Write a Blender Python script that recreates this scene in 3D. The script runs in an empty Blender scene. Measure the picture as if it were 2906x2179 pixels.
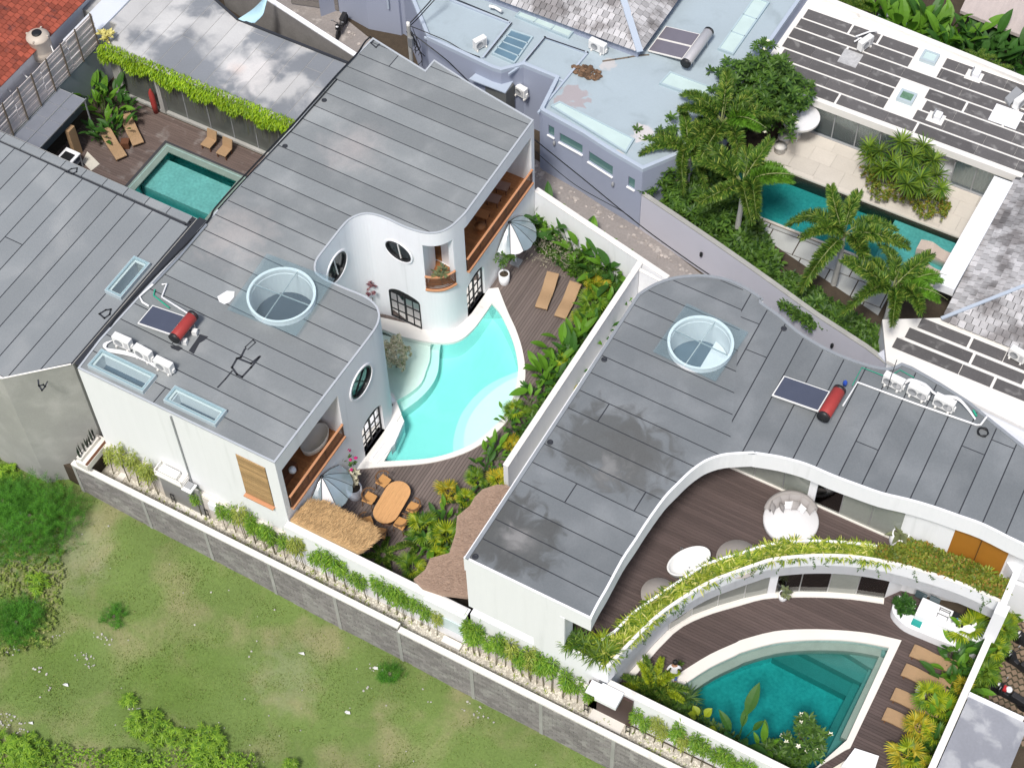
import bpy, bmesh, math, random
import numpy as np
from mathutils import Vector, Matrix
from mathutils.geometry import tessellate_polygon
random.seed(11); RNG = np.random.default_rng(11)
S = bpy.context.scene; COL = S.collection
R = math.radians; PI = math.pi
# ------------------------------------------------------------------ camera
FOC = 4971.0; CH = 68.0; PITCH = R(55.09); ROLL = R(-1.804); YAW = R(30.5)
def _axes():
    fw = Vector((0, math.cos(PITCH), -math.sin(PITCH))); r = Vector((1, 0, 0)); u = r.cross(fw)
    r2 = r*math.cos(ROLL) + u*math.sin(ROLL); u2 = r2.cross(fw)
    M = Matrix.Rotation(YAW, 3, 'Z'); return M @ r2, M @ u2, M @ fw
CR, CU, CF = _axes()
cam = bpy.data.cameras.new('camera'); cam.sensor_width = 36; cam.sensor_fit = 'HORIZONTAL'
cam.lens = 36*FOC/2906; cam.clip_end = 2000; cam.clip_start = 1
co = bpy.data.objects.new('camera', cam); COL.objects.link(co)
m4 = Matrix((CR, CU, -CF)).transposed().to_4x4(); m4.translation = (0, 0, CH); co.matrix_world = m4
S.camera = co
# ------------------------------------------------------------------ sky, sun, exposure
SUN_EL, SUN_AZ = R(60), R(-80)          # azimuth of the direction towards the sun, from +x
w = bpy.data.worlds.new('World'); S.world = w; w.use_nodes = True
nt = w.node_tree; bg = nt.nodes['Background']; sky = nt.nodes.new('ShaderNodeTexSky')
sky.sky_type = 'NISHITA'; sky.sun_disc = False; sky.sun_elevation = SUN_EL
sky.sun_rotation = R(90) - SUN_AZ; sky.air_density = 1.0; sky.dust_density = 3.5; sky.ozone_density = 1.0
nt.links.new(sky.outputs[0], bg.inputs[0]); bg.inputs[1].default_value = 0.092
sl = bpy.data.lights.new('sun', 'SUN'); sl.energy = 2.5; sl.angle = R(10); sl.color = (1, .965, .92)
so = bpy.data.objects.new('sun', sl); COL.objects.link(so)
sd = Vector((math.cos(SUN_AZ)*math.cos(SUN_EL), math.sin(SUN_AZ)*math.cos(SUN_EL), math.sin(SUN_EL)))
so.rotation_euler = sd.to_track_quat('Z', 'Y').to_euler(); so.location = (0, 0, 60)
S.view_settings.view_transform = 'Standard'; S.view_settings.look = 'None'
S.view_settings.exposure = 0.47; S.view_settings.gamma = 1
S.cycles.use_denoising = True
# ------------------------------------------------------------------ survey helper: photo point + height -> place
GX = (0, 700, 1400, 2106); GY = (0, 500, 1050, 1579)
def Wd(c, r, x, y, z=0.0):
    px = GX[c] + x/2.765; py = GY[r] + y/2.765
    d = CR*(px-1453) + CU*(1089.5-py) + CF*FOC; t = (z-CH)/d.z
    return Vector((d.x*t, d.y*t, z))
def ray(c, r, x, y):
    px = GX[c] + x/2.765; py = GY[r] + y/2.765
    return (CR*(px-1453) + CU*(1089.5-py) + CF*FOC)
def onx(c, r, x, y, X):                  # on the vertical plane x = X
    d = ray(c, r, x, y); t = X/d.x; return Vector((X, d.y*t, CH+d.z*t))
def ony(c, r, x, y, Y):
    d = ray(c, r, x, y); t = Y/d.y; return Vector((d.x*t, Y, CH+d.z*t))
def L2(z, *pts): return [Wd(*p, z).xy for p in pts]
def onwall(c, r, x, y, line, z0=-2, z1=7.6):   # nearest hit on a vertical wall that follows a plan polyline
    d = ray(c, r, x, y); best = None
    for i in range(len(line)-1):
        a, b = Vector(line[i]), Vector(line[i+1]); e = b-a
        den = d.x*e.y - d.y*e.x
        if abs(den) < 1e-9: continue
        t = (a.x*e.y - a.y*e.x)/den; s = (a.x*d.y - a.y*d.x)/den
        if t > 0 and -.001 <= s <= 1.001:
            z = CH + d.z*t
            if z0 <= z <= z1 and (best is None or t < best[0]):
                n = Vector((e.y, -e.x, 0)).normalized()
                if n.dot(d) > 0: n = -n
                best = (t, Vector((d.x*t, d.y*t, z)), n)
    return best[1], best[2]
def smooth(pts, n=4, closed=False):      # Catmull-Rom through 2D or 3D points
    P = [Vector(p) for p in pts]; N = len(P); out = []
    rng = range(N if closed else N-1)
    for i in rng:
        if closed: p0, p1, p2, p3 = P[i-1], P[i], P[(i+1) % N], P[(i+2) % N]
        else: p0, p1, p2, p3 = P[max(i-1, 0)], P[i], P[i+1], P[min(i+2, N-1)]
        for k in range(n):
            t = k/n
            out.append(.5*((2*p1)+(p2-p0)*t+(2*p0-5*p1+4*p2-p3)*t*t+(3*p1-p0-3*p2+p3)*t**3))
    if not closed: out.append(P[-1].copy())
    return out
def offset(pts, d):                      # offset an open plan polyline sideways (left positive)
    out = []; N = len(pts)
    for i in range(N):
        a = Vector(pts[max(i-1, 0)]); b = Vector(pts[min(i+1, N-1)]); e = (b-a)
        e = e.normalized() if e.length > 1e-9 else Vector((1, 0))
        out.append(Vector((pts[i][0]-e.y*d, pts[i][1]+e.x*d)))
    return out
def circle(cx, cy, r, n=32, r2=None, rot=0):
    r2 = r2 or r
    return [Vector((cx+math.cos(a)*r*math.cos(rot)-math.sin(a)*r2*math.sin(rot), cy+math.cos(a)*r*math.sin(rot)+math.sin(a)*r2*math.cos(rot))) for a in [2*PI*i/n for i in range(n)]]
def inside(p, poly):
    c = False; n = len(poly); x, y = p[0], p[1]
    for i in range(n):
        a = poly[i]; b = poly[i-1]
        if (a[1] > y) != (b[1] > y) and x < (b[0]-a[0])*(y-a[1])/(b[1]-a[1])+a[0]: c = not c
    return c
# ------------------------------------------------------------------ objects
def tag(o, label=None, cat=None, group=None, kind=None):
    if label: o['label'] = label
    if cat: o['category'] = cat
    if group: o['group'] = group
    if kind: o['kind'] = kind
    return o
def thing(name, label, cat, loc=(0, 0, 0), rz=0, group=None):
    o = bpy.data.objects.new(name, None); COL.objects.link(o); o.empty_display_size = .2
    o.location = loc; o.rotation_euler = (0, 0, rz); return tag(o, label, cat, group)
class MB:
    def __init__(s): s.v = []; s.f = []; s.sm = []; s.mi = []; s.cm = 0
    def add(s, vs, fs, sm=False):
        b = len(s.v); s.v += [tuple(v) for v in vs]
        for f in fs: s.f.append([i+b for i in f]); s.sm.append(sm); s.mi.append(s.cm)
        return s
    def box(s, c, d, rz=0, M=None):
        hx, hy, hz = d[0]/2, d[1]/2, d[2]/2
        vs = [Vector((x, y, z)) for z in (-hz, hz) for x, y in ((-hx, -hy), (hx, -hy), (hx, hy), (-hx, hy))]
        m = M if M is not None else Matrix.Rotation(rz, 3, 'Z')
        return s.add([m @ v + Vector(c) for v in vs], [(0, 3, 2, 1), (4, 5, 6, 7), (0, 1, 5, 4), (1, 2, 6, 5), (2, 3, 7, 6), (3, 0, 4, 7)])
    def prism(s, poly, z0, z1, holes=(), bottom=True):
        loops = [[Vector((p[0], p[1], 0)) for p in poly]] + [[Vector((p[0], p[1], 0)) for p in h] for h in holes]
        def area(l): return sum(l[i-1].x*l[i].y-l[i].x*l[i-1].y for i in range(len(l)))
        if area(loops[0]) < 0: loops[0].reverse()
        for l in loops[1:]:
            if area(l) > 0: l.reverse()
        flat = [p for l in loops for p in l]; n = len(flat)
        tris = tessellate_polygon(loops); fx = []
        for a, b, c in tris:
            A, B, C = flat[a], flat[b], flat[c]
            cr = (B-A).cross(C-A).z
            if abs(cr) < 1e-10: continue
            fx.append((a, b, c) if cr > 0 else (a, c, b))
        z0f = z0 if callable(z0) else (lambda x, y: z0); z1f = z1 if callable(z1) else (lambda x, y: z1)
        vs = [(p.x, p.y, z1f(p.x, p.y)) for p in flat] + [(p.x, p.y, z0f(p.x, p.y)) for p in flat]
        fs = list(fx)
        if bottom: fs += [(c+n, b+n, a+n) for a, b, c in fx]
        o = 0
        for l in loops:
            k = len(l)
            for i in range(k): j = (i+1) % k; fs.append((o+i+n, o+j+n, o+j, o+i))
            o += k
        return s.add(vs, fs)
    def tube(s, path, r, n=6, caps=True, sm=True):
        P = [Vector(p) for p in path]; rs = r if hasattr(r, '__len__') else [r]*len(P); vs = []
        up = None
        for i, p in enumerate(P):
            t = (P[min(i+1, len(P)-1)]-P[max(i-1, 0)]).normalized()
            if up is None: up = Vector((0, 0, 1)) if abs(t.z) < .9 else Vector((1, 0, 0))
            a = t.cross(up).normalized(); b = a.cross(t); up = b
            for k in range(n): th = 2*PI*k/n; vs.append(p+(a*math.cos(th)+b*math.sin(th))*rs[i])
        fs = []
        for i in range(len(P)-1):
            for k in range(n): j = (k+1) % n; fs.append((i*n+k, i*n+j, (i+1)*n+j, (i+1)*n+k))
        s.add(vs, fs, sm)
        if caps: s.add(vs[:n], [list(range(n))]); s.add(vs[-n:], [list(range(n))[::-1]])
        return s
    def lathe(s, prof, c=(0, 0, 0), n=16, sm=True, sy=1.0, M=None):
        vs = []
        for (r, z) in prof:
            for k in range(n):
                v = Vector((math.cos(2*PI*k/n)*r, math.sin(2*PI*k/n)*r*sy, z))
                vs.append((M @ v if M is not None else v)+Vector(c))
        fs = [(i*n+k, i*n+(k+1) % n, (i+1)*n+(k+1) % n, (i+1)*n+k) for i in range(len(prof)-1) for k in range(n)]
        s.add(vs, fs, sm)
        if prof[0][0] > 1e-4: s.add(vs[:n], [list(range(n))[::-1]])
        if prof[-1][0] > 1e-4: s.add(vs[-n:], [list(range(n))])
        return s
    def ribbon(s, line, z0, z1, th):          # vertical wall along a plan polyline, th = sideways thickness (left positive)
        o = offset(line, th); return s.prism(list(line)+o[::-1], z0, z1)
    def mesh(s, name, mats, off=(0, 0, 0)):
        me = bpy.data.meshes.new(name)
        v = np.array(s.v, dtype=float).reshape(-1, 3)-np.array(off, dtype=float)
        me.from_pydata(v.tolist(), [], s.f)
        me.polygons.foreach_set('use_smooth', s.sm); me.polygons.foreach_set('material_index', s.mi)
        for m in (mats if isinstance(mats, (list, tuple)) else [mats]): me.materials.append(m)
        me.update(); return me
def link(name, me, parent=None, loc=(0, 0, 0), rot=(0, 0, 0)):
    o = bpy.data.objects.new(name, me); COL.objects.link(o); o.parent = parent; o.location = loc; o.rotation_euler = rot
    return o
def part(parent, name, mb, mat, world=False, kind=None, label=None, bevel=0):
    off = tuple(parent.location) if world and parent else (0, 0, 0)
    o = link(name, mb.mesh(name, mat, off), parent)
    if kind: o['kind'] = kind
    if label: o['label'] = label
    if bevel: bv(o, bevel)
    return o
def bv(o, wd, seg=2):
    m = o.modifiers.new('bevel', 'BEVEL'); m.width = wd; m.segments = seg; m.limit_method = 'ANGLE'; m.angle_limit = R(50)
def solo(name, mb, mat, label, cat, group=None, loc=None, kind=None):   # a thing that is one mesh, built in place
    v = np.array(mb.v); c = loc if loc is not None else (v[:, 0].mean(), v[:, 1].mean(), v[:, 2].min())
    o = link(name, mb.mesh(name, mat, c), None, c); return tag(o, label, cat, group, kind)
def struct(name, mb, mat):
    return tag(link(name, mb.mesh(name, mat)), kind='structure')
def dup(root, loc, rz=None, label=None, sc=None, group=None):
    r = root.copy(); COL.objects.link(r); r.location = loc
    if rz is not None: r.rotation_euler = (0, 0, rz)
    if sc is not None: r.scale = (sc, sc, sc)
    if label: r['label'] = label
    if group: r['group'] = group
    for ch in list(root.children):
        c = ch.copy(); COL.objects.link(c); c.parent = r
        for g in list(ch.children):
            d = g.copy(); COL.objects.link(d); d.parent = c
    return r
def npmesh(name, V, F, mat, smooth=False):   # V (n,3), F (m,k) numpy
    me = bpy.data.meshes.new(name); k = F.shape[1]
    me.vertices.add(len(V)); me.vertices.foreach_set('co', V.astype(np.float32).ravel())
    me.loops.add(F.size); me.loops.foreach_set('vertex_index', F.astype(np.int32).ravel())
    me.polygons.add(len(F)); me.polygons.foreach_set('loop_start', np.arange(0, F.size, k, dtype=np.int32))
    if smooth: me.polygons.foreach_set('use_smooth', np.ones(len(F), dtype=bool))
    me.update(calc_edges=True); me.validate(); me.materials.append(mat); return me
def scatter(tv, tf, mats, locs):             # many copies of a little template in one array
    tv = np.asarray(tv, float); tf = np.asarray(tf); n = len(locs)
    V = np.einsum('nij,vj->nvi', mats, tv)+locs[:, None, :]
    F = tf[None]+(np.arange(n)*len(tv))[:, None, None]
    return V.reshape(-1, 3), F.reshape(-1, tf.shape[1])
def rmat(az, tilt, roll, sc):                # arrays -> rotation matrices: leaf along +x tilted up by tilt, turned by az
    ca, sa = np.cos(az), np.sin(az); ct, st = np.cos(tilt), np.sin(tilt); cr, sr = np.cos(roll), np.sin(roll)
    z = np.zeros_like(az); o = np.ones_like(az)
    Z = np.array([[ca, -sa, z], [sa, ca, z], [z, z, o]]).transpose(2, 0, 1)
    Y = np.array([[ct, z, -st], [z, o, z], [st, z, ct]]).transpose(2, 0, 1)
    X = np.array([[o, z, z], [z, cr, -sr], [z, sr, cr]]).transpose(2, 0, 1)
    return np.einsum('nij,njk,nkl->nil', Z, Y, X)*np.asarray(sc).reshape(-1, 1, 1)
def joinnp(parts):
    V = []; F = []; b = 0
    for v, f in parts: V.append(v); F.append(f+b); b += len(v)
    return np.concatenate(V), np.concatenate(F)
# ------------------------------------------------------------------ carving and piece laying
def carve(o, cutters):
    tmp = []
    for mb in cutters:
        c = link('cutter', mb.mesh('cutter', o.data.materials[0], tuple(o.matrix_world.translation) if False else (0, 0, 0)))
        c.location = (0, 0, 0); tmp.append(c)
        m = o.modifiers.new('b', 'BOOLEAN'); m.operation = 'DIFFERENCE'; m.solver = 'EXACT'; m.object = c
    bpy.context.view_layer.update(); dg = bpy.context.evaluated_depsgraph_get()
    me = bpy.data.meshes.new_from_object(o.evaluated_get(dg)); o.modifiers.clear(); old = o.data; o.data = me
    for c in tmp: bpy.data.objects.remove(c)
    return o
def _fill(outer, holes):
    mb = MB(); mb.prism(outer, 0, 0, holes); nv = len(mb.v)//2
    bm = bmesh.new(); vs = [bm.verts.new(v) for v in mb.v[:nv]]
    for f in mb.f:
        if len(f) == 3 and max(f) < nv:
            try: bm.faces.new([vs[i] for i in f])
            except ValueError: pass
    return bm
def _cut(bm, p, n, outer=True):
    g = bm.verts[:]+bm.edges[:]+bm.faces[:]
    if g: bmesh.ops.bisect_plane(bm, geom=g, dist=1e-5, plane_co=p, plane_no=n, clear_outer=outer, clear_inner=not outer)
def strips(outer, holes, ang, width, gap, org=(0, 0), lens=None, jitter=.35):
    """cut a plan polygon (with holes) into laid strips; yields (verts2d, faces)"""
    u = Vector((math.cos(ang), math.sin(ang), 0)); v = Vector((-u.y, u.x, 0)); O = Vector((org[0], org[1], 0))
    base = _fill(outer, holes)
    ts = [(x.co-O).dot(v) for x in base.verts]; us = [(x.co-O).dot(u) for x in base.verts]
    rnd = random.Random(int(width*1000)+len(outer))
    for k in range(math.floor(min(ts)/width), math.ceil(max(ts)/width)):
        st = base.copy(); _cut(st, O+v*(k*width+gap/2), -v); _cut(st, O+v*((k+1)*width-gap/2), v)
        if not st.faces: st.free(); continue
        if lens:
            a = min(us)-rnd.random()*lens; 
            while a < max(us):
                b = a+lens*(1+jitter*(rnd.random()-.5)); pc = st.copy()
                _cut(pc, O+u*(a+gap/2), -u); _cut(pc, O+u*(b-gap/2), u); a = b
                if pc.faces and sum(f.calc_area() for f in pc.faces) > .01: yield _out(pc)
                pc.free()
        elif sum(f.calc_area() for f in st.faces) > .01: yield _out(st)
        st.free()
    base.free()
def _out(bm):
    bmesh.ops.remove_doubles(bm, verts=bm.verts[:], dist=1e-4)
    bmesh.ops.dissolve_limit(bm, angle_limit=.01, verts=bm.verts[:], edges=bm.edges[:])
    bm.verts.index_update(); vs = [tuple(x.co) for x in bm.verts]; bd = []
    fs = []
    for f in bm.faces:
        idx = [q.index for q in f.verts]
        if f.normal.z < 0: idx.reverse()
        fs.append(idx)
    for e in bm.edges:
        if len(e.link_faces) == 1:
            l = e.link_loops[0]; a, b = l.vert.index, l.link_loop_next.vert.index
            if e.link_faces[0].normal.z < 0: a, b = b, a
            bd.append((a, b))
    return vs, fs, bd
def islands(piece):
    vs, fs, bd = piece; par = list(range(len(vs)))
    def fd(i):
        while par[i] != i: i = par[i]
        return i
    for f in fs:
        for i in f[1:]: par[fd(i)] = fd(f[0])
    gr = {}
    for f in fs: gr.setdefault(fd(f[0]), []).append(f)
    if len(gr) < 2: return [piece]
    return [(vs, g, [e for e in bd if fd(e[0]) == k]) for k, g in gr.items()]
def slabmb(mb, piece, z, t):
    vs, fs, bd = piece; us = sorted({i for f in fs for i in f}); mp = {a: k for k, a in enumerate(us)}
    vs = [vs[i] for i in us]; fs = [[mp[i] for i in f] for f in fs]; bd = [(mp[a], mp[b]) for a, b in bd]; n = len(vs)
    V = [(p[0], p[1], z+t) for p in vs]+[(p[0], p[1], z) for p in vs]
    mb.add(V, [list(f) for f in fs]+[(b, a, a+n, b+n) for a, b in [(y, x) for x, y in bd]])
    return mb
def lay(parent, name, outer, holes, ang, width, gap, z, t, mat, lens=None, org=(0, 0), stuff=False, jitter=.35):
    if stuff:
        mb = MB()
        for p in strips(outer, holes, ang, width, gap, org, lens, jitter): slabmb(mb, p, z, t)
        return part(parent, name, mb, mat, world=True, kind='stuff')
    for p in strips(outer, holes, ang, width, gap, org, lens, jitter):
        for q in islands(p):
            mb = MB(); slabmb(mb, q, z, t); part(parent, name, mb, mat, world=True)
# ------------------------------------------------------------------ materials
def _n(t, ty, **k):
    n = t.nodes.new(ty)
    for a, b in k.items():
        if a.startswith('i_'): n.inputs[a[2:].replace('_', ' ')].default_value = b
        else: setattr(n, a, b)
    return n
def mixc(t, fac, a, b, mode='MIX'):
    m = t.nodes.new('ShaderNodeMix'); m.data_type = 'RGBA'; m.blend_type = mode
    for s, val in ((0, fac), (6, a), (7, b)):
        if hasattr(val, 'is_linked') or hasattr(val, 'links'): t.links.new(val, m.inputs[s])
        elif s == 0: m.inputs[0].default_value = val
        else: m.inputs[s].default_value = (*val, 1)
    return m.outputs[2]
def mth(t, op, a, b=None, c=None, clamp=False):
    m = t.nodes.new('ShaderNodeMath'); m.operation = op; m.use_clamp = clamp
    for i, val in enumerate((a, b, c)):
        if val is None: continue
        if hasattr(val, 'links'): t.links.new(val, m.inputs[i])
        else: m.inputs[i].default_value = val
    return m.outputs[0]
def mat(name, col, rough=.8, var=.12, ns=1.5, fine=.06, fs=25, bump=0, bs=30, metal=0, island=0, obj=0, col2=None, thr=(.5, .62), c2s=2.0,
        patches=(), stretch=None, spec=.4, trans=None, coat=0):
    m = bpy.data.materials.new(name); m.use_nodes = True; t = m.node_tree; b = t.nodes['Principled BSDF']
    geo = _n(t, 'ShaderNodeNewGeometry'); pos = geo.outputs['Position']; sp = pos
    if stretch:
        mp = _n(t, 'ShaderNodeMapping'); mp.inputs['Scale'].default_value = stretch; t.links.new(pos, mp.inputs[0]); sp = mp.outputs[0]
    def noise(vec, sc, det=3, dis=0):
        n = _n(t, 'ShaderNodeTexNoise'); n.inputs['Scale'].default_value = sc; n.inputs['Detail'].default_value = det
        n.inputs['Distortion'].default_value = dis; t.links.new(vec, n.inputs['Vector']); return n.outputs['Fac']
    n1 = noise(sp, ns, 4); n2 = noise(sp, fs, 3)
    f = mth(t, 'MULTIPLY_ADD', n1, 2*var, 1-var); f = mth(t, 'MULTIPLY', f, mth(t, 'MULTIPLY_ADD', n2, 2*fine, 1-fine))
    if island: f = mth(t, 'MULTIPLY', f, mth(t, 'MULTIPLY_ADD', geo.outputs['Random Per Island'], 2*island, 1-island))
    if obj:
        oi = _n(t, 'ShaderNodeObjectInfo'); f = mth(t, 'MULTIPLY', f, mth(t, 'MULTIPLY_ADD', oi.outputs['Random'], 2*obj, 1-obj))
    c = col
    if col2 is not None:
        nn = noise(sp if stretch and stretch[2] < .5 else pos, c2s, 5, .3); mr = _n(t, 'ShaderNodeMapRange', interpolation_type='SMOOTHSTEP'); t.links.new(nn, mr.inputs[0])
        mr.inputs[1].default_value, mr.inputs[2].default_value = thr; c = mixc(t, mr.outputs[0], col, col2)
    for (px, py, rad, pc, soft, wob, amt) in patches:
        vm = _n(t, 'ShaderNodeVectorMath', operation='DISTANCE'); cx = _n(t, 'ShaderNodeVectorMath', operation='MULTIPLY')
        t.links.new(pos, cx.inputs[0]); cx.inputs[1].default_value = (1, 1, 0); t.links.new(cx.outputs[0], vm.inputs[0]); vm.inputs[1].default_value = (px, py, 0)
        dd = mth(t, 'SUBTRACT', rad, vm.outputs['Value']); dd = mth(t, 'ADD', dd, mth(t, 'MULTIPLY_ADD', noise(pos, 1.3, 6, .8), 2*wob, -wob))
        mr = _n(t, 'ShaderNodeMapRange', interpolation_type='SMOOTHSTEP'); t.links.new(dd, mr.inputs[0]); mr.inputs[1].default_value = -soft; mr.inputs[2].default_value = soft
        c = mixc(t, mth(t, 'MULTIPLY', mr.outputs[0], amt), c, pc)
    g = _n(t, 'ShaderNodeCombineColor'); 
    for i in range(3): t.links.new(f, g.inputs[i])
    t.links.new(mixc(t, 1.0, c, g.outputs[0], 'MULTIPLY'), b.inputs['Base Color'])
    b.inputs['Roughness'].default_value = rough; b.inputs['Metallic'].default_value = metal; b.inputs['Specular IOR Level'].default_value = spec
    if coat: b.inputs['Coat Weight'].default_value = coat
    if bump:
        bn = _n(t, 'ShaderNodeBump'); bn.inputs['Strength'].default_value = bump; bn.inputs['Distance'].default_value = .02
        t.links.new(noise(sp, bs, 4), bn.inputs['Height']); t.links.new(bn.outputs[0], b.inputs['Normal'])
    if trans:
        out = t.nodes['Material Output']; tr = _n(t, 'ShaderNodeBsdfTranslucent'); ms = _n(t, 'ShaderNodeMixShader'); ms.inputs[0].default_value = trans
        t.links.new(b.inputs['Base Color'].links[0].from_socket, tr.inputs[0]); t.links.new(b.outputs[0], ms.inputs[1]); t.links.new(tr.outputs[0], ms.inputs[2]); t.links.new(ms.outputs[0], out.inputs[0])
    return m
def leafmat(name, c1, c2, c3=None, rough=.5):   # every leaf its own green
    m = bpy.data.materials.new(name); m.use_nodes = True; t = m.node_tree; b = t.nodes['Principled BSDF']
    geo = _n(t, 'ShaderNodeNewGeometry'); cr = _n(t, 'ShaderNodeValToRGB'); t.links.new(geo.outputs['Random Per Island'], cr.inputs[0])
    cr.color_ramp.elements[0].color = (*c1, 1); cr.color_ramp.elements[1].color = (*c2, 1); cr.color_ramp.elements[1].position = .8
    if c3: e = cr.color_ramp.elements.new(.95); e.color = (*c3, 1)
    n = _n(t, 'ShaderNodeTexNoise'); n.inputs['Scale'].default_value = .9; t.links.new(geo.outputs['Position'], n.inputs['Vector'])
    g = _n(t, 'ShaderNodeCombineColor'); f = mth(t, 'MULTIPLY_ADD', n.outputs['Fac'], 1.2, .58)
    for i in range(3): t.links.new(f, g.inputs[i])
    c = mixc(t, 1.0, cr.outputs[0], g.outputs[0], 'MULTIPLY'); t.links.new(c, b.inputs['Base Color']); b.inputs['Roughness'].default_value = rough
    b.inputs['Specular IOR Level'].default_value = .35
    tr = _n(t, 'ShaderNodeBsdfTranslucent'); ms = _n(t, 'ShaderNodeMixShader'); ms.inputs[0].default_value = .3
    t.links.new(c, tr.inputs[0]); t.links.new(b.outputs[0], ms.inputs[1]); t.links.new(tr.outputs[0], ms.inputs[2]); t.links.new(ms.outputs[0], t.nodes['Material Output'].inputs[0])
    return m
def glassmat(name, tint=(.85, .95, .97), rough=.02, base=.06, ior=1.45, haze=0):
    m = bpy.data.materials.new(name); m.use_nodes = True; t = m.node_tree; t.nodes.remove(t.nodes['Principled BSDF'])
    tr = _n(t, 'ShaderNodeBsdfTransparent'); tr.inputs[0].default_value = (*tint, 1); gl = _n(t, 'ShaderNodeBsdfGlossy'); gl.inputs['Roughness'].default_value = rough
    fr = _n(t, 'ShaderNodeFresnel'); fr.inputs[0].default_value = ior; ms = _n(t, 'ShaderNodeMixShader')
    t.links.new(mth(t, 'ADD', fr.outputs[0], base, clamp=True), ms.inputs[0]); t.links.new(tr.outputs[0], ms.inputs[1]); t.links.new(gl.outputs[0], ms.inputs[2])
    if haze:
        df = _n(t, 'ShaderNodeBsdfDiffuse'); df.inputs[0].default_value = (.62, .80, .86, 1); m2 = _n(t, 'ShaderNodeMixShader'); m2.inputs[0].default_value = haze
        t.links.new(ms.outputs[0], m2.inputs[1]); t.links.new(df.outputs[0], m2.inputs[2]); ms = m2
    t.links.new(ms.outputs[0], t.nodes['Material Output'].inputs[0]); return m
def watermat(name, absorb, dens, tint=(1, 1, 1)):
    m = glassmat(name, tint, .03, .0, 1.33); t = m.node_tree
    va = _n(t, 'ShaderNodeVolumeAbsorption'); va.inputs[0].default_value = (*absorb, 1); va.inputs[1].default_value = dens
    t.links.new(va.outputs[0], t.nodes['Material Output'].inputs[1])
    geo = _n(t, 'ShaderNodeNewGeometry'); n = _n(t, 'ShaderNodeTexNoise'); n.inputs['Scale'].default_value = 3.5; n.inputs['Detail'].default_value = 3
    t.links.new(geo.outputs['Position'], n.inputs['Vector']); bn = _n(t, 'ShaderNodeBump'); bn.inputs['Strength'].default_value = .12; bn.inputs['Distance'].default_value = .1
    t.links.new(n.outputs['Fac'], bn.inputs['Height'])
    for nd in t.nodes:
        if nd.bl_idname in ('ShaderNodeBsdfGlossy', 'ShaderNodeFresnel'): t.links.new(bn.outputs[0], nd.inputs['Normal'])
    return m
white = mat('white_paint', (.83, .84, .86), .75, .03, 1.2, .02, 9, bump=.2, bs=60, stretch=(2.2, 2.2, .16), col2=(.72, .735, .745), thr=(.56, .85), c2s=1.1)
cream = mat('cream_bamboo_shade', (.66, .62, .56), .85, .06, 1.2, .04, bump=.2, bs=40)  # cream tone carries the bamboo's shade, painted into the low walls
whitecap = mat('white_coping', (.76, .74, .70), .7, .05, 2, .04, 30, col2=(.55, .53, .5), thr=(.62, .8), c2s=1.5)
memb = mat('roof_membrane', (.215, .232, .238), .92, .10, .5, .12, 16, obj=.12, spec=.2, col2=(.27, .285, .288), thr=(.45, .75), c2s=.5, bump=.3, bs=50,
           patches=[(-34.4, 44.6, .9, (.4, .37, .36), 1.2, 1.2, .6), (-36.4, 37.6, 1.2, (.36, .34, .33), 1.2, 1.4, .7)])
memb2 = mat('roof_membrane_dark', (.165, .18, .19), .92, .09, .5, .12, 16, obj=.11, spec=.2, col2=(.20, .215, .225), thr=(.42, .7), c2s=.5, bump=.3, bs=50,
            patches=[])
membL = mat('roof_membrane_old', (.23, .248, .258), .92, .09, .4, .08, 18, obj=.08, spec=.2, col2=(.28, .295, .30), thr=(.5, .75), c2s=.4, bump=.3, bs=50)
tar = mat('tar_seam', (.03, .033, .04), .6, .1)
conc = mat('grey_concrete', (.34, .34, .32), .9, .18, .5, .08, 12, col2=(.42, .415, .395), thr=(.42, .7), c2s=.7, bump=.4, bs=15)
stone = mat('pale_stone', (.72, .69, .64), .8, .06, 1, .05, 20)
pebble = mat('pale_pebble', (.56, .53, .46), .85, .1, 3, .1, 40, island=.35)
gravelbed = mat('pale_gravel_bed', (.42, .39, .33), .95, .2, 4, .3, 30, bump=.8, bs=60)
deck1 = mat('weathered_deck', (.150, .120, .108), .75, .16, .6, .18, 10, island=.18, stretch=(1, .12, 1))
deck2 = mat('dark_deck', (.088, .064, .059), .7, .16, .6, .2, 10, island=.16, stretch=(.12, 1, 1))
deck3 = mat('old_deck', (.125, .092, .08), .8, .2, .6, .25, 10, island=.16, stretch=(.12, 1, 1), col2=(.21, .18, .165), thr=(.55, .7), c2s=1.2)
wood = mat('orange_timber', (.36, .155, .06), .5, .15, 1, .15, 12, island=.12, stretch=(1, .2, 1))
woodd = mat('brown_timber', (.13, .055, .028), .5, .15, 1, .15, 12, island=.15)
rail = mat('rail_timber', (.55, .27, .14), .5, .1, 2)
teak = mat('teak_top', (.60, .33, .14), .45, .12, 1.5, .22, 7, stretch=(4, .6, 1))
wick = mat('tan_wicker', (.36, .235, .13), .7, .08, 3, .15, 70, bump=.5, bs=120)
wickd = mat('wicker_frame', (.16, .08, .035), .7, .1)
blackm = mat('black_metal', (.015, .016, .018), .45, .1)
dark = mat('dark_void', (.012, .013, .014), .8, .05)
steel = mat('steel', (.52, .54, .55), .35, .1, 4, metal=.7)
grey = mat('mid_grey', (.30, .31, .32), .6, .1)
acw = mat('appliance_white', (.76, .76, .74), .5, .06, 6)
redt = mat('red_tank', (.34, .045, .04), .45, .12, 3, .05)
panel = mat('solar_glass', (.075, .085, .12), .25, .08, 2, spec=.5)
panelg = mat('solar_glass_grey', (.17, .16, .19), .3, .1, 2)
pipe = mat('white_pipe', (.78, .78, .78), .45, .04)
green = mat('green_pipe', (.03, .35, .22), .5, .05)
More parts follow.
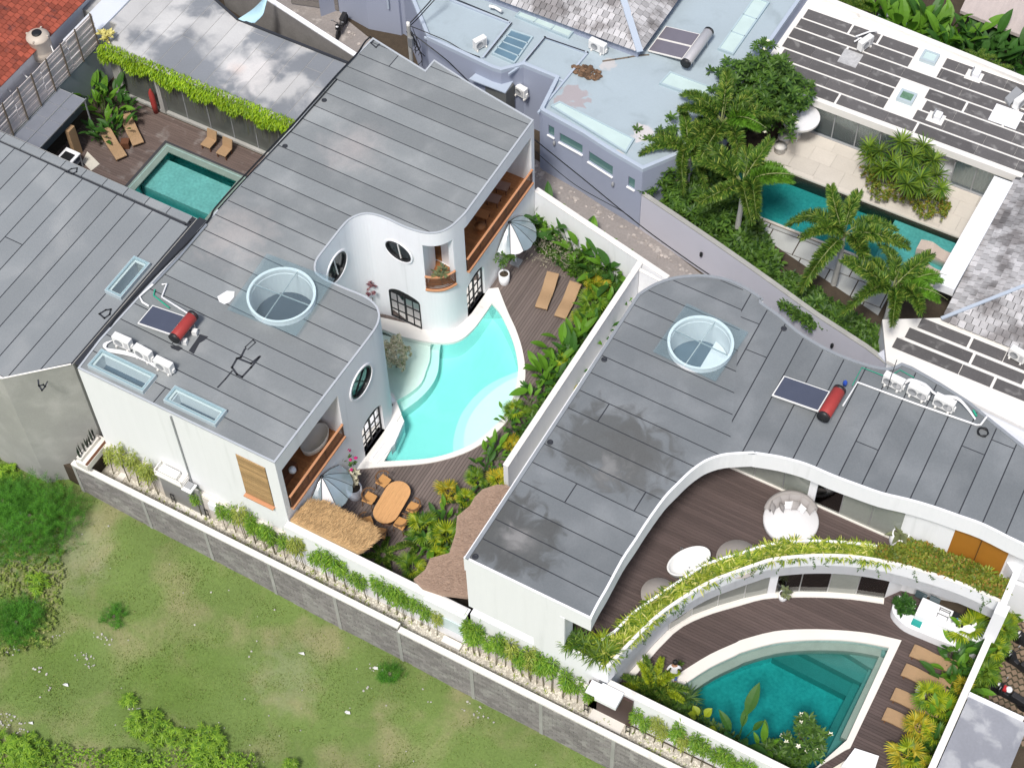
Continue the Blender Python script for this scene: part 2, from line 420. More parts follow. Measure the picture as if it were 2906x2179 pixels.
bluew = mat('periwinkle_wall', (.32, .355, .45), .8, .05, .5, .03, bump=.1)
bluer = mat('pale_blue_roof', (.36, .43, .47), .85, .07, .5, .06, 15, spec=.2, col2=(.30, .36, .39), thr=(.5, .75), c2s=.8,
            patches=[(*Wd(2, 0, 620, 760, 4.15).xy, .75, (.36, .32, .33), .08, 1.0, .9), (*Wd(2, 0, 1160, 1060, 4.15).xy, .5, (.58, .55, .55), .1, .9, .9), (*Wd(2, 0, 900, 520, 4.15).xy, .35, (.5, .48, .47), .1, .9, .8), (*Wd(2, 0, 1000, 1200, 4.15).xy, .4, (.5, .47, .45), .1, .8, .9)])
bluel = mat('blue_trim', (.40, .46, .54), .75, .05)
slate = mat('slate_strip', (.105, .10, .10), .9, .2, .9, .2, 12, obj=.14, col2=(.20, .195, .19), thr=(.55, .72), c2s=1.8, bump=.5, bs=20)
shing = mat('grey_shingle', (.40, .395, .40), .9, .14, 1.1, .2, 14, island=.3, obj=.28, col2=(.20, .19, .19), thr=(.45, .62), c2s=.8)
redtile = mat('terracotta', (.27, .062, .036), .8, .15, 1.4, .2, 12, island=.3, obj=.3, col2=(.12, .04, .035), thr=(.55, .75), c2s=2)
block = mat('grey_block', (.26, .245, .238), .95, .14, 2, .2, 12, island=.18, obj=.18, col2=(.31, .30, .285), thr=(.5, .6), c2s=1, bump=.6, bs=30)
mortar = mat('mortar', (.20, .19, .18), .95, .12, 1, .1, 20, bump=.5)
soil = mat('soil', (.06, .045, .03), .95, .3, 3, .3, 20, bump=.8)
tilet = mat('green_pool_tile', (.20, .265, .23), .5, .18, 2, .18, 25)
plas = mat('pool_plaster', (.80, .82, .76), .6, .03, 1)
tiled = mat('dark_pool_tile', (.30, .44, .41), .5, .25, 1.2, .35, 7)
w_turq = watermat('turquoise_water', (.06, .92, .925), .52)
w_teal = watermat('teal_water', (.0, .80, .81), 1.0)
w_deep = watermat('deep_teal_water', (.02, .78, .79), 1.5)
glass = glassmat('clear_glass', (.93, .975, .985), .03, .015, 1.35, .045)
pane_mat = mat('tinted_pane', (.27, .29, .26), .12, .15, .8, .1, 6, coat=.8)
glassd = glassmat('window_glass', (.78, .83, .82), .02, .08)
vinyl = glassmat('clear_vinyl', (.78, .84, .98), .15, .25, 1.45, .28)
frost = mat('frosted_glass', (.62, .74, .75), .25, .06, 2, spec=.6)
skyframe = mat('skylight_frame', (.42, .50, .53), .4, .05)
curtain = mat('grey_green_curtain', (.50, .56, .50), .85, .1, 1)
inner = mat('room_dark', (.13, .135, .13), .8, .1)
thatch = mat('golden_thatch', (.50, .33, .16), .95, .2, 2, .3, 30, island=.3, bump=.5)
thatch2 = mat('brown_thatch', (.34, .24, .18), .95, .1, 1.0, .35, 30, bump=.4, bs=45)
bark = mat('bark', (.15, .12, .09), .9, .2, 3)
greenstem = mat('green_stem', (.12, .15, .05), .7, .15)
cloth = mat('grey_cushion', (.33, .31, .30), .9, .06)
clothw = mat('white_cushion', (.68, .68, .69), .9, .03)
rubber = mat('black_rubber', (.02, .02, .022), .7, .1)
redp = mat('red_paint', (.38, .02, .025), .4, .05)
pink = mat('magenta_petal', (.45, .01, .13), .6, .1, island=.2)
orangew = mat('orange_panel', (.36, .15, .02), .5, .08, 2)
skin = mat('skin', (.32, .17, .10), .6, .05)
hair = mat('black_hair', (.012, .01, .01), .6, .05)
denim = mat('blue_cloth', (.08, .14, .35), .8, .05)
paleblue = mat('pale_blue_sheet', (.38, .58, .66), .6, .05)
tea = mat('teal_screen', (.02, .28, .25), .3, .1)
whitepet = mat('white_petal', (.8, .78, .62), .6, .05)
l_palm = leafmat('palm_leaf', (.012, .055, .008), (.12, .22, .026), (.28, .33, .06))
l_palmb = leafmat('palm_leaf_bright', (.06, .15, .015), (.12, .27, .02))
l_frang = leafmat('frangipani_leaf', (.025, .065, .015), (.08, .16, .02))
l_strel = leafmat('banana_leaf', (.025, .10, .012), (.13, .28, .02))
l_strd = leafmat('dark_banana_leaf', (.012, .045, .010), (.05, .14, .02))
l_fan = leafmat('fan_leaf', (.10, .20, .012), (.34, .40, .02))
l_fang = leafmat('fan_leaf_green', (.04, .12, .012), (.16, .26, .02))
l_yel = leafmat('yellow_leaf', (.26, .26, .02), (.50, .40, .03), (.14, .2, .02))
l_bam = leafmat('bamboo_leaf', (.055, .16, .012), (.20, .33, .03))
l_bamy = leafmat('pale_bamboo_leaf', (.16, .22, .03), (.32, .36, .07))
l_vine = leafmat('vine_leaf', (.10, .22, .008), (.28, .42, .01))
l_spid = leafmat('spider_leaf', (.05, .13, .01), (.36, .42, .04), (.60, .56, .2))
l_hedge = leafmat('hedge_leaf', (.07, .12, .015), (.22, .26, .03), (.3, .16, .04))
l_cas = leafmat('casuarina_leaf', (.015, .08, .008), (.09, .27, .02))
l_weed = leafmat('weed_leaf', (.06, .15, .012), (.22, .36, .03))
l_pan = leafmat('pandan_leaf', (.03, .09, .012), (.17, .26, .02))
l_dry = leafmat('dry_twig', (.20, .18, .13), (.32, .30, .22))
l_agave = leafmat('agave_leaf', (.10, .13, .07), (.18, .20, .09))
l_grass = leafmat('grass_blade', (.12, .18, .03), (.21, .27, .06), (.30, .30, .13), rough=.8)
l_white = leafmat('variegated_leaf', (.35, .33, .22), (.62, .58, .45), (.14, .2, .06))
# =================================================================== GROUND, FIELD, ALLEY
def offc(poly, d):                           # grow (+) or shrink (-) a closed plan polygon
    P = [Vector((p[0], p[1])) for p in poly]; n = len(P)
    A = sum(P[i-1].x*P[i].y-P[i].x*P[i-1].y for i in range(n)); s = 1 if A > 0 else -1; out = []
    for i in range(n):
        e1 = (P[i]-P[i-1]); e2 = (P[(i+1) % n]-P[i])
        if e1.length < 1e-6 or e2.length < 1e-6: out.append(P[i].copy()); continue
        e1.normalize(); e2.normalize(); n1 = Vector((e1.y, -e1.x))*s; n2 = Vector((e2.y, -e2.x))*s
        b = n1+n2; b = b.normalized() if b.length > 1e-3 else n1
        out.append(P[i]+b*(d/max(.35, b.dot(n1))))
    return out
def box2(x0, y0, x1, y1): return [Vector((x0, y0)), Vector((x1, y0)), Vector((x1, y1)), Vector((x0, y1))]
def fieldz(x, y): return -1.4-.045*(max(min(x, 10), -60)+39)+.05*math.sin(x*.7+y*.4)+.04*math.sin(y*1.3-x*.3)
fgx = list(np.arange(-56, 4, .6)); fgy = list(np.arange(10, 27.1, .6))+[27.1]
mb = MB(); nx = len(fgx)
fv = [(x, y, fieldz(x, y)+random.uniform(-.03, .03)) for y in fgy for x in fgx]
mb.add(fv, [(j*nx+i, j*nx+i+1, (j+1)*nx+i+1, (j+1)*nx+i) for j in range(len(fgy)-1) for i in range(nx-1)], True)
far = [(-900, -900), (900, -900), (900, 27.1), (4, 27.1), (4, 10), (-56, 10), (-56, 27.1), (-900, 27.1)]
mb.prism([Vector(p) for p in far], lambda x, y: fieldz(x, y)-.3, fieldz, bottom=False)
grassm = mat('field_grass', (.135, .20, .05), .95, .22, .35, .25, 9, col2=(.235, .235, .11), thr=(.44, .72), c2s=.45, bump=1, bs=30,
             patches=[(-38, 24, 1.6, (.27, .27, .17), 1.2, 1.6, .6), (-30, 21, 2, (.10, .17, .025), 1.5, 1.8, .6), (-41, 22.5, 1.4, (.28, .28, .19), 1, 1.6, .6), (-36, 19, 1.6, (.10, .17, .025), 1.5, 1.8, .6), (-26, 24, 1.2, (.25, .27, .15), 1, 1.6, .5), (-44.5, 20.5, .8, (.34, .32, .26), .5, 1.3, .8), (-46.8, 17.5, .9, (.33, .27, .19), .5, 1.4, .8), (-41.5, 19.2, .5, (.36, .35, .30), .4, 1.2, .7)])
struct('grass_field', mb, grassm)

ptip = Wd(1, 1, 1925, 1000)
P1in = L2(0, *[(1, 1, *q) for q in ((1070, 1205), (1200, 1255), (1300, 1280), (1440, 1305), (1560, 1312), (1640, 1300), (1710, 1265), (1790, 1190), (1850, 1110))])
P1in = smooth(P1in, 3)+[ptip.xy]
P1r = L2(0, *([(1, 1, *q) for q in ((1925, 1000), (1990, 1080), (2050, 1200), (2100, 1330), (2130, 1480))]+[(1, 2, *q) for q in ((2128, 60), (2110, 150), (2060, 290), (1990, 400), (1900, 490), (1780, 580), (1620, 650), (1450, 695), (1280, 712), (1075, 722))]))
P1r = smooth(P1r, 3)
P1left = [Wd(1, 2, 1165, 565).xy, Wd(1, 2, 1235, 405).xy, Vector((-27.75, 36.0)), Vector((-27.8, 36.9)), Vector((-28.7, 37.7)), Vector((-31.4, 38.0)), Vector((-31.6, 40.5))]
POOL1 = P1in+P1r[1:]+P1left
P1out_r = L2(0, *([(1, 1, *q) for q in ((1975, 880), (2050, 1070), (2110, 1200), (2160, 1350), (2185, 1500))]+[(1, 2, *q) for q in ((2183, 90), (2150, 200), (2080, 350), (1985, 470), (1850, 580), (1700, 660), (1500, 720), (1300, 748), (1010, 768))]))
P1out = smooth(P1out_r, 3)+[Vector((-28.2, 33.2)), Vector((-28.4, 37.2)), Vector((-32, 37.6)), Vector((-32, 41.2)), Vector((-28.4, 42.0)), Vector((-28.0, 45.2))]
P2out = smooth(L2(0, (2, 3, 1380, 980), (2, 3, 1480, 905), (2, 3, 1700, 770), (2, 3, 1900, 680), (3, 3, 0, 655), (3, 3, 250, 590), (3, 3, 500, 573), (3, 3, 750, 580), (3, 3, 1000, 605), (3, 3, 1250, 660)), 3)
P2in = smooth(L2(0, (2, 3, 1400, 1070), (2, 3, 1500, 1000), (2, 3, 1700, 870), (2, 3, 1900, 775), (3, 3, 0, 750), (3, 3, 250, 680), (3, 3, 500, 655), (3, 3, 750, 655), (3, 3, 950, 675), (3, 3, 1155, 715)), 3)
P2end = [Vector((-3.2, 31.75)), Wd(3, 3, 580, 1659).xy, Vector((-4.6, 29.0)), Vector((-10.9, 29.0)), Vector((-10.9, 30.0))]
POOL2 = P2in+P2end
P2O = P2out+[Vector((-2.95, 31.5)), Vector((-3.1, 31.3)), Vector((-4.5, 28.8)), Vector((-11.2, 28.8)), Vector((-11.2, 30.2))]
POOLL = box2(-47.42, 41.3, -42.5, 45.6); POOLLO = box2(-47.75, 41.0, -42.2, 45.9)
Y0 = 27.13
mb = MB(); mb.prism([Vector(p) for p in ((-90, Y0), (60, Y0), (60, 140), (-90, 140))], -2.6, -.05, [offc(POOL1, .06), offc(POOL2, .06), offc(POOLL, .06)])
struct('ground', mb, soil)
alleym = mat('alley_paving', (.27, .245, .23), .92, .14, 1.2, .25, 9, col2=(.42, .385, .355), thr=(.56, .68), c2s=1.6, bump=1, bs=12)
ALLEY = [Vector(p) for p in ((-64, 63), (-46.2, 55.0), (-37.8, 51.4), (-28, 50.4), (-19, 48.2), (-17.6, 50.6), (-23, 52.4), (-29.5, 53.8), (-36.8, 55.6), (-44.5, 58.2), (-48, 66), (-64, 66))]
mb = MB(); mb.prism(ALLEY, -.045, .004); struct('alley', mb, alleym)
# loose edging stones along the alley, each a stone lying by itself
rs = MB(); RR = random.Random(4)
def rock(mb, c, r, rnd, flat=.6):
    vs = []; n = 6
    for z, k in ((-.5, .7), (.1, 1), (.6, .6)):
        for i in range(n):
            a = 2*PI*i/n; q = r*k*rnd.uniform(.75, 1.2); vs.append((c[0]+math.cos(a)*q, c[1]+math.sin(a)*q, c[2]+z*r*flat))
    mb.add(vs, [(j*n+i, j*n+(i+1) % n, (j+1)*n+(i+1) % n, (j+1)*n+i) for j in (0, 1) for i in range(n)]+[[12+i for i in range(n)]])
edge = [Vector(p) for p in ((-44.2, 57.6), (-40.6, 56.4), (-37.2, 55.0), (-33.5, 54.6), (-29.5, 53.3), (-23, 51.9), (-18.6, 50.7))]
for i in range(len(edge)-1):
    for k in range(int((edge[i+1]-edge[i]).length*7)):
        p = edge[i].lerp(edge[i+1], RR.random()); rock(rs, (p.x+RR.gauss(0, .16), p.y-.15+RR.gauss(0, .16), .02), RR.uniform(.04, .12), RR)
for k in range(60):
    rock(rs, (RR.uniform(-38.5, -33), RR.uniform(51.9, 54.6), .02), RR.uniform(.05, .2), RR)
part(None, 'edging_stone', rs, mat('rubble', (.40, .36, .33), .95, .15, 3, .1, island=.3))
bpy.data.objects['edging_stone']['kind'] = 'stuff'; bpy.data.objects['edging_stone']['label'] = 'loose rubble and edging stones along the foot of the blue walls'
mb = MB(); mb.prism(box2(-38.3, Y0, 1.2, 28.05), -.045, .02); struct('gravel_path', mb, gravelbed)
pb = MB(); RR = random.Random(5)
tv = [(-1, -.8, 0), (1, -.7, 0), (.9, .8, 0), (-.8, .9, 0), (0, 0, .8)]
n = 9000; az = RNG.uniform(0, 6.3, n); V, F = scatter(tv, [(0, 1, 4), (1, 2, 4), (2, 3, 4), (3, 0, 4)], rmat(az, az*0, az*0, RNG.uniform(.022, .05, n)),
                        np.stack([RNG.uniform(-38, 1, n), RNG.uniform(27.16, 27.98, n), np.full(n, .02)], 1))
o = link('white_pebble', npmesh('white_pebble', V, F, pebble)); tag(o, 'pale pebbles strewn along the narrow path inside the block wall', kind='stuff')
# =================================================================== BLOCK WALL along the field
bw = thing('block_wall', 'long grey concrete block wall with a pale coping along the grassy field', 'wall', (-21, 27, -2))
mb = MB(); mb.prism(box2(-39.25, 26.95, -21.9, 27.12), lambda x, y: fieldz(x, y)-.4, .88); mb.prism(box2(-21.9, 26.952, 3.5, 27.118), lambda x, y: fieldz(x, y)-.4, .58)
part(bw, 'mortar_core', mb, mortar, True)
mb = MB(); mb.box((-30.57, 27.03, .95), (17.36, .27, .13)); mb.box((-9.2, 27.03, .65), (25.4, .27, .13)); part(bw, 'coping', mb, whitecap, True, bevel=.01)
for X in (-39.15, -35.3, -31.9, -28.5, -25.1, -21.9, -18.3, -14.95, -11.55, -8.2, -4.8, -1.4):
    zt = .879 if X < -21.95 else .579
    mb = MB(); z0 = fieldz(X, 27)-.3; mb.box((X, 26.93, (zt+z0)/2), (.17, .06, zt-z0)); part(bw, 'pillar', mb, conc, True)
cell = MB(); cell.box((0, 0, 0), (.388, .03, .188)); cme = cell.mesh('block', block)
blocks = []
for k in range(18):
    z = .78-k*.2
    for i in range(115):
        x = -39.0+i*.4+(k % 2)*.2
        zt = .88 if x < -22.1 else .58
        if z > zt-.08 or z < fieldz(x, 27)-.05 or x > 3: continue
        blocks.append((x, z))
blocks.sort(key=lambda b: (b[0]**2+(68-b[1])**2))
rest = MB()
for i, (x, z) in enumerate(blocks):
    dy = random.uniform(-.006, .006)
    if i < 300 and x < -6.5: link('block', cme, bw, (x+21, 26.94-27+dy, z+2))
    else: rest.box((x, 26.94+dy, z), (.388, .03, .188))
part(bw, 'block', rest, block, True, kind='stuff')
# =================================================================== VILLA 1
V1 = [Vector(p) for p in ((-37.5, 51.2),)]
right_up = [(-27.85, 49.95), (-27.83, 43.62)]
bayA = smooth([(-27.83, 43.62), (-27.91, 43.07), (-28.03, 42.55), (-28.28, 42.11), (-28.65, 41.83), (-29.14, 41.67), (-29.92, 41.60), (-30.76, 41.64), (-31.34, 41.60), (-31.79, 41.46), (-32.1, 41.15), (-32.29, 40.73), (-32.33, 40.13), (-32.33, 39.46), (-32.33, 38.69), (-32.31, 38.19), (-32.18, 37.82), (-31.95, 37.55), (-31.5, 37.43), (-31.2, 37.42), (-30.37, 37.42), (-29.78, 37.45), (-29.24, 37.43), (-28.70, 37.27), (-28.33, 36.97), (-28.12, 36.6), (-28.02, 36.19), (-28.0, 35.54)], 3)
V1 += [Vector(p) for p in ()]
top = [Wd(1, 0, 990, 295, 7.5).xy, Wd(1, 0, 1400, 550, 7.5).xy, Wd(1, 0, 1470, 467, 7.5).xy, Wd(1, 0, 1720, 630, 7.5).xy, Vector((-27.86, 50.1))]
V1 = top+[Vector((-27.84, 47.0))]+[Vector((p[0], p[1])) for p in bayA]+[Vector((-28.05, 32.0)), Vector((-28.08, 28.32)), Vector((-38.15, 28.32)), Vector((-38.25, 30)), Vector((-37.72, 43.6)), Vector((-37.7, 48.0))]
v1 = thing('white_villa', 'two storey white villa with a grey membrane roof curving round a turquoise pool', 'house', (-33, 38, 0))
def body(parent, name, poly, z0, z1, m, cutters=(), holes=()):
    mb = MB(); mb.prism(poly, z0, z1, holes); o = link(name, mb.mesh(name, m))
    if cutters: carve(o, cutters)
    o.data.transform(Matrix.Translation(-parent.location)); o.parent = parent; return o
def archpoly(w, h, rise, n=10):              # in (x,z)
    pts = [(-w/2, 0), (w/2, 0), (w/2, h)]
    for i in range(1, n): a = PI*i/n; pts.append((math.cos(a)*w/2, h+math.sin(a)*rise))
    return pts+[(-w/2, h)]
def extr_xz(mb, pts, base, t, nrm, d0, d1):  # profile in the wall plane pushed along the normal
    n = len(pts); base = Vector(base); t = Vector((t[0], t[1], 0)); nn = Vector((nrm[0], nrm[1], 0))
    A = [base+t*x+Vector((0, 0, z))+nn*d0 for x, z in pts]; B = [base+t*x+Vector((0, 0, z))+nn*d1 for x, z in pts]
    fs = [(i, (i+1) % n, (i+1) % n+n, i+n) for i in range(n)]+[list(range(n))[::-1], [i+n for i in range(n)]]
    vv = A+B; vol = 0; o0 = vv[0]            # orient outward by signed volume
    for f in fs:
        for k in range(1, len(f)-1): vol += (vv[f[0]]-o0).dot((vv[f[k]]-o0).cross(vv[f[k+1]]-o0))
    if vol < 0: fs = [tuple(reversed(f)) for f in fs]
    return mb.add(vv, fs)
cut1 = []; wins = []
def arch_at(a, b, z, h, rise):
    a = Vector(a); b = Vector(b); t = (b-a); w = t.length; t.normalize(); nn = Vector((t.y, -t.x))
    c = (a+b)/2; mid = Vector((c.x, c.y, z))
    m = MB(); extr_xz(m, archpoly(w, h, rise), mid, t, nn, .6, -.3); cut1.append(m); wins.append(('a', mid, t, nn, w, h, rise))
D1 = (Wd(1, 1, 1128, 1112).xy, Wd(1, 1, 1367, 1222).xy)
arch_at(D1[0]+Vector((0, .02)), D1[1]+Vector((.0, .02)), .06, 1.95, .42)
arch_at((-27.86, 43.32), (-27.86, 44.95), .06, 2.0, .5)
arch_at((-28.05, 34.08), (-28.05, 35.78), .06, 1.9, .55)
line1 = [p for p in V1[5:60]]
def round_at(c, r, x, y, rx, rz, z0=2):
    p, nn = onwall(c, r, x, y, V1[4:]+[V1[0]], z0, 7.2); t = Vector((-nn.y, nn.x))
    pts = [(math.cos(2*PI*i/24)*rx, math.sin(2*PI*i/24)*rz) for i in range(24)]
    m = MB(); extr_xz(m, pts, p, t, nn.xy, .8, -.3); cut1.append(m); wins.append(('r', p, t, nn.xy, rx, rz, 0))
round_at(1, 1, 1190, 590, .72, .62)
round_at(1, 1, 708, 715, .78, .78)
round_at(1, 2, 898, 95, .80, .80)
m = MB(); m.prism(box2(-31.3, 43.42, -27.3, 49.8), 3.42, 6.6); cut1.append(m)          # long loggia
hl, nl = onwall(1, 1, 1395, 720, V1[4:]+[V1[0]], 2, 7.3); hr, nr = onwall(1, 1, 1628, 680, V1[4:]+[V1[0]], 2, 7.3)
LA = [hl.xy+nl.xy*.8, hr.xy+nr.xy*.8, hr.xy-nr.xy*.35, Vector((-28.6, 43.3)), Vector((-29.6, 43.5)), hl.xy-nl.xy*1.4]
m = MB(); m.prism(LA, 3.421, 6.599); cut1.append(m)
m = MB(); m.prism(box2(-30.9, 28.62, -27.3, 32.9), 3.4, 6.52); cut1.append(m)           # south loggia
m = MB(); m.prism(box2(-30.17, 28.0, -28.67, 28.5), 3.55, 6.68); cut1.append(m)         # shutter recess
SK1 = (-32.5, 35.6); R1 = 1.40
m = MB(); m.prism(circle(*SK1, R1+.03, 36), 5.5, 8); cut1.append(m)
for bx in ((-37.6, 28.72, -34.95, 29.4), (-33.6, 28.78, -31.4, 29.32)):
    m = MB(); m.prism(box2(*bx), 5.6, 8); cut1.append(m)
body(v1, 'wall', V1, -.3, 7.45, white, cut1)
ROOF1 = offc(V1, -.10)
holes1 = [circle(*SK1, R1+.09, 36), box2(-37.72, 28.62, -34.83, 29.5), box2(-33.72, 28.68, -31.28, 29.42)]
mb = MB(); mb.prism(offc(V1, -.06), 7.452, 7.462, holes1); part(v1, 'roof_base', mb, tar, True)
# the lower left lobe is laid the other way than the upper part only in the cross joints
lay(v1, 'roof_sheet', ROOF1, holes1, -.022, .98, .05, 7.462, .016, memb, lens=30, org=(-38, 28.4), jitter=.5)
mb = MB(); rimo = V1; mb.prism(V1, 7.44, 7.50, [offc(V1, -.09)]); part(v1, 'roof_rim', mb, mat('rim_membrane', (.42, .45, .48), .7, .1, 2, .1), True)
def window_parts(parent, w, frame=blackm, paneM=glassd, mull=True):
    ty, p, t, nn, a, h, rise = w; t3 = Vector((t[0], t[1], 0)); n3 = Vector((nn[0], nn[1], 0))
    M = Matrix((t3, n3, Vector((0, 0, 1)))).transposed()
    def loc(x, z, d): return Vector(p)+t3*x+n3*d+Vector((0, 0, z))
    if ty == 'a':
        fr = MB(); o = archpoly(a, h, rise); i_ = archpoly(a-.12, h, rise-.06)
        i_ = [(x, max(z, .06)) for x, z in i_]
        n = len(o); vs = [loc(x, z, -.10) for x, z in o]+[loc(x, z, -.10) for x, z in i_]+[loc(x, z, -.16) for x, z in i_]
        fs = [(k, (k+1) % n, (k+1) % n+n, k+n) for k in range(n)]+[(k+n, (k+1) % n+n, (k+1) % n+2*n, k+2*n) for k in range(n)]
        fr.add(vs, fs)
        fr.box(loc(0, (h+rise*.6)/2, -.12), (.075, .05, h+rise*.6), M=M)
        cols = 4
        for k in range(1, cols):
            if k != 2: fr.box(loc(-a/2+a*k/cols, h/2+.02, -.125), (.035, .035, h), M=M)
        for k in range(1, 4): fr.box(loc(0, h*k/3+.0, -.127), (a-.1, .035, .04), M=M)
        part(parent, 'door_frame', fr, frame, True)
        for c in range(4):
            for r_ in range(3):
                g = MB(); g.box(loc(-a/2+a*(c+.5)/4, h*(r_+.5)/3+.03, -.14), (a/4-.04, .008, h/3-.05), M=M); part(parent, 'pane', g, paneM, True)
        g = MB(); tp = [(x*.93, z) for x, z in archpoly(a, 0, rise*.86)[2:]]; extr_xz(g, tp, loc(0, h+.03, -.14), t3, n3, 0, .008); part(parent, 'fanlight', g, dark, True)
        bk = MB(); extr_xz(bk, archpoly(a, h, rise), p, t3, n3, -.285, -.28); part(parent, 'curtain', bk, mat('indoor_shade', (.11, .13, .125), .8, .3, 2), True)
    else:
        fr = MB(); n = 28
        def ring(k, d): return [loc(math.cos(2*PI*i/n)*a*k, math.sin(2*PI*i/n)*h*k, d) for i in range(n)]
        vs = ring(1.0, .0)+ring(1.0, .02)+ring(.9, .02)+ring(.88, -.1)
        fr.add(vs, [(j*n+i, j*n+(i+1) % n, (j+1)*n+(i+1) % n, (j+1)*n+i) for j in range(3) for i in range(n)]); part(parent, 'window_frame', fr, blackm, True)
        tr = MB(); vs = ring(1.16, .0)+ring(1.14, .05)+ring(1.03, .05)+ring(1.01, 0)
        tr.add(vs, [(j*n+i, j*n+(i+1) % n, (j+1)*n+(i+1) % n, (j+1)*n+i) for j in range(3) for i in range(n)]); part(parent, 'window_trim', tr, white, True)
        g = MB(); g.add(ring(.9, -.08), [list(range(n))]); part(parent, 'pane', g, glassd, True)
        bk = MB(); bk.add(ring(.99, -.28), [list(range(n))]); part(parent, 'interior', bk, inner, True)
        mu = MB()
        for ang in ((.9, -.9) if wins.index(w) == 5 else (1.45,)):
            mu.box(loc(0, 0, -.06), (.05, .04, h*1.7), M=M @ Matrix.Rotation(ang-PI/2, 3, 'Y'))
        part(parent, 'glazing_bar', mu, acw if wins.index(w) != 5 else blackm, True)
for w_ in wins: window_parts(v1, w_)
# wooden balconies
def balcony(parent, line, z, h=.95, depth=None, posts=3, outm=rail):
    L = [Vector((p[0], p[1])) for p in line]; o = offset(L, -.05); i2 = offset(L, .12)
    mb = MB(); mb.prism(list(offset(L, -.13))+list(offset(L, .0))[::-1], z-.06, z+.03); part(parent, 'floor_edge', mb, rail, True)
    mb = MB(); mb.prism(list(offset(L, -.10))+list(offset(L, .0))[::-1], z+h-.06, z+h); part(parent, 'handrail', mb, rail, True)
    sl_ = MB()
    for k in range(8): zz = z+.09+k*(h-.17)/7.5; sl_.prism(list(offset(L, -.062))+list(offset(L, -.04))[::-1], zz, zz+.035)
    part(parent, 'balustrade_slat', sl_, woodd, True, kind='stuff')
    tot = sum((L[i+1]-L[i]).length for i in range(len(L)-1))
    for k in range(posts):
        d = tot*(k+.02)/(posts-1)*.98+.03; i = 0
        while i < len(L)-2 and d > (L[i+1]-L[i]).length: d -= (L[i+1]-L[i]).length; i += 1
        p = L[i].lerp(L[i+1], min(1, d/(L[i+1]-L[i]).length)); m = MB(); m.box((p.x, p.y, z+h/2), (.045, .045, h-.06)); part(parent, 'post', m, blackm, True)
balcony(v1, [(-27.85, 43.45), (-27.85, 49.78)], 3.45, .95, posts=6)
balcony(v1, [(-28.07, 28.66), (-28.07, 32.88)], 3.43, .95, posts=4)
seg = [p for p in [Vector((q[0], q[1])) for q in bayA] if min(hl.x, hr.x)-.05 <= p.x <= max(hl.x, hr.x)+.05 and p.y > 41.3]
seg.sort(key=lambda p: p.x)
balcony(v1, [hl.xy]+[p for p in seg if hl.x < p.x < hr.x]+[hr.xy], 3.45, .95, posts=2)
lay(v1, 'floor_board', box2(-31.3, 43.42, -27.86, 49.8), (), PI, .16, .01, 3.424, .03, wood, stuff=True)
lay(v1, 'floor_board', box2(-30.9, 28.62, -28.08, 32.9), (), PI, .16, .01, 3.402, .03, wood, stuff=True)
lay(v1, 'floor_board', [hl.xy-nl.xy*.02, hr.xy-nr.xy*.02, hr.xy-nr.xy*.34, Vector((-28.6, 43.28)), Vector((-29.6, 43.4)), hl.xy-nl.xy*1.38], (), .5, .16, .01, 3.425, .03, wood, stuff=True)
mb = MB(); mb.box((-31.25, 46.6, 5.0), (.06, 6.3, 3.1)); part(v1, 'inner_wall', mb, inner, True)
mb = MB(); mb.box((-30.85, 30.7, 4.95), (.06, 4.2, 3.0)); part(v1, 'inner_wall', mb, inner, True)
# timber shutter on the south face
mb = MB(); mb.box((-29.42, 28.36, 5.1), (1.48, .02, 3.1)); part(v1, 'shutter_panel', mb, wickd, True)
for k in range(17):
    mb = MB(); mb.box((-29.42, 28.31, 3.68+k*.181), (1.44, .04, .15)); part(v1, 'shutter_slat', mb, mat('shutter_timber', (.42, .27, .13), .6, .15, 2, .2, 12, obj=.2) if k == 0 else bpy.data.materials['shutter_timber'], True)
mb = MB(); mb.box((-29.42, 28.24, 3.52), (1.52, .2, .07)); part(v1, 'window_sill', mb, rail, True)
mb = MB(); mb.tube([(-33.3, 28.27, 7.3), (-33.3, 28.27, .3)], .04); part(v1, 'drainpipe', mb, grey, True)
# plinth along the path, the bamboo's shade put into its cream colour
mb = MB(); mb.prism(box2(-38.2, 28.06, -28.1, 28.3), -.04, 1.6); mb.box((-33.1, 28.2, 1.63), (10.1, .2, .05)); part(v1, 'plinth', mb, cream, True)
# skylights
def ring_prism(mb, c, r0, r1, z0, z1, n=40): return mb.prism(circle(*c, r1, n), z0, z1, [circle(*c, r0, n)])
def round_skylight(name, label, c, r, zr, ang, gl, depth):
    t = thing(name, label, 'skylight', (c[0], c[1], zr), 0, 'round glass skylights')
    mb = MB(); ring_prism(mb, c, r-.001, r+.10, zr-.05, zr+.28); part(t, 'kerb', mb, white, True)
    mb = MB(); ring_prism(mb, c, r-.02, r+.06, zr-depth, zr+.02); part(t, 'shaft', mb, white, True)
    mb = MB(); ring_prism(mb, c, r+.02, r+.12, zr+.28, zr+.31); part(t, 'rim', mb, white, True)
    u = Vector((math.cos(ang), math.sin(ang))); v = Vector((-u.y, u.x)); C = Vector(c)
    k = 0
    for su, sv in ((-1, -1), (1, -1), (1, 1), (-1, 1)):
        q = [C+u*su*.012+v*sv*.012, C+u*su*gl+v*sv*.012, C+u*su*gl+v*sv*gl, C+u*su*.012+v*sv*gl]; mb = MB(); mb.prism(q, zr+.315, zr+.327); part(t, 'glass_sheet', mb, glass, True)
    for d in (u, v):
        mb = MB(); a = math.atan2(d.y, d.x); mb.box((c[0], c[1], zr+.27), (2*r+.1, .035, .05), rz=a); part(t, 'glazing_bar', mb, skyframe, True)
    return t
sk = round_skylight('round_skylight', 'large round skylight under square glass sheets on the villa roof left of the turquoise pool', SK1, R1, 7.48, .06, 1.72, 1.7)
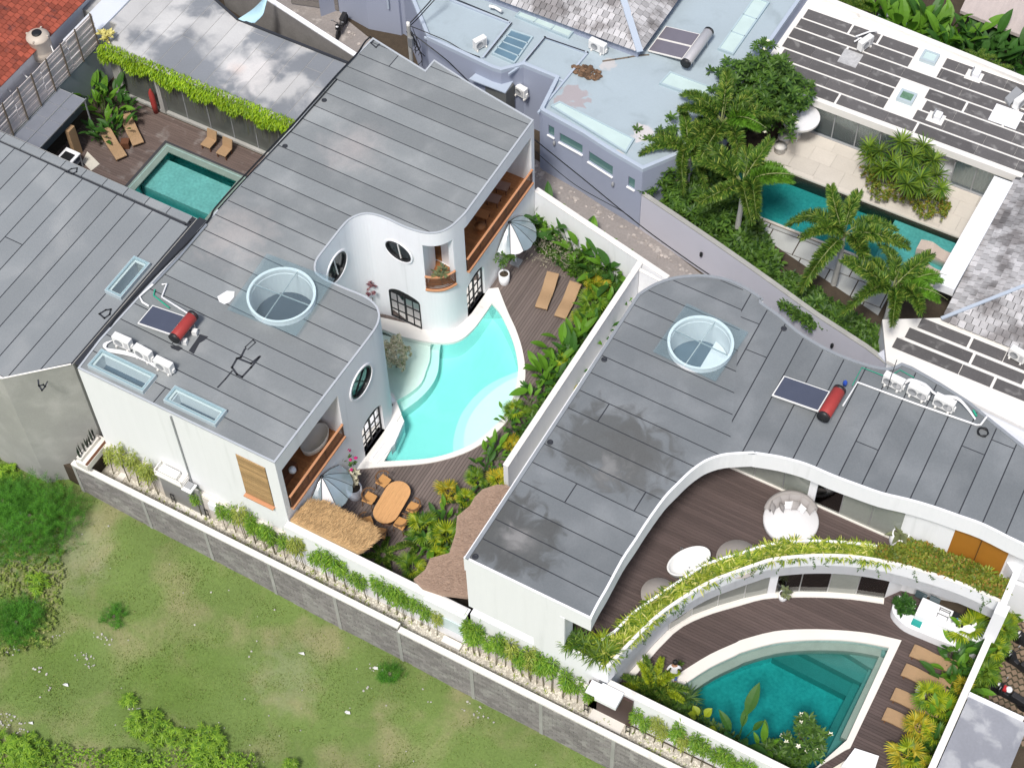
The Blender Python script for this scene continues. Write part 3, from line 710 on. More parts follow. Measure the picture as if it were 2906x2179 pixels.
mb = MB(); mb.prism(circle(*SK1, R1-.04, 32), 6.15, 6.19); part(sk, 'stair_floor', mb, mat('dark_stair', (.045, .055, .075), .5, .15), True)
for k in range(8):
    mb = MB(); mb.box((SK1[0]-.9+k*.22, SK1[1]-.3+k*.02, 6.2+k*.03), (.2, .5+.05*k, .04)); part(sk, 'stair_tread', mb, bpy.data.materials['dark_stair'], True)
def rect_skylight(label, x0, y0, x1, y1, zr, h=.22, lip=.12, dk=True, grp='rectangular skylights on the villa roofs', inset=0, div=0):
    t = thing('skylight', label, 'skylight', ((x0+x1)/2, (y0+y1)/2, zr), 0, grp)
    mb = MB(); mb.prism(box2(x0, y0, x1, y1), zr-.03, zr+h, [box2(x0+lip, y0+lip, x1-lip, y1-lip)]); part(t, 'frame', mb, skyframe, True, bevel=.01)
    n = max(1, div)
    for k in range(n):
        a = x0+.03+(x1-x0-.06)*k/n; b = x0+.03+(x1-x0-.06)*(k+1)/n
        mb = MB(); mb.prism(box2(a+.005, y0+.03, b-.005, y1-.03), zr+h+.002, zr+h+.012); part(t, 'glass_pane', mb, glass, True)
    mb = MB(); mb.prism(box2(x0+lip-.03, y0+lip-.03, x1-lip+.03, y1-lip+.03), zr-1.5, zr-.04, [box2(x0+lip+.02, y0+lip+.02, x1-lip-.02, y1-lip-.02)]); part(t, 'shaft', mb, white, True)
    mb = MB(); mb.prism(box2(x0+lip-.02, y0+lip-.02, x1-lip+.02, y1-lip+.02), zr+.06, zr+.10, [box2(x0+lip+.09, y0+lip+.09, x1-lip-.09, y1-lip-.09)]); part(t, 'reveal', mb, acw, True)
    mb = MB(); mb.prism(box2(x0+lip, y0+lip, x1-lip, y1-lip), zr-.75, zr-.72); part(t, 'interior', mb, mat('shaft_floor', (.07, .10, .14), .6, .3, 1.5), True)
    return t
rect_skylight('long glass skylight beside the three roof condensers at the left roof corner', -37.75, 28.55, -34.85, 29.55, 7.48)
rect_skylight('framed skylight with dark tar edge near the roof corner above the timber shutter', -33.85, 28.62, -31.2, 29.48, 7.48)
# =================================================================== GREY BUILDING, left
gb = thing('grey_building', 'grey building with raw concrete walls and a broad membrane roof at the left edge', 'house', (-48, 32, -1))
GB = [Vector(p) for p in ((-38.62, 37.82), (-70, 38.0), (-70, 26.45), (-40.85, 26.45), (-38.66, 28.55))]
SKL = box2(-39.72, 32.4, -38.9, 34.5)
mcut = MB(); mcut.prism(offc(SKL, -.1), 5.8, 8)
body(gb, 'wall', GB, -2.6, 7.15, conc, [mcut])
mb = MB(); mb.prism(offc(GB, -.03), 7.152, 7.162, [SKL]); part(gb, 'roof_base', mb, tar, True)
lay(gb, 'roof_sheet', [Vector(p) for p in ((-38.7, 37.2), (-56, 37.3), (-56, 26.6), (-40.8, 26.6), (-38.75, 28.6))], [offc(SKL, .05)], PI/2, 1.0, .05, 7.162, .016, membL, lens=25, org=(-38.7, 26))
for k in range(14):
    mb = MB(); mb.prism(box2(-40.0-k*1.2, 37.35, -38.84-k*1.2, 37.78), 7.163, 7.24); part(gb, 'kerb_sheet', mb, membL, True)
mb = MB(); mb.box((-55, 26.5, 7.19), (28.3, .1, .06)); mb.tube([(-40.85, 26.5, 7.2), (-38.7, 28.5, 7.2)], .05, 4); part(gb, 'roof_rim', mb, whitecap, True)
rect_skylight('narrow skylight on the left grey roof beside the black gutter', -39.74, 32.33, -38.84, 34.55, 7.18)
# gutter between the two roofs
mb = MB(); mb.prism([Vector((-38.56, 37.9)), Vector((-38.6, 28.6)), Vector((-38.27, 28.6)), Vector((-37.98, 37.9))], 6.9, 7.2); solo('roof_gutter', mb, tar, 'black tarred gutter between the left grey roof and the white villa roof', 'gutter')
def pipeobj(name, pts, r, m, label, cat, group=None): 
    mb = MB(); mb.tube(pts, r, 8); return solo(name, mb, m, label, cat, group)
e7 = 7.55
pipeobj('steel_pipe', [Vector((*Wd(0, 1, 1620, 380, e7).xy, e7)), Vector((*Wd(0, 1, 1400, 640, e7).xy, e7)), Vector((*Wd(0, 1, 1200, 850, e7).xy, e7))], .06, steel, 'silver pipe running along the black roof gutter', 'pipe')
pipeobj('water_pipe', [Vector((*Wd(0, 1, 1200, 850, e7).xy, e7)), Vector((*Wd(0, 1, 1095, 945, e7).xy, e7)), Vector((*Wd(0, 1, 1120, 990, e7).xy, e7)), Vector((*Wd(0, 1, 1170, 1020, e7).xy, e7))], .05, pipe, 'white pipe elbow from the silver pipe to the left solar heater', 'pipe')
pipeobj('water_pipe', [Vector((*Wd(0, 1, 1270, 850, e7).xy, e7)), Vector((*Wd(0, 1, 1310, 845, e7).xy, e7)), Vector((*Wd(0, 1, 1270, 950, e7).xy, e7)), Vector((*Wd(0, 1, 1480, 1080, 8.2).xy, 8.2))], .045, pipe, 'white pipe rising to the red tank of the left solar heater', 'pipe')
pipeobj('green_pipe', [Vector((*Wd(0, 1, 1215, 890, e7).xy, e7)), Vector((*Wd(0, 1, 1205, 935, e7).xy, e7)), Vector((*Wd(0, 1, 1330, 1035, e7).xy, e7))], .035, green, 'short green pipe behind the left solar panel', 'pipe')
def cable(name, pts, r, m, label, n=6, sag=.0, cat='cable'):
    P = smooth(pts, n); mb = MB(); mb.tube(P, r, 5); return solo(name, mb, m, label, cat)
cb = [Wd(*q, 7.55) for q in ((0, 1, 860, 1180), (0, 1, 1040, 960), (0, 1, 1590, 400), (0, 1, 1690, 250), (0, 0, 1900, 1400), (0, 0, 2212, 1070), (1, 0, 380, 960), (1, 0, 690, 610), (1, 0, 860, 430), (1, 0, 930, 330), (1, 0, 975, 290))]
cable('roof_cable', cb, .045, blackm, 'thick black cable along the left edge of the white villa roof')
cable('roof_cable', [p+Vector((.14, 0, -.02)) for p in cb[3:8]], .03, blackm, 'thinner black cable beside the thick one above the courtyard pool')
def tarpatch(pts, label, z=7.482, grp='black tar patches on the roofs', m=None):
    mb = MB(); mb.prism([Wd(*p, z).xy for p in pts], z, z+.006); return solo('tar_patch', mb, m or tar, label, 'tar patch', grp)
def tarline(pts, w, label, z=7.482):
    P = [Wd(*p, z) for p in pts]; mb = MB()
    for a, b in zip(P, P[1:]):
        d = (b-a); mb.box(((a.x+b.x)/2, (a.y+b.y)/2, z+.003), (d.length+w, w, .007), rz=math.atan2(d.y, d.x))
    return solo('tar_line', mb, tar, label, 'tar patch', 'black tar patches on the roofs')
tarpatch(((0, 1, 1480, 1370), (0, 1, 1530, 1300), (0, 1, 1570, 1240), (0, 1, 1635, 1260), (0, 1, 1600, 1290), (0, 1, 1565, 1310), (0, 1, 1520, 1395)), 'black tar smear below the left red solar tank')
tarpatch(((0, 1, 1335, 1330), (0, 1, 1400, 1330), (0, 1, 1435, 1350), (0, 1, 1400, 1372), (0, 1, 1345, 1350)), 'small dark tar blot at the foot of the left red tank')
tarline(((0, 1, 1930, 1355), (0, 1, 1925, 1340), (0, 1, 1985, 1285), (0, 1, 2005, 1305), (0, 1, 1945, 1360)), .05, 'small black tar loop on the villa roof')
tarline(((0, 1, 1920, 1360), (0, 1, 1890, 1420), (0, 1, 1860, 1430), (0, 1, 1820, 1500), (0, 1, 1860, 1555), (0, 1, 1900, 1575), (0, 1, 1970, 1500), (0, 1, 2040, 1415)), .09, 'black tar outline on the villa roof between skylight and condensers')
tarline(((0, 1, 1870, 1430), (0, 1, 1970, 1470), (0, 1, 2030, 1420)), .09, 'black tar bar closing the tar outline')
tarline(((0, 1, 1820, 1530), (0, 1, 1770, 1590), (0, 1, 1710, 1655)), .07, 'black tar streak running down from the tar outline')
tarline(((1, 0, 975, 340), (1, 0, 1010, 310), (1, 0, 1050, 340), (1, 0, 1015, 375), (1, 0, 975, 340)), .07, 'black tar diamond at the top corner of the villa roof')
tarline(((0, 1, 780, 1080), (0, 1, 830, 1050), (0, 1, 870, 1045), (0, 1, 860, 1085), (0, 1, 820, 1115), (0, 1, 780, 1080)), .08, 'black tar square on the left roof beside the gutter', 7.19)
tarline(((0, 2, 300, 80), (0, 2, 305, 120), (0, 2, 330, 160), (0, 2, 355, 130), (0, 2, 340, 115), (0, 2, 305, 125)), .07, 'black tar tangle near the lower corner of the left roof', 7.19)
tarline(((0, 2, 355, 125), (0, 2, 372, 92)), .06, 'short tar stroke beside the tar tangle', 7.19)
tarline(((0, 1, 1445, 350), (0, 1, 1455, 385), (0, 1, 1490, 360), (0, 1, 1445, 350)), .06, 'small tar triangle at the far right corner of the left roof', 7.19)
tarline(((0, 0, 520, 1350), (0, 0, 560, 1325), (0, 0, 605, 1320), (0, 0, 600, 1350), (0, 0, 560, 1365), (0, 0, 520, 1350)), .06, 'tar loop on the left roof kerb above the courtyard', 7.26)
for q, lb in (((1, 0, 608, 787), 'round black roof drain on the villa roof, the nearer to its top corner'), ((1, 0, 300, 1147), 'round black roof drain on the villa roof above the courtyard pool'), ((2, 1, 870, 1437), 'round black roof drain near the curved roof edge of the right villa'), ((2, 2, 445, 565), 'round black roof drain beside the large dark stain on the right villa roof'), ((1, 2, 1793, 1462), 'round black roof drain at the lower left corner of the right villa roof'), ((3, 1, 328, 1195), 'small black roof drain by the curved parapet above the palms')):
    p = Wd(*q, 7.5); mb = MB(); mb.lathe([(.13, 0), (.13, .02), (.10, .03), (.07, .03), (.06, .005)], (p.x, p.y, 7.485), 14); solo('roof_drain', mb, tar, lb, 'drain', 'round roof drains')
mb = MB(); mb.prism([Wd(*p, 7.485).xy for p in ((0, 1, 1705, 945), (0, 1, 1780, 900), (0, 1, 1840, 905), (0, 1, 1835, 950), (0, 1, 1800, 990), (0, 1, 1760, 1005), (0, 1, 1720, 985))], 7.485, 7.492)
solo('sealant_patch', mb, mat('white_sealant', (.75, .76, .76), .6, .1, 5), 'white sealant blot left of the large round skylight', 'patch')
# =================================================================== POOLS AND DECKS
def pool(name, label, inner, outer, zw, zb, tilem, wm, copm, shelves=(), cop=.06, stepm=None, wname='pool_water', wlabel='pool water'):
    c = (sum(p[0] for p in inner)/len(inner), sum(p[1] for p in inner)/len(inner), 0)
    t = thing(name, label, 'swimming pool', c)
    g = offc(inner, .006)
    mb = MB(); mb.prism(offc(inner, .05), zb-.1, zb); part(t, 'pool_floor', mb, tilem, True)
    mb = MB(); mb.prism(offc(inner, .055), zb-.1, cop-.03, [g]); part(t, 'pool_wall', mb, tilem, True)
    for i, (pl, z) in enumerate(shelves):
        mb = MB()
        if isinstance(pl, tuple):
            bm = _fill(offc(inner, .02), ())
            for (pa, pb) in pl:
                d = pb-pa; _cut(bm, Vector((pa.x, pa.y, 0)), Vector((d.y, -d.x, 0)))
            slabmb(mb, _out(bm), zb+.002, z-zb-.002); bm.free()
        else: mb.prism(pl, zb+.002, z)
        part(t, 'step', mb, stepm or tilem, True)
    if outer: mb = MB(); mb.prism(outer, cop-.1, cop, [offc(inner, -.01)]); part(t, 'coping', mb, copm, True)
    mb = MB(); mb.prism(inner, zb+.003, zw); tag(link(wname, mb.mesh(wname, wm)), kind='structure')
    return t
c12 = lambda *a: [(1, 2, *q) for q in a]; c11 = lambda *a: [(1, 1, *q) for q in a]
zs = -.3
shelfA = smooth(L2(zs, *(c11((1440, 1335), (1438, 1430), (1410, 1521))+c12((1370, 100), (1280, 180), (1165, 248)))), 4)+[Vector((-27.9, 36.4)), Vector((-28.6, 37.6)), Vector((-31.4, 38.1)), Vector((-31.4, 40.6)), Vector((-29.6, 40.9))]
shelfB = smooth(L2(-.5, *(c11((1512, 1360), (1500, 1521))+c12((1450, 110), (1350, 220), (1205, 325)))), 4)+[Vector((-27.9, 36.0)), Vector((-29, 37.5)), Vector((-31.3, 38.1)), Vector((-31.3, 40.5)), Vector((-28.9, 41.1))]
disc1 = smooth(L2(-.7, *c12((1618, 655), (1625, 520), (1680, 350), (1790, 200), (1930, 90), (2140, 0))), 4)
disc2 = smooth(L2(-.4, *c12((1705, 640), (1710, 480), (1770, 330), (1890, 190), (2030, 90), (2140, 40))), 4)
hullr = [p for p in P1r if p.y < Wd(1, 1, 2135, 1540).y and p.x > Wd(1, 2, 1630, 650).x]
hullr = list(reversed(hullr))
def close_disc(d): 
    e = [p for p in hullr if p.x > d[0].x]
    return d+list(reversed(e))
pool('curved_pool', 'turquoise fan shaped pool with white coping below the white villa', POOL1, P1out, -.12, -1.25, plas, w_turq, whitecap,
     [(shelfA, zs), (shelfB, -.6), (close_disc(disc1), -.75), (close_disc(disc2), -.45)], wlabel='turquoise water')
# white benches and spa corner by the south door
t = thing('pool_bench', 'white stepped poolside platforms and a tiny spa by the south arched door', 'pool bench', (-27.5, 35.2, 0))
for nm, pl, z, m in (('platform', ((1, 2, 1145, 405), (1, 2, 1236, 400), (1, 2, 1165, 565), (1, 2, 1085, 520)), .16, white), ('ledge', ((1, 2, 1128, 195), (1, 2, 1172, 242), (1, 2, 1140, 255)), .14, white),
                     ('shelf', ((1, 2, 1139, 262), (1, 2, 1205, 325), (1, 2, 1235, 400), (1, 2, 1143, 403)), -.02, plas)):
    mb = MB(); mb.prism([Wd(*p, z).xy for p in pl], -.6, z); part(t, nm, mb, m, True)
spa = L2(0.05, *c12((1095, 528), (1165, 580), (1025, 735), (958, 705)))
mb = MB(); mb.prism(spa, -.5, .12, [offc(spa, -.12)]); part(t, 'spa_wall', mb, white, True)
mb = MB(); mb.prism(offc(spa, -.1), -.6, -.25); part(t, 'spa_floor', mb, mat('spa_plaster', (.42, .58, .52), .5, .05), True)
mb = MB(); mb.prism(offc(spa, -.122), -.24, .0); tag(link('spa_water', mb.mesh('spa_water', w_teal)), kind='structure')
# decks
DECK1 = [Vector(p) for p in ((-32.9, 28.6), (-21.5, 28.6), (-21.5, 40), (-22.3, 49), (-32.9, 50.0))]
deckt = tag(thing('deck', 'weathered grey brown timber deck round the turquoise pool', None, (-25, 38, 0)), kind='structure')
lay(deckt, 'deck_board', DECK1, [offc(P1out, -.02)], PI/2, .145, .014, -.03, .04, deck1, stuff=True)
deckt2 = tag(thing('deck', 'dark timber deck round the teal pool of the right villa', None, (-6, 33, 0)), kind='structure')
lay(deckt2, 'deck_board', box2(-13.2, 28.5, .15, 39.4), [offc(P2O, -.02)], 0, .145, .014, -.03, .04, deck2, stuff=True)
deckt3 = tag(thing('deck', 'old timber deck of the courtyard at upper left', None, (-46, 43, 0)), kind='structure')
lay(deckt3, 'deck_board', box2(-52.3, 38.1, -38.2, 47.4), [offc(POOLLO, -.02)], 0, .145, .014, -.03, .04, deck3, stuff=True)
# right villa pool
zt = -.55
hp = lambda z, a, b: ((Wd(3, 3, *a, z).xy, Wd(3, 3, *b, z).xy),)
s1 = hp(zt, (800, 745), (1060, 905)); s2 = hp(-.95, (510, 770), (955, 1000)); s3 = hp(-1.4, (270, 810), (805, 1085))
s4 = ((Vector((-4.0, 38)), Vector((-4.15, 30))),); s5 = ((Vector((-3.65, 38)), Vector((-3.75, 30))),)
rimT = offc(POOL2, -.35)
p2 = pool('teal_pool', 'deep teal fan shaped pool with green stone ledges and pale coping', POOL2, P2O, -.28, -1.9, tiled, w_teal, stone,
     [(s1, zt), (s2, -.95), (s3, -1.4), (s4, -1.3), (s5, -.75)], stepm=mat('step_tile', (.15, .235, .21), .5, .2, 1.2, .2, 22))
lr = offset(P2in, -.004)
mb = MB(); mb.prism(lr[:-1]+offset(lr, -.36)[:-1][::-1], -.6, -.24); part(p2, 'tiled_ledge', mb, tilet, True)
mb = MB(); mb.prism(box2(-3.5, 31.9, -3.24, 36.1), -.6, -.241); part(p2, 'tiled_ledge', mb, tilet, True)
pl = pool('courtyard_pool', 'small rectangular teal pool in the upper left courtyard', POOLL, None, -.2, -1.3, tiled, w_teal, tilet,
     [(box2(-47.4, 43.1, -42.5, 45.2), -.55), (box2(-47.0, 42.4, -42.5, 42.9), -1.0)])
mb = MB(); mb.prism(offc(POOLL, .16), -.05, .02, [offc(POOLL, -.30)]); part(pl, 'coping', mb, tilet, True)
mb = MB(); mb.prism(POOLLO, -.06, .012, [offc(POOLL, .16)]); part(pl, 'dark_border', mb, mat('dark_slate', (.05, .05, .055), .6, .25, 2, .2), True)
# courtyard of v1: path walls
def wall(name, label, poly, z0, z1, m=white, capm=None, cat='wall'):
    c = (sum(p[0] for p in poly)/len(poly), sum(p[1] for p in poly)/len(poly), 0)
    t = thing(name, label, cat, c); mb = MB(); mb.prism(poly, z0, z1); part(t, 'wall_body', mb, m, True)
    mb = MB(); mb.prism(offc(poly, .02), z1, z1+.03); part(t, 'coping', mb, capm or whitecap, True); return t
wall('garden_wall', 'white garden wall between the gravel path and the deck with the dining table', box2(-28.1, 28.03, -19.2, 28.33), -.05, 2.75)
wall('garden_wall', 'white front wall of the right villa pool garden above the bamboo', box2(-12.55, 28.15, 1.2, 28.42), -.05, 2.5)
wall('garden_wall', 'white garden wall beside the alley behind the banana plants', [Vector(p) for p in ((-27.85, 50.05), (-19.7, 48.15), (-19.65, 48.4), (-27.8, 50.32))], -.05, 2.5)
wall('garden_wall', 'white dividing wall between the two villa gardens', [Vector(p) for p in ((-21.43, 35.4), (-21.2, 35.4), (-21.12, 48.45), (-21.36, 48.5))], -.05, 2.5)
wall('garden_wall', 'white side wall at the right edge beside the parked motorbikes', box2(.18, 28.45, .42, 37.9), -.05, 2.3)
wall('spa_pocket_wall', 'short white return wall beside the right villa by the alley', [Vector(p) for p in ((-21.1, 48.3), (-19.75, 48.1), (-19.7, 48.13), (-19.7, 48.0), (-21.1, 48.15))], -.05, 2.3)
# =================================================================== VILLA 2
v2 = thing('curved_white_villa', 'two storey white villa with a curving grey roof round a terrace and teal pool', 'house', (-9, 40, 0))
Z2 = 7.45
back = smooth([Wd(*q, Z2).xy for q in ((2, 1, 1130, 930), (2, 1, 1240, 860), (2, 1, 1380, 805), (2, 1, 1550, 780), (2, 1, 1700, 783), (2, 1, 1850, 815), (2, 1, 1990, 880), (2, 1, 2120, 970), (3, 1, 150, 990), (3, 1, 290, 1090), (3, 1, 430, 1210), (3, 1, 600, 1320), (3, 1, 760, 1400), (3, 1, 950, 1470), (3, 1, 1140, 1510), (3, 1, 1250, 1470))], 3)
back += [Wd(*q, Z2).xy for q in ((3, 1, 1330, 1500), (3, 2, 1560, 110), (3, 2, 1780, 250), (3, 2, 1900, 350), (3, 2, 2212, 600), (3, 2, 2600, 800))]
front = [Wd(*q, Z2).xy for q in ((3, 2, 2650, 1540), (3, 2, 2212, 1375), (3, 2, 1900, 1222), (3, 2, 1700, 1150), (3, 2, 1500, 1080), (3, 2, 1300, 1022), (3, 2, 1100, 975), (3, 2, 900, 905), (3, 2, 700, 830), (3, 2, 500, 745), (3, 2, 300, 690), (3, 2, 100, 658), (2, 2, 2040, 655), (2, 2, 1830, 668), (2, 2, 1700, 705), (2, 2, 1620, 750), (2, 2, 1540, 812), (2, 2, 1450, 900), (2, 2, 1350, 1005), (2, 2, 1220, 1185), (2, 2, 1120, 1340), (2, 2, 1020, 1490), (2, 3, 900, 250), (2, 3, 830, 370), (2, 3, 770, 488))]
front = smooth(front, 3)
V2 = [Vector((-19.08, 28.2)), Vector((-19.0, 37.5))]+back+front+[Vector((-13.4, 28.2))]
SK2 = (-15.32, 41.93); R2 = 1.3
Hc = circle(*SK2, R2, 36)
mb = MB(); mb.prism(V2, 6.46, 7.43, [circle(*SK2, R2+.02, 36)]); part(v2, 'roof_slab', mb, white, True)
holes2 = [circle(*SK2, R2+.09, 36)]
mb = MB(); mb.prism(offc(V2, -.05), 7.432, 7.445, holes2); part(v2, 'roof_base', mb, tar, True)
# two laying directions: left wing across, right wing lengthways
midx = -11.9
def clip_half(poly, a, b, keep_left):
    bm = _fill(poly, ()); n = Vector((b[1]-a[1], -(b[0]-a[0]), 0)); _cut(bm, Vector((a[0], a[1], 0)), n if keep_left else -n)
    return bm
import types
V2i = offc(V2, -.10)
ka, kb = (Wd(2, 2, 1850, 660, Z2).xy, Wd(2, 1, 1960, 880, Z2).xy)
memb2n = memb2.node_tree
memb2p = mat('roof_membrane_stained', (.165, .18, .19), .92, .09, .5, .12, 16, obj=.11, spec=.2, col2=(.20, .215, .225), thr=(.42, .7), c2s=.5, bump=.3, bs=50,
             patches=[(*Wd(2, 2, 870, 560, Z2).xy, 1.75, (.10, .104, .103), .5, 1.9, .8), (*Wd(2, 2, 1120, 680, Z2).xy, 1.45, (.105, .108, .107), .5, 1.8, .8), (*Wd(1, 2, 2020, 1260, Z2).xy, 1.7, (.092, .094, .093), .5, 1.9, .8), (*Wd(2, 2, 200, 1330, Z2).xy, 1.5, (.10, .104, .103), .5, 1.8, .8),
                      (*Wd(2, 2, 900, 760, Z2).xy, .4, (.22, .222, .22), .5, 1.4, .7), (*Wd(1, 2, 2150, 1330, Z2).xy, .5, (.29, .285, .28), .5, .9, .7)])
kd = (kb-ka).normalized(); kn = Vector((kd.y, -kd.x))
bigL = [ka-kd*20, kb+kd*20, kb+kd*20-kn*30, ka-kd*20-kn*30]
def half_strips(side, ang, width, org, lens, mt):
    base = _fill(V2i, holes2)
    _cut(base, Vector((*ka, 0)), Vector((*kn, 0))*side)
    u = Vector((math.cos(ang), math.sin(ang), 0)); v = Vector((-u.y, u.x, 0)); O = Vector((*org, 0)); gap = .05
    ts = [(x.co-O).dot(v) for x in base.verts]; us = [(x.co-O).dot(u) for x in base.verts]; rnd = random.Random(9)
    for k in range(math.floor(min(ts)/width), math.ceil(max(ts)/width)):
        st = base.copy(); _cut(st, O+v*(k*width+gap/2), -v); _cut(st, O+v*((k+1)*width-gap/2), v)
        if st.faces:
            a = min(us)-rnd.random()*lens
            while a < max(us):
                b = a+lens*rnd.uniform(.7, 1.2); pc = st.copy(); _cut(pc, O+u*(a+gap/2), -u); _cut(pc, O+u*(b-gap/2), u); a = b
                if pc.faces and sum(f.calc_area() for f in pc.faces) > .02:
                    
                    for q in islands(_out(pc)): mb = MB(); slabmb(mb, q, 7.446, .015); part(v2, 'roof_sheet', mb, mt, True)
                pc.free()
        st.free()
    base.free()
half_strips(1, -.02, 1.02, (-19, 28.3), 22, memb2p)
half_strips(-1, PI/2+.02, .98, (-11.5, 38), 9, memb2)
mb = MB(); mb.ribbon([Vector((-19.0, 28.2)), Vector((-18.93, 37.5))]+back, 7.44, 7.53, -.14)
part(v2, 'parapet_sheet', mb, mat('parapet_membrane', (.24, .26, .28), .7, .12, 3, .1, obj=.1), True)
mb = MB(); fr2 = offset(front, .001); mb.prism(list(front)+offset(front, -.10)[::-1], 7.43, 7.475); mb.prism(box2(-19.08, 28.2, -13.4, 28.29), 7.43, 7.47); part(v2, 'roof_rim', mb, white, True)
# upper storey
gl0 = Wd(3, 2, -500, 555, 3.4).xy; ga = Wd(3, 2, 0, 775, 3.4).xy; gb_ = Wd(3, 2, 1170, 1290, 3.4).xy; yg = 39.55
backin = offset(back, -.08)
UP = [Vector((-19.05, 28.22)), Vector((-14.58, 28.22)), Vector((-14.58, 29.0)), Vector((-15.9, 29.2)), Vector((-15.9, yg)), Vector((-4.6, yg))]+[Vector((-4.6, 39.5)), Vector((-3.25, 39.5)), Vector((-.3, 40.1)), Vector((2.5, 40.3))]+[Vector((3.5, 42.5))]+[p for p in reversed(back[:-1])]+[Vector((-19.0, 37.5))]
UP = offc(UP, -.012)
body(v2, 'upper_wall', UP, 3.38, 6.455, white, [(lambda m: (m.prism(circle(*SK2, R2, 36), 5.4, 8), m)[1])(MB())])
LOWF = smooth([Vector(p) for p in ((-12.5, 30.0), (-11.9, 32.8), (-11.1, 34.2), (-10, 35.4), (-9.1, 36.3), (-8.1, 36.95), (-6.9, 37.6), (-5.7, 38.15), (-4.35, 38.62))], 3)
LOW = [Vector((-19.03, 28.23)), Vector((-12.95, 28.23))]+LOWF+[Vector((-3.85, 39.3)), Vector((-.2, 40.3)), Vector((2.5, 40.5))]+[Vector((3.4, 42.4))]+[p for p in reversed(back[:-1])]+[Vector((-18.98, 37.5))]
LOW = offc(LOW, -.02)
body(v2, 'lower_wall', LOW, -.3, 2.68, white)
OUT = smooth([Wd(*q, 4.1).xy for q in ((2, 3, 905, 870), (2, 3, 1110, 655), (2, 3, 1300, 472), (2, 3, 1500, 330), (2, 3, 1700, 212), (2, 3, 1900, 132), (2, 3, 2100, 62), (3, 3, 250, 32), (3, 3, 480, 8), (3, 3, 700, 3), (3, 3, 900, 15), (3, 3, 1150, 55), (3, 3, 1400, 120), (3, 3, 1650, 200), (3, 3, 1850, 280), (3, 3, 2060, 378))], 3)
INN = smooth([Wd(*q, 4.05).xy for q in ((2, 3, 850, 660), (2, 3, 960, 590), (2, 3, 1100, 450), (2, 3, 1300, 310), (2, 3, 1500, 175), (2, 3, 1700, 55), (3, 2, 0, 1440), (3, 2, 150, 1390), (3, 2, 300, 1360), (3, 2, 500, 1345), (3, 2, 700, 1350), (3, 2, 900, 1365), (3, 2, 1080, 1390), (3, 2, 1180, 1418))], 3)
SL = [Vector((-19.0, 28.24)), Vector((-12.56, 28.24))]+OUT[1:]+[Vector((.38, 40.2)), Vector((-.3, 41)), Vector((-19, 41))]
SL = [Vector((-16, 28.24)), Vector((-12.58, 28.24))]+OUT[1:]+[Vector((.30, 40.3)), Vector((-16, 40.3))]
mb = MB(); mb.prism(SL, 2.70, 3.37); part(v2, 'terrace_slab', mb, white, True)
mb = MB(); mb.ribbon(OUT, 2.69, 4.1, .13); part(v2, 'parapet_outer', mb, white, True)
mb = MB(); mb.ribbon(INN, 3.37, 4.06, .10); part(v2, 'parapet_inner', mb, white, True)
mb = MB(); mb.prism(box2(-14.58, 28.2, -12.56, 28.33), 2.6, 3.95); mb.prism(box2(-14.75, 28.19, -14.55, 28.33), 2.6, 6.47); part(v2, 'notch_parapet', mb, white, True)
mb = MB(); mb.ribbon(offset(OUT, .001), 4.1, 4.13, .14); part(v2, 'parapet_coping', mb, whitecap, True)
bedo = offset(OUT, .14); bedi = offset(INN, -.01)
BED = bedo+[Vector((.1, 39.4)), Vector((-.4, 39.9)), Vector((-3.2, 39.4)), Vector((-4.55, 39.2))]+bedi[::-1]+[Vector((-14.5, 28.4)), Vector((-12.8, 28.4))]
mb = MB(); mb.prism(bedo+[Vector((.1, 39.6)), Vector((-3.2, 39.6)), Vector((-4.5, 39.3))]+bedi[::-1], 3.3, 3.9); mb.prism([Vector((-14.55, 28.35)), Vector((-12.75, 28.35)), Vector((-12.7, 29.2)), Vector((-13.6, 29.3)), Vector((-14.5, 29.9))], 3.3, 3.88); part(v2, 'planter_soil', mb, soil, True)
TD = [Vector((-15.9, 28.6)), Vector((-13.3, 28.9))]+[p for p in INN]+[Vector((-4.6, 39.6)), Vector((-15.9, 39.6))]
tl = TD
lay(v2, 'terrace_board', tl, (), 0, .145, .014, 3.375, .03, deck2, stuff=True)
# fin wall at the right, timber panel under the roof
mb = MB(); mb.prism([Vector(p) for p in ((.12, 37.8), (.40, 37.75), (.35, 40.1), (-.38, 41.0), (-.38, 40.2), (.1, 39.8))], 2.0, 4.35); part(v2, 'fin_wall', mb, white, True)
mb = MB(); mb.box((.3, 37.9, 3.3), (.5, .55, 2.3)); part(v2, 'corner_block', mb, white, True)
mb = MB(); mb.box((-1.78, 39.72, 4.95), (2.86, .06, 2.9), rz=.06); part(v2, 'timber_panel', mb, orangew, True)
mb = MB(); mb.box((-1.5, 39.66, 4.9), (.02, .07, 2.8), rz=.06); part(v2, 'panel_joint', mb, dark, True)
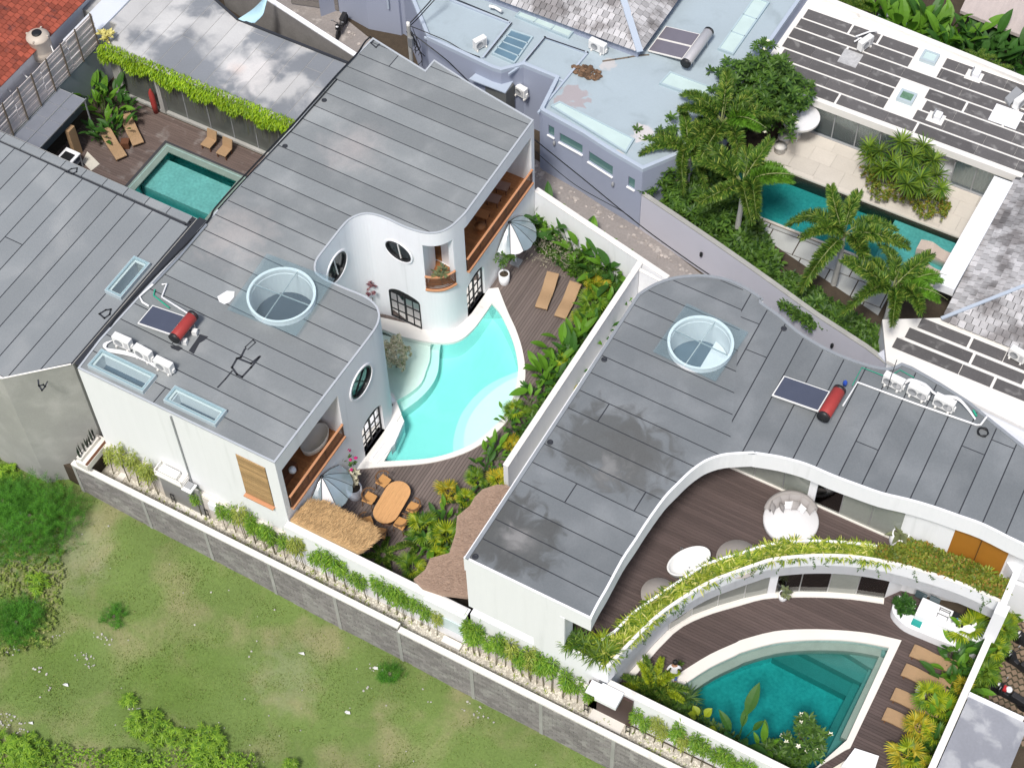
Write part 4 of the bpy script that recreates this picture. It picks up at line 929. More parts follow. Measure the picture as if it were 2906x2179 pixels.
# glazing, upper storey
def glazed(parent, line, z0, z1, pane=1.2, frm=steel, curt=(), post=()):
    L = [Vector((p[0], p[1])) for p in line]
    tot = sum((b-a).length for a, b in zip(L, L[1:])); n = max(1, round(tot/pane)); 
    def at(d):
        for a, b in zip(L, L[1:]):
            l = (b-a).length
            if d <= l or (b-L[-1]).length < 1e-6: return a.lerp(b, min(1, d/l)), (b-a).normalized()
            d -= l
    for k in range(n):
        a, _ = at(tot*k/n); b, _ = at(tot*(k+1)/n-1e-4); e = (b-a).normalized(); nn = Vector((e.y, -e.x))
        q = [a+nn*.03, b+nn*.03, b+nn*.045, a+nn*.045]; mb = MB(); mb.prism(q, z0+.08, z1); part(parent, 'glass_panel', mb, glassd if k in curt else pane_mat, True)
        q = [a+nn*.002, b+nn*.002, b+nn*.008, a+nn*.008]; mb = MB(); mb.prism(q, z0+.08, z1); part(parent, 'shade', mb, mat('lounge_shade', (.55, .56, .50), .8, .2, 1.5) if 'lounge_shade' not in bpy.data.materials else bpy.data.materials['lounge_shade'], True)
        mb = MB(); mb.box((a.x+nn.x*.04, a.y+nn.y*.04, (z0+z1)/2), (.04, .04, z1-z0)); part(parent, 'mullion', mb, frm, True)
        if k in curt:
            cm = MB(); m_ = 14
            pts = [a.lerp(b, i/m_)+nn*(.014+.010*(i % 2)) for i in range(m_+1)]; cm.prism(pts+[p-nn*.004 for p in reversed(pts)], z0+.1, z1); part(parent, 'curtain', cm, mat('dark_curtain', (.16, .18, .22), .8, .3, 20) if 'dark_curtain' not in bpy.data.materials else bpy.data.materials['dark_curtain'], True)
        if k in post:
            mb = MB(); mb.box((a.x+nn.x*.06, a.y+nn.y*.06, (z0+z1)/2), (.34, .12, z1-z0), rz=math.atan2(e.y, e.x)); part(parent, 'column', mb, white, True)
    nn0 = offset(L, -.12); mb = MB(); mb.prism(list(L)+nn0[::-1], z0, z0+.07); part(parent, 'sill_track', mb, stone, True)
glazed(v2, [(-12.6, yg), (-4.7, yg)], 3.40, 6.4, 1.3, steel, (3, 6), (3,))
LOWG = [p for p in offset(LOWF, .02)]
glazed(v2, LOWG[3:], 0.02, 2.65, 1.3, steel, (4, 5, 7), (4,))
mb = MB(); mb.prism(list(LOWF)+offset(LOWF, -.28)[::-1], -.05, .05); part(v2, 'threshold', mb, stone, True)
# front corner block above the gate
sk2 = round_skylight('round_skylight', 'round skylight under square glass on the curved right villa roof near the alley', SK2, R2, 7.46, -.05, 1.5, 1.8)
mb = MB(); mb.prism(circle(*SK2, R2-.03, 32), 6.1, 6.15); part(sk2, 'shaft_floor', mb, mat('blue_grey_floor', (.10, .14, .18), .5, .2), True)
mb = MB(); mb.prism([v for v in circle(*SK2, R2-.06, 32) if v.x > SK2[0]+.15], 6.16, 6.5); part(sk2, 'partition', mb, white, True)
# outdoor kitchen under the terrace
kt = thing('outdoor_kitchen', 'white built in outdoor kitchen counter under the planted terrace', 'kitchen counter', (-2.3, 38.2, 0))
KP = smooth([Vector(p) for p in ((-3.85, 38.75), (-3.88, 38.25), (-3.75, 37.9), (-3.4, 37.68), (-3.0, 37.55), (-2.4, 37.55), (-1.0, 37.62), (.1, 37.7))], 2)
mb = MB(); mb.prism(KP+[Vector((.1, 38.2)), Vector((-2.9, 38.25)), Vector((-3.0, 38.7)), Vector((-3.3, 38.9))], 0, .55); part(kt, 'bench', mb, white, True, bevel=.02)
mb = MB(); mb.prism(box2(-2.85, 38.0, .1, 38.9), .0, 1.02); part(kt, 'counter', mb, white, True, bevel=.02)
mb = MB(); mb.box((-1.0, 38.75, 1.04), (.9, .28, .03)); part(kt, 'cooktop', mb, blackm, True)
mb = MB(); mb.box((-2.65, 37.85, .58), (.42, .3, .05)); part(kt, 'sink', mb, tea, True)
mb = MB(); mb.box((-2.95, 38.95, 1.0), (.5, .05, .5)); part(kt, 'window_panel', mb, mat('smoked', (.06, .09, .1), .3, .1), True)
mb = MB(); mb.box((-2.35, 38.95, 1.1), (.45, .05, .5)); part(kt, 'window_panel', mb, bpy.data.materials['smoked'], True)
for a in ((-2.0, 38.6), (-1.55, 38.6), (-2.0, 38.3), (-1.55, 38.3)):
    mb = MB(); mb.tube([(a[0], a[1], 1.0), (a[0], a[1], 1.35)], .012, 5); part(kt, 'rack_leg', mb, blackm, True)
mb = MB(); mb.box((-1.78, 38.6, 1.35), (.5, .02, .02)); mb.box((-1.78, 38.3, 1.35), (.5, .02, .02)); mb.box((-1.78, 38.6, 1.2), (.5, .02, .02)); part(kt, 'rack_rail', mb, blackm, True)
for i, q in enumerate(((-1.35, 38.35), (-1.2, 38.55), (-1.1, 38.3), (-.9, 38.35))):
    mb = MB(); mb.lathe([(.05, 0), (.055, .12), (.03, .16)], (*q, 1.02), 8); solo('kitchen_jar', mb, [steel, mat('blue_glaze', (.1, .25, .4), .4, .1), blackm, blackm][i], ['steel jar on the outdoor counter nearest the wire rack', 'blue jar on the outdoor counter by the cooktop', 'left black jar at the front of the outdoor counter', 'right black jar at the front of the outdoor counter'][i], 'jar')
# gate with canopy in the front wall
gt = thing('gate', 'covered entrance with white canopy and dark door in the front wall of the right villa', 'gate', (-12.3, 27.9, 0))
mb = MB(); mb.box((-12.3, 28.05, 1.2), (2.0, .1, 2.4)); part(gt, 'door', mb, mat('dark_brown_door', (.06, .035, .03), .5, .1), True)
mb = MB(); mb.prism(box2(-12.72, 27.35, -11.75, 28.1), 2.45, 2.72); part(gt, 'canopy', mb, white, True, bevel=.02)
mb = MB(); mb.prism(box2(-13.2, 27.5, -12.75, 28.1), 2.4, 2.5); part(gt, 'canopy_step', mb, white, True)
mb = MB(); mb.prism(box2(-13.05, 27.5, -11.55, 28.0), -.04, .06); part(gt, 'doorstep', mb, stone, True)
# white wall segment between villa 1 garden and villa 2
wall('garden_wall', 'low wall tinted cream for the bamboo shade at the foot of the right villa', box2(-19.15, 28.0, -12.9, 28.17), -.05, 1.6, cream)
mb = MB(); mb.box((-20.1, 28.2, 2.62), (2.0, .5, .06)); solo('ledge_slab', mb, white, 'white ledge at the wall top below the brown thatch', 'ledge')
# low slab by pool, gate roof lower right
mb = MB(); mb.prism(L2(.35, (3, 3, 885, 1500), (3, 3, 1075, 1562), (3, 3, 1030, 1700), (3, 3, 780, 1640)), -.04, .35); solo('low_wall', mb, white, 'low white block at the right end of the teal pool', 'low wall')
mb = MB(); mb.prism([Vector(p) for p in ((-3.9, 29.2), (-2.6, 31.45), (-2.1, 31.2), (-1.8, 28.6), (-3.6, 28.6))], -.04, .05); solo('gravel_bed', mb, pebble, 'bed of pale pebbles at the right corner of the teal pool', 'gravel bed')
gr = thing('flat_roof', 'flat grey concrete roof with white edges at the lower right corner', 'roof', (1.5, 33, 0))
mb = MB(); mb.prism(box2(.48, 26.0, 3.0, 34.7), -.3, 2.4); part(gr, 'wall_body', mb, white, True)
mb = MB(); mb.prism(box2(.48, 26.0, 3.0, 34.72), 2.4, 2.46); part(gr, 'roof_surface', mb, mat('dusty_concrete', (.25, .26, .29), .85, .2, .6, .1, 10, col2=(.38, .39, .41), thr=(.5, .65), c2s=1.0), True)
mb = MB(); mb.prism(box2(.45, 34.7, 2.75, 34.88), 2.2, 2.56); part(gr, 'roof_kerb', mb, white, True)
# =================================================================== COURTYARD upper left
cw = thing('courtyard_building', 'low building with a stained pale roof behind the upper left courtyard', 'house', (-45, 50, 0))
CB = [Vector(p) for p in ((-52.2, 47.75), (-38.0, 47.75), (-38.0, 51.2), (-40.2, 52.65), (-47.1, 52.65), (-52.5, 54.6), (-58, 57), (-58, 49.5), (-52.6, 49.2))]
stain = mat('stained_roof', (.20, .215, .235), .8, .12, .5, .1, 14, obj=.06, col2=(.48, .48, .475), thr=(.45, .6), c2s=.36,
            patches=[(-44.2, 49.6, 1.0, (.62, .60, .585), .8, 1.5, .9), (-50.4, 50.6, .9, (.56, .56, .55), .8, 1.5, .9), (-47.6, 52.0, .8, (.52, .52, .51), .8, 1.6, .9), (-45.0, 49.5, .25, (.6, .46, .40), .4, .4, .6)])
body(cw, 'wall', [Vector(p) for p in ((-52.2, 47.72), (-38.0, 47.72), (-38.0, 51.2), (-40.2, 52.6), (-47.1, 52.6), (-52.5, 54.5), (-58, 57), (-58, 49.5), (-52.6, 49.2))], -.3, 3.0, conc)
mb = MB(); mb.prism(CB, 3.0, 3.28); part(cw, 'roof_slab', mb, conc, True)
lay(cw, 'roof_sheet', offc(CB, -.08), (), PI/2, 1.0, .03, 3.282, .014, stain, lens=12, org=(-47, 47))
mb = MB(); mb.prism(box2(-52.2, 47.45, -38.3, 47.75), 2.75, 3.42); part(cw, 'planter_beam', mb, conc, True)
mb = MB(); mb.ribbon([Vector((-52.2, 54.5)), Vector((-47.1, 52.6)), Vector((-40.2, 52.6))], 3.28, 3.4, -.12); part(cw, 'roof_kerb', mb, tar, True)
mb = MB(); mb.box((-48.95, 47.6, 1.4), (.28, .3, 2.75)); part(cw, 'pillar', mb, conc, True)
mb = MB(); mb.box((-45, 47.70, 1.45), (13, .02, 2.7)); part(cw, 'window_panel', mb, mat('dark_glazing', (.10, .11, .10), .15, .3, 1.5), True)
for x in (-47.5, -46.0, -44.5, -43.0, -41.5, -40): mb = MB(); mb.box((x, 47.68, 1.45), (.05, .04, 2.7)); part(cw, 'mullion', mb, grey, True)
mb = MB(); mb.prism(box2(-52.3, 47.5, -38.2, 47.8), -.05, .10); part(cw, 'threshold', mb, conc, True)
mb = MB(); mb.lathe([(.0, 0), (.13, .02), (.16, .6), (.15, 1.5), (.05, 1.75)], (-49.35, 47.3, .0), 10); solo('punching_bag', mb, redt, 'tall red bag standing by the courtyard pillar', 'punching bag')
wall('boundary_wall', 'blue grey concrete wall below the bamboo screen at upper left', box2(-53.1, 38.0, -52.93, 47.7), -.05, 2.75, mat('blue_concrete', (.25, .29, .31), .85, .15, .6, .1), conc)
# bamboo screen
bs = thing('bamboo_screen', 'weathered pale bamboo screen on posts above the blue grey courtyard wall', 'fence', (-52.9, 43.5, 2.8))
bamw = mat('pale_bamboo', (.64, .58, .55), .8, .15, 2, .25, 15, island=.3, stretch=(1, .3, 3))
A0 = Vector((-52.95, 39.3, 0)); A1 = Vector((-52.95, 48.1, 0))
for k in range(20):
    for j in range(4):
        y0 = 39.3+j*2.2; mb = MB(); zz = 2.88+k*.102
        mb.box((-52.95+random.uniform(-.02, .02), y0+1.1, zz), (.03, 2.17, .092), M=Matrix.Rotation(random.uniform(-.006, .006), 3, 'X')); part(bs, 'bamboo_slat', mb, bamw, True)
for y in (39.6, 40.7, 41.9, 43.0, 44.2, 45.4, 46.6, 47.9):
    mb = MB(); mb.box((-52.86, y, 3.9), (.06, .06, 2.3)); part(bs, 'post', mb, bark, True)
# glass and steel shelter over the bar
pg = thing('shelter', 'grey translucent lean to roof in steel frame over the courtyard bar', 'shelter', (-52.0, 42.8, 0))
for k in range(4):
    for j in range(2):
        mb = MB(); x0 = -52.9+j*.86; y0 = 40.5+k*1.0; mb.prism(box2(x0, y0, x0+.84, y0+.97), 2.62, 2.65); part(pg, 'roof_panel', mb, mat('smoky_panel', (.20, .215, .25), .3, .12, 1.5) if 'smoky_panel' not in bpy.data.materials else bpy.data.materials['smoky_panel'], True)
for x in (-52.88, -52.05, -51.2):
    mb = MB(); mb.box((x, 42.5, 2.68), (.05, 4.1, .06)); part(pg, 'beam', mb, steel, True)
for y in (40.48, 41.48, 42.48, 43.48, 44.5):
    mb = MB(); mb.box((-52.05, y, 2.60), (1.74, .05, .05)); part(pg, 'rafter', mb, grey, True)
for y in (40.6, 44.4): mb = MB(); mb.box((-51.2, y, 1.3), (.06, .06, 2.6)); part(pg, 'post', mb, grey, True)
bar = thing('bar_counter', 'white and grey outdoor bar with shelves beside the courtyard deck', 'bar', (-50.9, 41.2, 0))
mb = MB(); mb.box((-50.85, 41.3, .98), (.9, 2.2, .07)); part(bar, 'counter_top', mb, white, True)
mb = MB(); mb.box((-50.85, 41.75, 1.03), (.6, .8, .05)); part(bar, 'hob', mb, blackm, True)
for y in (40.25, 41.0, 41.7, 42.35): mb = MB(); mb.box((-50.85, y, .48), (.86, .05, .95)); part(bar, 'shelf_side', mb, grey, True)
mb = MB(); mb.box((-50.85, 41.3, .5), (.8, 2.1, .04)); part(bar, 'shelf', mb, grey, True)
mb = MB(); mb.box((-51.2, 42.9, 1.0), (.25, .5, 2.0)); solo('cupboard', mb, wick, 'tan narrow cupboard beside the outdoor bar', 'cupboard')
mb = MB(); mb.lathe([(.0, 0), (.17, .0), (.2, .08), (.17, .09), (.0, .07)], (-50.75, 40.75, 1.02), 14); solo('fruit_bowl', mb, mat('brown_bowl', (.22, .09, .06), .6, .1), 'round brown bowl on the outdoor bar', 'bowl')
mb = MB(); mb.prism([Vector(p) for p in ((-50.9, 43.3), (-49.8, 42.9), (-49.9, 42.3), (-50.7, 42.6))], .012, .03); solo('pebble_strip', mb, pebble, 'strip of white pebbles beside the courtyard loungers', 'pebbles')
# =================================================================== TOP LEFT neighbour
nb = thing('tiled_roof_house', 'neighbour house with a terracotta tile roof at the top left corner', 'house', (-57, 47, 0))
mb = MB(); mb.prism([Vector(p) for p in ((-54.9, 36), (-54.9, 62), (-70, 62), (-70, 36))], -.3, 3.7); part(nb, 'wall_body', mb, white, True)
def tile_roof(parent, name, o, u, v, nu, nv, su, sv, m, keep=None, under=None, big=300, th=.03, world0=None, lap=1.12):
    """o eave corner, u along the eave, v up the slope (unit vectors); tiles of su x sv"""
    u = Vector(u).normalized(); v = Vector(v).normalized(); n = u.cross(v)
    uu = u
    if n.z < 0: n = -n; uu = -u
    M = Matrix((uu, v, n)).transposed(); cell = MB()
    T = M @ Matrix.Rotation(-.09, 3, 'X')
    cell.box((0, 0, 0), (su*.91, sv*lap, th)); me = cell.mesh(name, m); lst = []
    for j in range(nv):
        for i in range(-1, nu):
            p = Vector(o)+u*((i+.5+(j % 2)*.5)*su)+v*((j+.5)*sv)+n*(th*.6+.03)
            if keep and not keep(p): continue
            lst.append((p.x**2+p.y**2+(CH-p.z)**2, random.random(), p))
    lst.sort(key=lambda q: q[0]); rest = MB(); off = Vector(parent.location)
    for k, (_, _, p) in enumerate(lst):
        rot = T @ Matrix.Rotation(random.uniform(-.02, .02), 3, 'Z') @ Matrix.Rotation(random.uniform(-.02, .02), 3, 'X')
        if k < big:
            ob = link(name, me, parent, p-off); ob.rotation_euler = rot.to_euler()
        else: rest.box(p, (su*.91, sv*lap, th), M=rot)
    if rest.v: part(parent, name, rest, m, True, kind='stuff')
eps = Vector((0, 0, .02))
def infr(p):                                   # keep tiles a little beyond the picture
    d = p-Vector((0, 0, CH)); z = d.dot(CF); return abs(d.dot(CR)/z*FOC) < 1560 and abs(d.dot(CU)/z*FOC) < 1200
sl = R(24)
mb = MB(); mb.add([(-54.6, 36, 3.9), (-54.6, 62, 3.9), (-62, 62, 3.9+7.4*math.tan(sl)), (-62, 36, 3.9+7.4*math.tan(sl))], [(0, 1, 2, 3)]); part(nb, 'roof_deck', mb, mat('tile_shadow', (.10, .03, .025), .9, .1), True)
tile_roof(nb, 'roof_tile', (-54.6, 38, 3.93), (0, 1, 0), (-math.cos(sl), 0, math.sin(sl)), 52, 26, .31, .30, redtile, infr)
mb = MB(); mb.prism(box2(-54.3, 46.9, -53.0, 62), -.3, 3.4); mb.prism(box2(-54.3, 36, -53.2, 46.9), -.3, 2.9); solo('side_wall', mb, mat('pale_plaster', (.60, .64, .70), .8, .08, .6), 'pale plastered wall top between terracotta roof and stained roof', 'wall')
tk = thing('water_tank', 'cream cylindrical water tank with a dark lid in front of the terracotta roof', 'water tank', (*Wd(0, 0, 345, 440, 3.0).xy, 3.0))
tcol = mat('tank_cream', (.50, .44, .37), .5, .06, 2)
mb = MB(); mb.lathe([(.55, 0), (.55, .1), (.58, .12), (.58, .5), (.56, .55), (.58, .6), (.58, 1.3), (.62, 1.36), (.6, 1.42), (.45, 1.55), (.3, 1.6)], n=24); part(tk, 'tank_body', mb, tcol)
mb = MB(); mb.lathe([(.26, 1.59), (.26, 1.66), (.2, 1.69), (.0, 1.69)], n=16); part(tk, 'lid', mb, blackm)
for a in range(4): mb = MB(); mb.box((math.cos(a*PI/2+.3)*.55, math.sin(a*PI/2+.3)*.55, 1.47), (.12, .08, .12), rz=a*PI/2+.3); part(tk, 'lug', mb, tcol)
pp = Wd(0, 0, 430, 400, 4.2); mb = MB(); mb.tube([Wd(0, 0, 355, 260, 4.4), Wd(0, 0, 430, 430, 3.4), Wd(0, 0, 465, 560, 3.3)], .035); solo('tank_pipe', mb, pipe, 'white pipe leading down from the cream tank', 'pipe')
mb = MB(); mb.tube([Wd(0, 0, 130, 540, 3.05), Wd(0, 0, 215, 610, 3.05)], .04); solo('overflow_pipe', mb, pipe, 'short white pipe on the ledge below the cream tank', 'pipe')
mb = MB(); mb.tube([Wd(0, 0, 0, 650, 3.05), Wd(0, 0, 85, 720, 3.05)], .04); solo('overflow_pipe', mb, pipe, 'white pipe on the ledge at the left edge above the screen', 'pipe')
# blue tarpaulin and grey alley wall top
wl = thing('alley_wall', 'bare concrete alley wall with a bright white top behind the stained roof', 'wall', (-44, 54.3, 0))
a0, a1 = Wd(1, 0, 160, 0, 2.8).xy, Wd(1, 0, 840, 440, 2.8).xy; ext = a0-(a1-a0)*.6
mb = MB(); mb.ribbon([ext, a0, a1], -.05, 2.72, .25); part(wl, 'wall_body', mb, mat('dirty_concrete', (.22, .21, .20), .9, .25, 1.2, .2, 10), True)
mb = MB(); mb.ribbon([ext, a0, a1], 2.72, 2.8, .27); part(wl, 'coping', mb, white, True)
tp = [Wd(0, 0, 1870, 150, 3.5), Wd(0, 0, 2000, 60, 3.9), Wd(0, 0, 2110, -60, 4.1), Wd(0, 0, 2080, 60, 3.7), Wd(0, 0, 2060, 120, 3.5), Wd(0, 0, 2000, 180, 3.45)]
mb = MB(); q = smooth([tp[0], tp[1], tp[2]], 4); r_ = smooth([tp[5], tp[4], tp[3], tp[2]], 3); nq = min(len(q), len(r_))
r_ = [r_[round(i*(len(r_)-1)/(nq-1))] for i in range(nq)]; mid = [(a+b)/2-Vector((0, 0, .12)) for a, b in zip(q, r_)]
rows = [q[:nq], mid, r_]; vs = [p for rw in rows for p in rw]+[p-Vector((0, 0, .03)) for rw in rows for p in rw]; N3 = 3*nq
fs = [(j*nq+i, j*nq+i+1, (j+1)*nq+i+1, (j+1)*nq+i) for j in range(2) for i in range(nq-1)]; fs += [tuple(a+N3 for a in reversed(f)) for f in fs]
mb.add(vs, fs, True); solo('tarpaulin', mb, paleblue, 'pale blue tarpaulin stretched over the corner of the stained roof', 'tarpaulin')
# grey timber gate next to the blue wall, top
gg = thing('timber_gate', 'weathered grey timber gate in the alley beside the parked scooter at the top', 'gate', (*Wd(1, 0, 600, 60, 0).xy, 0))
pA, pB = Wd(1, 0, 480, 60, 0).xy, Wd(1, 0, 725, 95, 0).xy
for k in range(6):
    mb = MB(); a = pA+Vector((-.05, .0)); mb.ribbon([a+(pA-pB)*.5, pB], .1+k*.42, .48+k*.42, .05); part(gg, 'board', mb, mat('grey_board', (.20, .185, .175), .85, .2, 3, .2, obj=.15) if k == 0 else bpy.data.materials['grey_board'], True)
# =================================================================== BLUE NEIGHBOUR
bb = thing('blue_house', 'neighbour house with periwinkle walls and pale blue flat roofs at the top', 'house', (-31, 58, 0))
tw = [Wd(1, 0, 735, 100, 0).xy, Wd(1, 0, 960, 225, 0).xy, Wd(1, 0, 1215, 275, 0).xy]
zb = 4.4
BL = [Vector(p) for p in ((-44.6, 57.8), tuple(tw[0]), tuple(tw[1]), tuple(tw[2]))]
p1 = Wd(1, 0, 1290, 205, zb).xy
BM = [tw[2]+Vector((.3, .1)), Vector((-36.95, 55.2)), Vector((-32.9, 54.85)), Vector((-32.4, 54.9)), Vector((-31.6, 55.8)), Vector((-29.75, 55.75)), Vector((-29.42, 53.5)), Vector((-29.2, 53.42)), Vector((-26.8, 53.06)), Vector((-25.2, 52.68)), Vector((-23.1, 52.3)), Vector((-22.0, 54.0)), Vector((-21.3, 59)), Vector((-21.1, 68)), Vector((-36, 75)), Vector((-45, 72)), Vector((-44.9, 59.5))]
tall = [Vector((-45.5, 57.6)), tw[0]+Vector((-.2, .1)), tw[0], tw[1], tw[2], tw[2]+Vector((.2, 1.2)), Vector((-39, 66)), Vector((-46, 66))]
wincut = []
def rectwin(c1, c2, h=.0):
    m = MB(); e = (c2.xy-c1.xy); L_ = e.length; e.normalize(); nn = Vector((e.y, -e.x)); mid = (c1+c2)/2
    z0, z1 = min(c1.z, c2.z)-h, max(c1.z, c2.z); extr_xz(m, [(-L_/2, 0), (L_/2, 0), (L_/2, h), (-L_/2, h)], Vector((mid.x, mid.y, mid.z-h)), (e.x, e.y, 0), (nn.x, nn.y, 0), .3, -.12); wincut.append(m)
    return Vector((mid.x, mid.y, mid.z-h)), e, nn, L_, h
fl = [Vector((-29.42, 53.5)), Vector((-29.2, 53.42)), Vector((-26.8, 53.06)), Vector((-25.2, 52.68)), Vector((-23.1, 52.3))]
bw_ = []
for (a, b, lo, lb) in (((2, 0, 432, 975), (2, 0, 478, 1010), (2, 0, 432, 1050), 0), ((2, 0, 520, 1035), (2, 0, 700, 1150), (2, 0, 520, 1105), 1), ((2, 0, 750, 1185), (2, 0, 938, 1310), (2, 0, 750, 1265), 1), ((2, 0, 1060, 1385), (2, 0, 1112, 1410), (2, 0, 1060, 1465), 0)):
    pa, _ = onwall(*a, fl); pb, _ = onwall(*b, fl); pl_, _ = onwall(*lo, fl); bw_.append((rectwin(pa, pb, pa.z-pl_.z), lb))
body(bb, 'wall', BM, -.3, zb-.25, bluew, wincut)
for (p, e, nn, L_, h), lb in bw_:
    M = Matrix((Vector((e.x, e.y, 0)), Vector((nn.x, nn.y, 0)), Vector((0, 0, 1)))).transposed()
    t3 = Vector((e.x, e.y, 0)); n3 = Vector((nn.x, nn.y, 0))
    mb = MB(); mb.box(p-n3*.08+Vector((0, 0, h/2)), (L_-.02, .02, h-.02), M=M); part(bb, 'window', mb, mat('green_glazing', (.10, .20, .19), .2, .1) if 'green_glazing' not in bpy.data.materials else bpy.data.materials['green_glazing'], True)
    mb = MB(); mb.box(p+n3*.03+Vector((0, 0, -.04)), (L_+.08, .12, .07), M=M); part(bb, 'window_sill', mb, white, True)
body(bb, 'wall', tall, -.3, 6.4, bluew)
mb = MB(); mb.prism(tall, 6.4, 6.5); part(bb, 'roof_surface', mb, bluer, True)
mb = MB(); mb.prism(offc(BM, -.22), zb-.25, zb-.24); part(bb, 'roof_surface', mb, bluer, True)
mb = MB(); mb.prism(BM, zb-.26, zb, [offc(BM, -.2)]); part(bb, 'parapet', mb, bluel, True, bevel=.02)
# raised roof bays with kerbs
def kerb(a, b, w=.1, h=.12, z=zb-.24, m=None):
    mb = MB(); d = b-a; mb.box(((a.x+b.x)/2, (a.y+b.y)/2, z+h/2), (d.length+w, w, h), rz=math.atan2(d.y, d.x)); part(bb, 'roof_kerb', mb, m or bluel, True)
Wb = lambda *q: Wd(*q, zb-.15).xy
for a, b in ((Wb(2, 0, 355, 880), Wb(2, 0, 740, 415)), (Wb(2, 0, 740, 415), Wb(2, 0, 405, 295)), (Wb(2, 0, 405, 295), Wb(2, 0, 235, 490)), (Wb(2, 0, 215, 495), Wb(2, 0, 540, 635)),
             (Wb(1, 0, 1600, 0), Wb(1, 0, 2060, 180)), (Wb(1, 0, 2070, 180), Wb(1, 0, 1855, 450)), (Wb(1, 0, 1400, 295), Wb(1, 0, 1830, 470)), (Wb(1, 0, 2160, 510), Wb(1, 0, 2060, 580))):
    kerb(a, b)
for a, b in ((Wb(1, 0, 1610, -10), Wb(1, 0, 2050, 170)), (Wb(1, 0, 2080, 190), Wb(1, 0, 1870, 455)), (Wb(2, 0, 405, 305), Wb(2, 0, 260, 480)), (Wb(2, 0, 715, 410), Wb(2, 0, 410, 305))):
    kerb(a, b, .05, .03, zb-.10, tar)
# glass roof lights of the blue house
rl = mat('pale_glazing', (.50, .62, .60), .3, .12, 1.2)
def rooflight(label, pts, z, nb_, m=rl, h=.15, w=.09, fm=None):
    P = [Wd(*p, z+h) for p in pts]; c = sum(P, Vector())/4
    t = thing('roof_light', label, 'skylight', (c.x, c.y, z), 0, 'glazed roof lights of the neighbour houses')
    fm = fm or mat_blueframe
    for i in range(4):
        a, b = P[i], P[(i+1) % 4]; d = b-a; mb = MB(); mb.box(((a.x+b.x)/2, (a.y+b.y)/2, z+h/2), (d.length+w, w, h+.02*(i % 2)), rz=math.atan2(d.y, d.x)); part(t, 'frame', mb, fm, True)
    for k in range(nb_):
        f0, f1 = k/nb_, (k+1)/nb_; q = [P[0].lerp(P[1], f0), P[0].lerp(P[1], f1), P[3].lerp(P[2], f1), P[3].lerp(P[2], f0)]
        mb = MB(); mb.prism([v.xy for v in q], z+.05, z+h-.03); part(t, 'pane', mb, m, True)
        if k: a, b = q[0], q[3]; d = b-a; mb = MB(); mb.box(((a.x+b.x)/2, (a.y+b.y)/2, z+h/2), (d.length, .06, h), rz=math.atan2(d.y, d.x)); part(t, 'glazing_bar', mb, fm, True)
    return t
mat_blueframe = mat('blue_grey_frame', (.38, .48, .52), .6, .05)
zr = zb-.24
rooflight('dark paned roof light beside the white condenser on the blue roof', ((1, 0, 1930, 415), (1, 0, 2075, 235), (1, 0, 2240, 290), (1, 0, 2100, 490)), zr, 4, mat('blue_glazing', (.12, .2, .26), .2, .4, .8))
rooflight('wide pale roof light at the edge of the shingled roof', ((2, 0, 180, 120), (2, 0, 590, 290), (2, 0, 665, 195), (2, 0, 255, 50)), zr, 3)
rooflight('rectangular pale roof light half covered by the frangipani tree', ((2, 0, 1310, 650), (2, 0, 1650, 770), (2, 0, 1720, 690), (2, 0, 1390, 565)), zr, 1)
rooflight('long pale roof light at the right border of the blue roof', ((2, 0, 1770, 380), (2, 0, 2050, -20), (2, 0, 2160, 20), (2, 0, 1880, 420)), zr, 3)
rooflight('tapered pale glass strip along the front parapet of the blue house', ((2, 0, 460, 830), (2, 0, 1040, 1190), (2, 0, 1100, 1090), (2, 0, 520, 800)), zr, 1)
mb = MB(); mb.prism([Wd(*p, 3.4).xy for p in ((1, 0, 1745, 620), (1, 0, 1860, 520), (1, 0, 2090, 640), (1, 0, 2030, 730))], 3.33, 3.4); solo('door_canopy', mb, bluel, 'small blue canopy over the entrance of the blue house', 'canopy')
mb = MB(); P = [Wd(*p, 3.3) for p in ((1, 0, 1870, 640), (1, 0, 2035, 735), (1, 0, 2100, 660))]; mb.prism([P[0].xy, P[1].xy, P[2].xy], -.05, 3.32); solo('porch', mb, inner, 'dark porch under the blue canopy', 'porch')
for q, lb in (((2, 0, 485, 1118), 'grey wall lamp between the two left windows of the blue wall'), ((2, 0, 945, 1440), 'grey wall lamp right of the second long window of the blue wall'), ):
    p, nn = onwall(*q, fl); mb = MB(); mb.lathe([(.05, -.14), (.07, -.1), (.07, .12), (.05, .14)], p+nn*.09, 8); mb.box(p+nn*.03, (.05, .05, .05)); solo('wall_lamp', mb, grey, lb, 'wall lamp', 'small wall lamps along the alley')
for q, lb in (((1, 0, 1270, 55), 'dark wall lamp on the tall blue wall at the top'), ):
    p, nn = onwall(*q, tall, 0, 6); mb = MB(); mb.lathe([(.06, -.14), (.08, -.1), (.08, .12), (.05, .14)], p+nn*.09, 8); solo('wall_lamp', mb, blackm, lb, 'wall lamp', 'small wall lamps along the alley')
p, nn = onwall(1, 0, 1115, 20, tall, 0, 6.4); mb = MB(); mb.box(p+nn*.1, (.1, .12, .7), rz=.2); solo('wall_box', mb, bluel, 'tall pale box on the blue wall above the scooter', 'wall box')
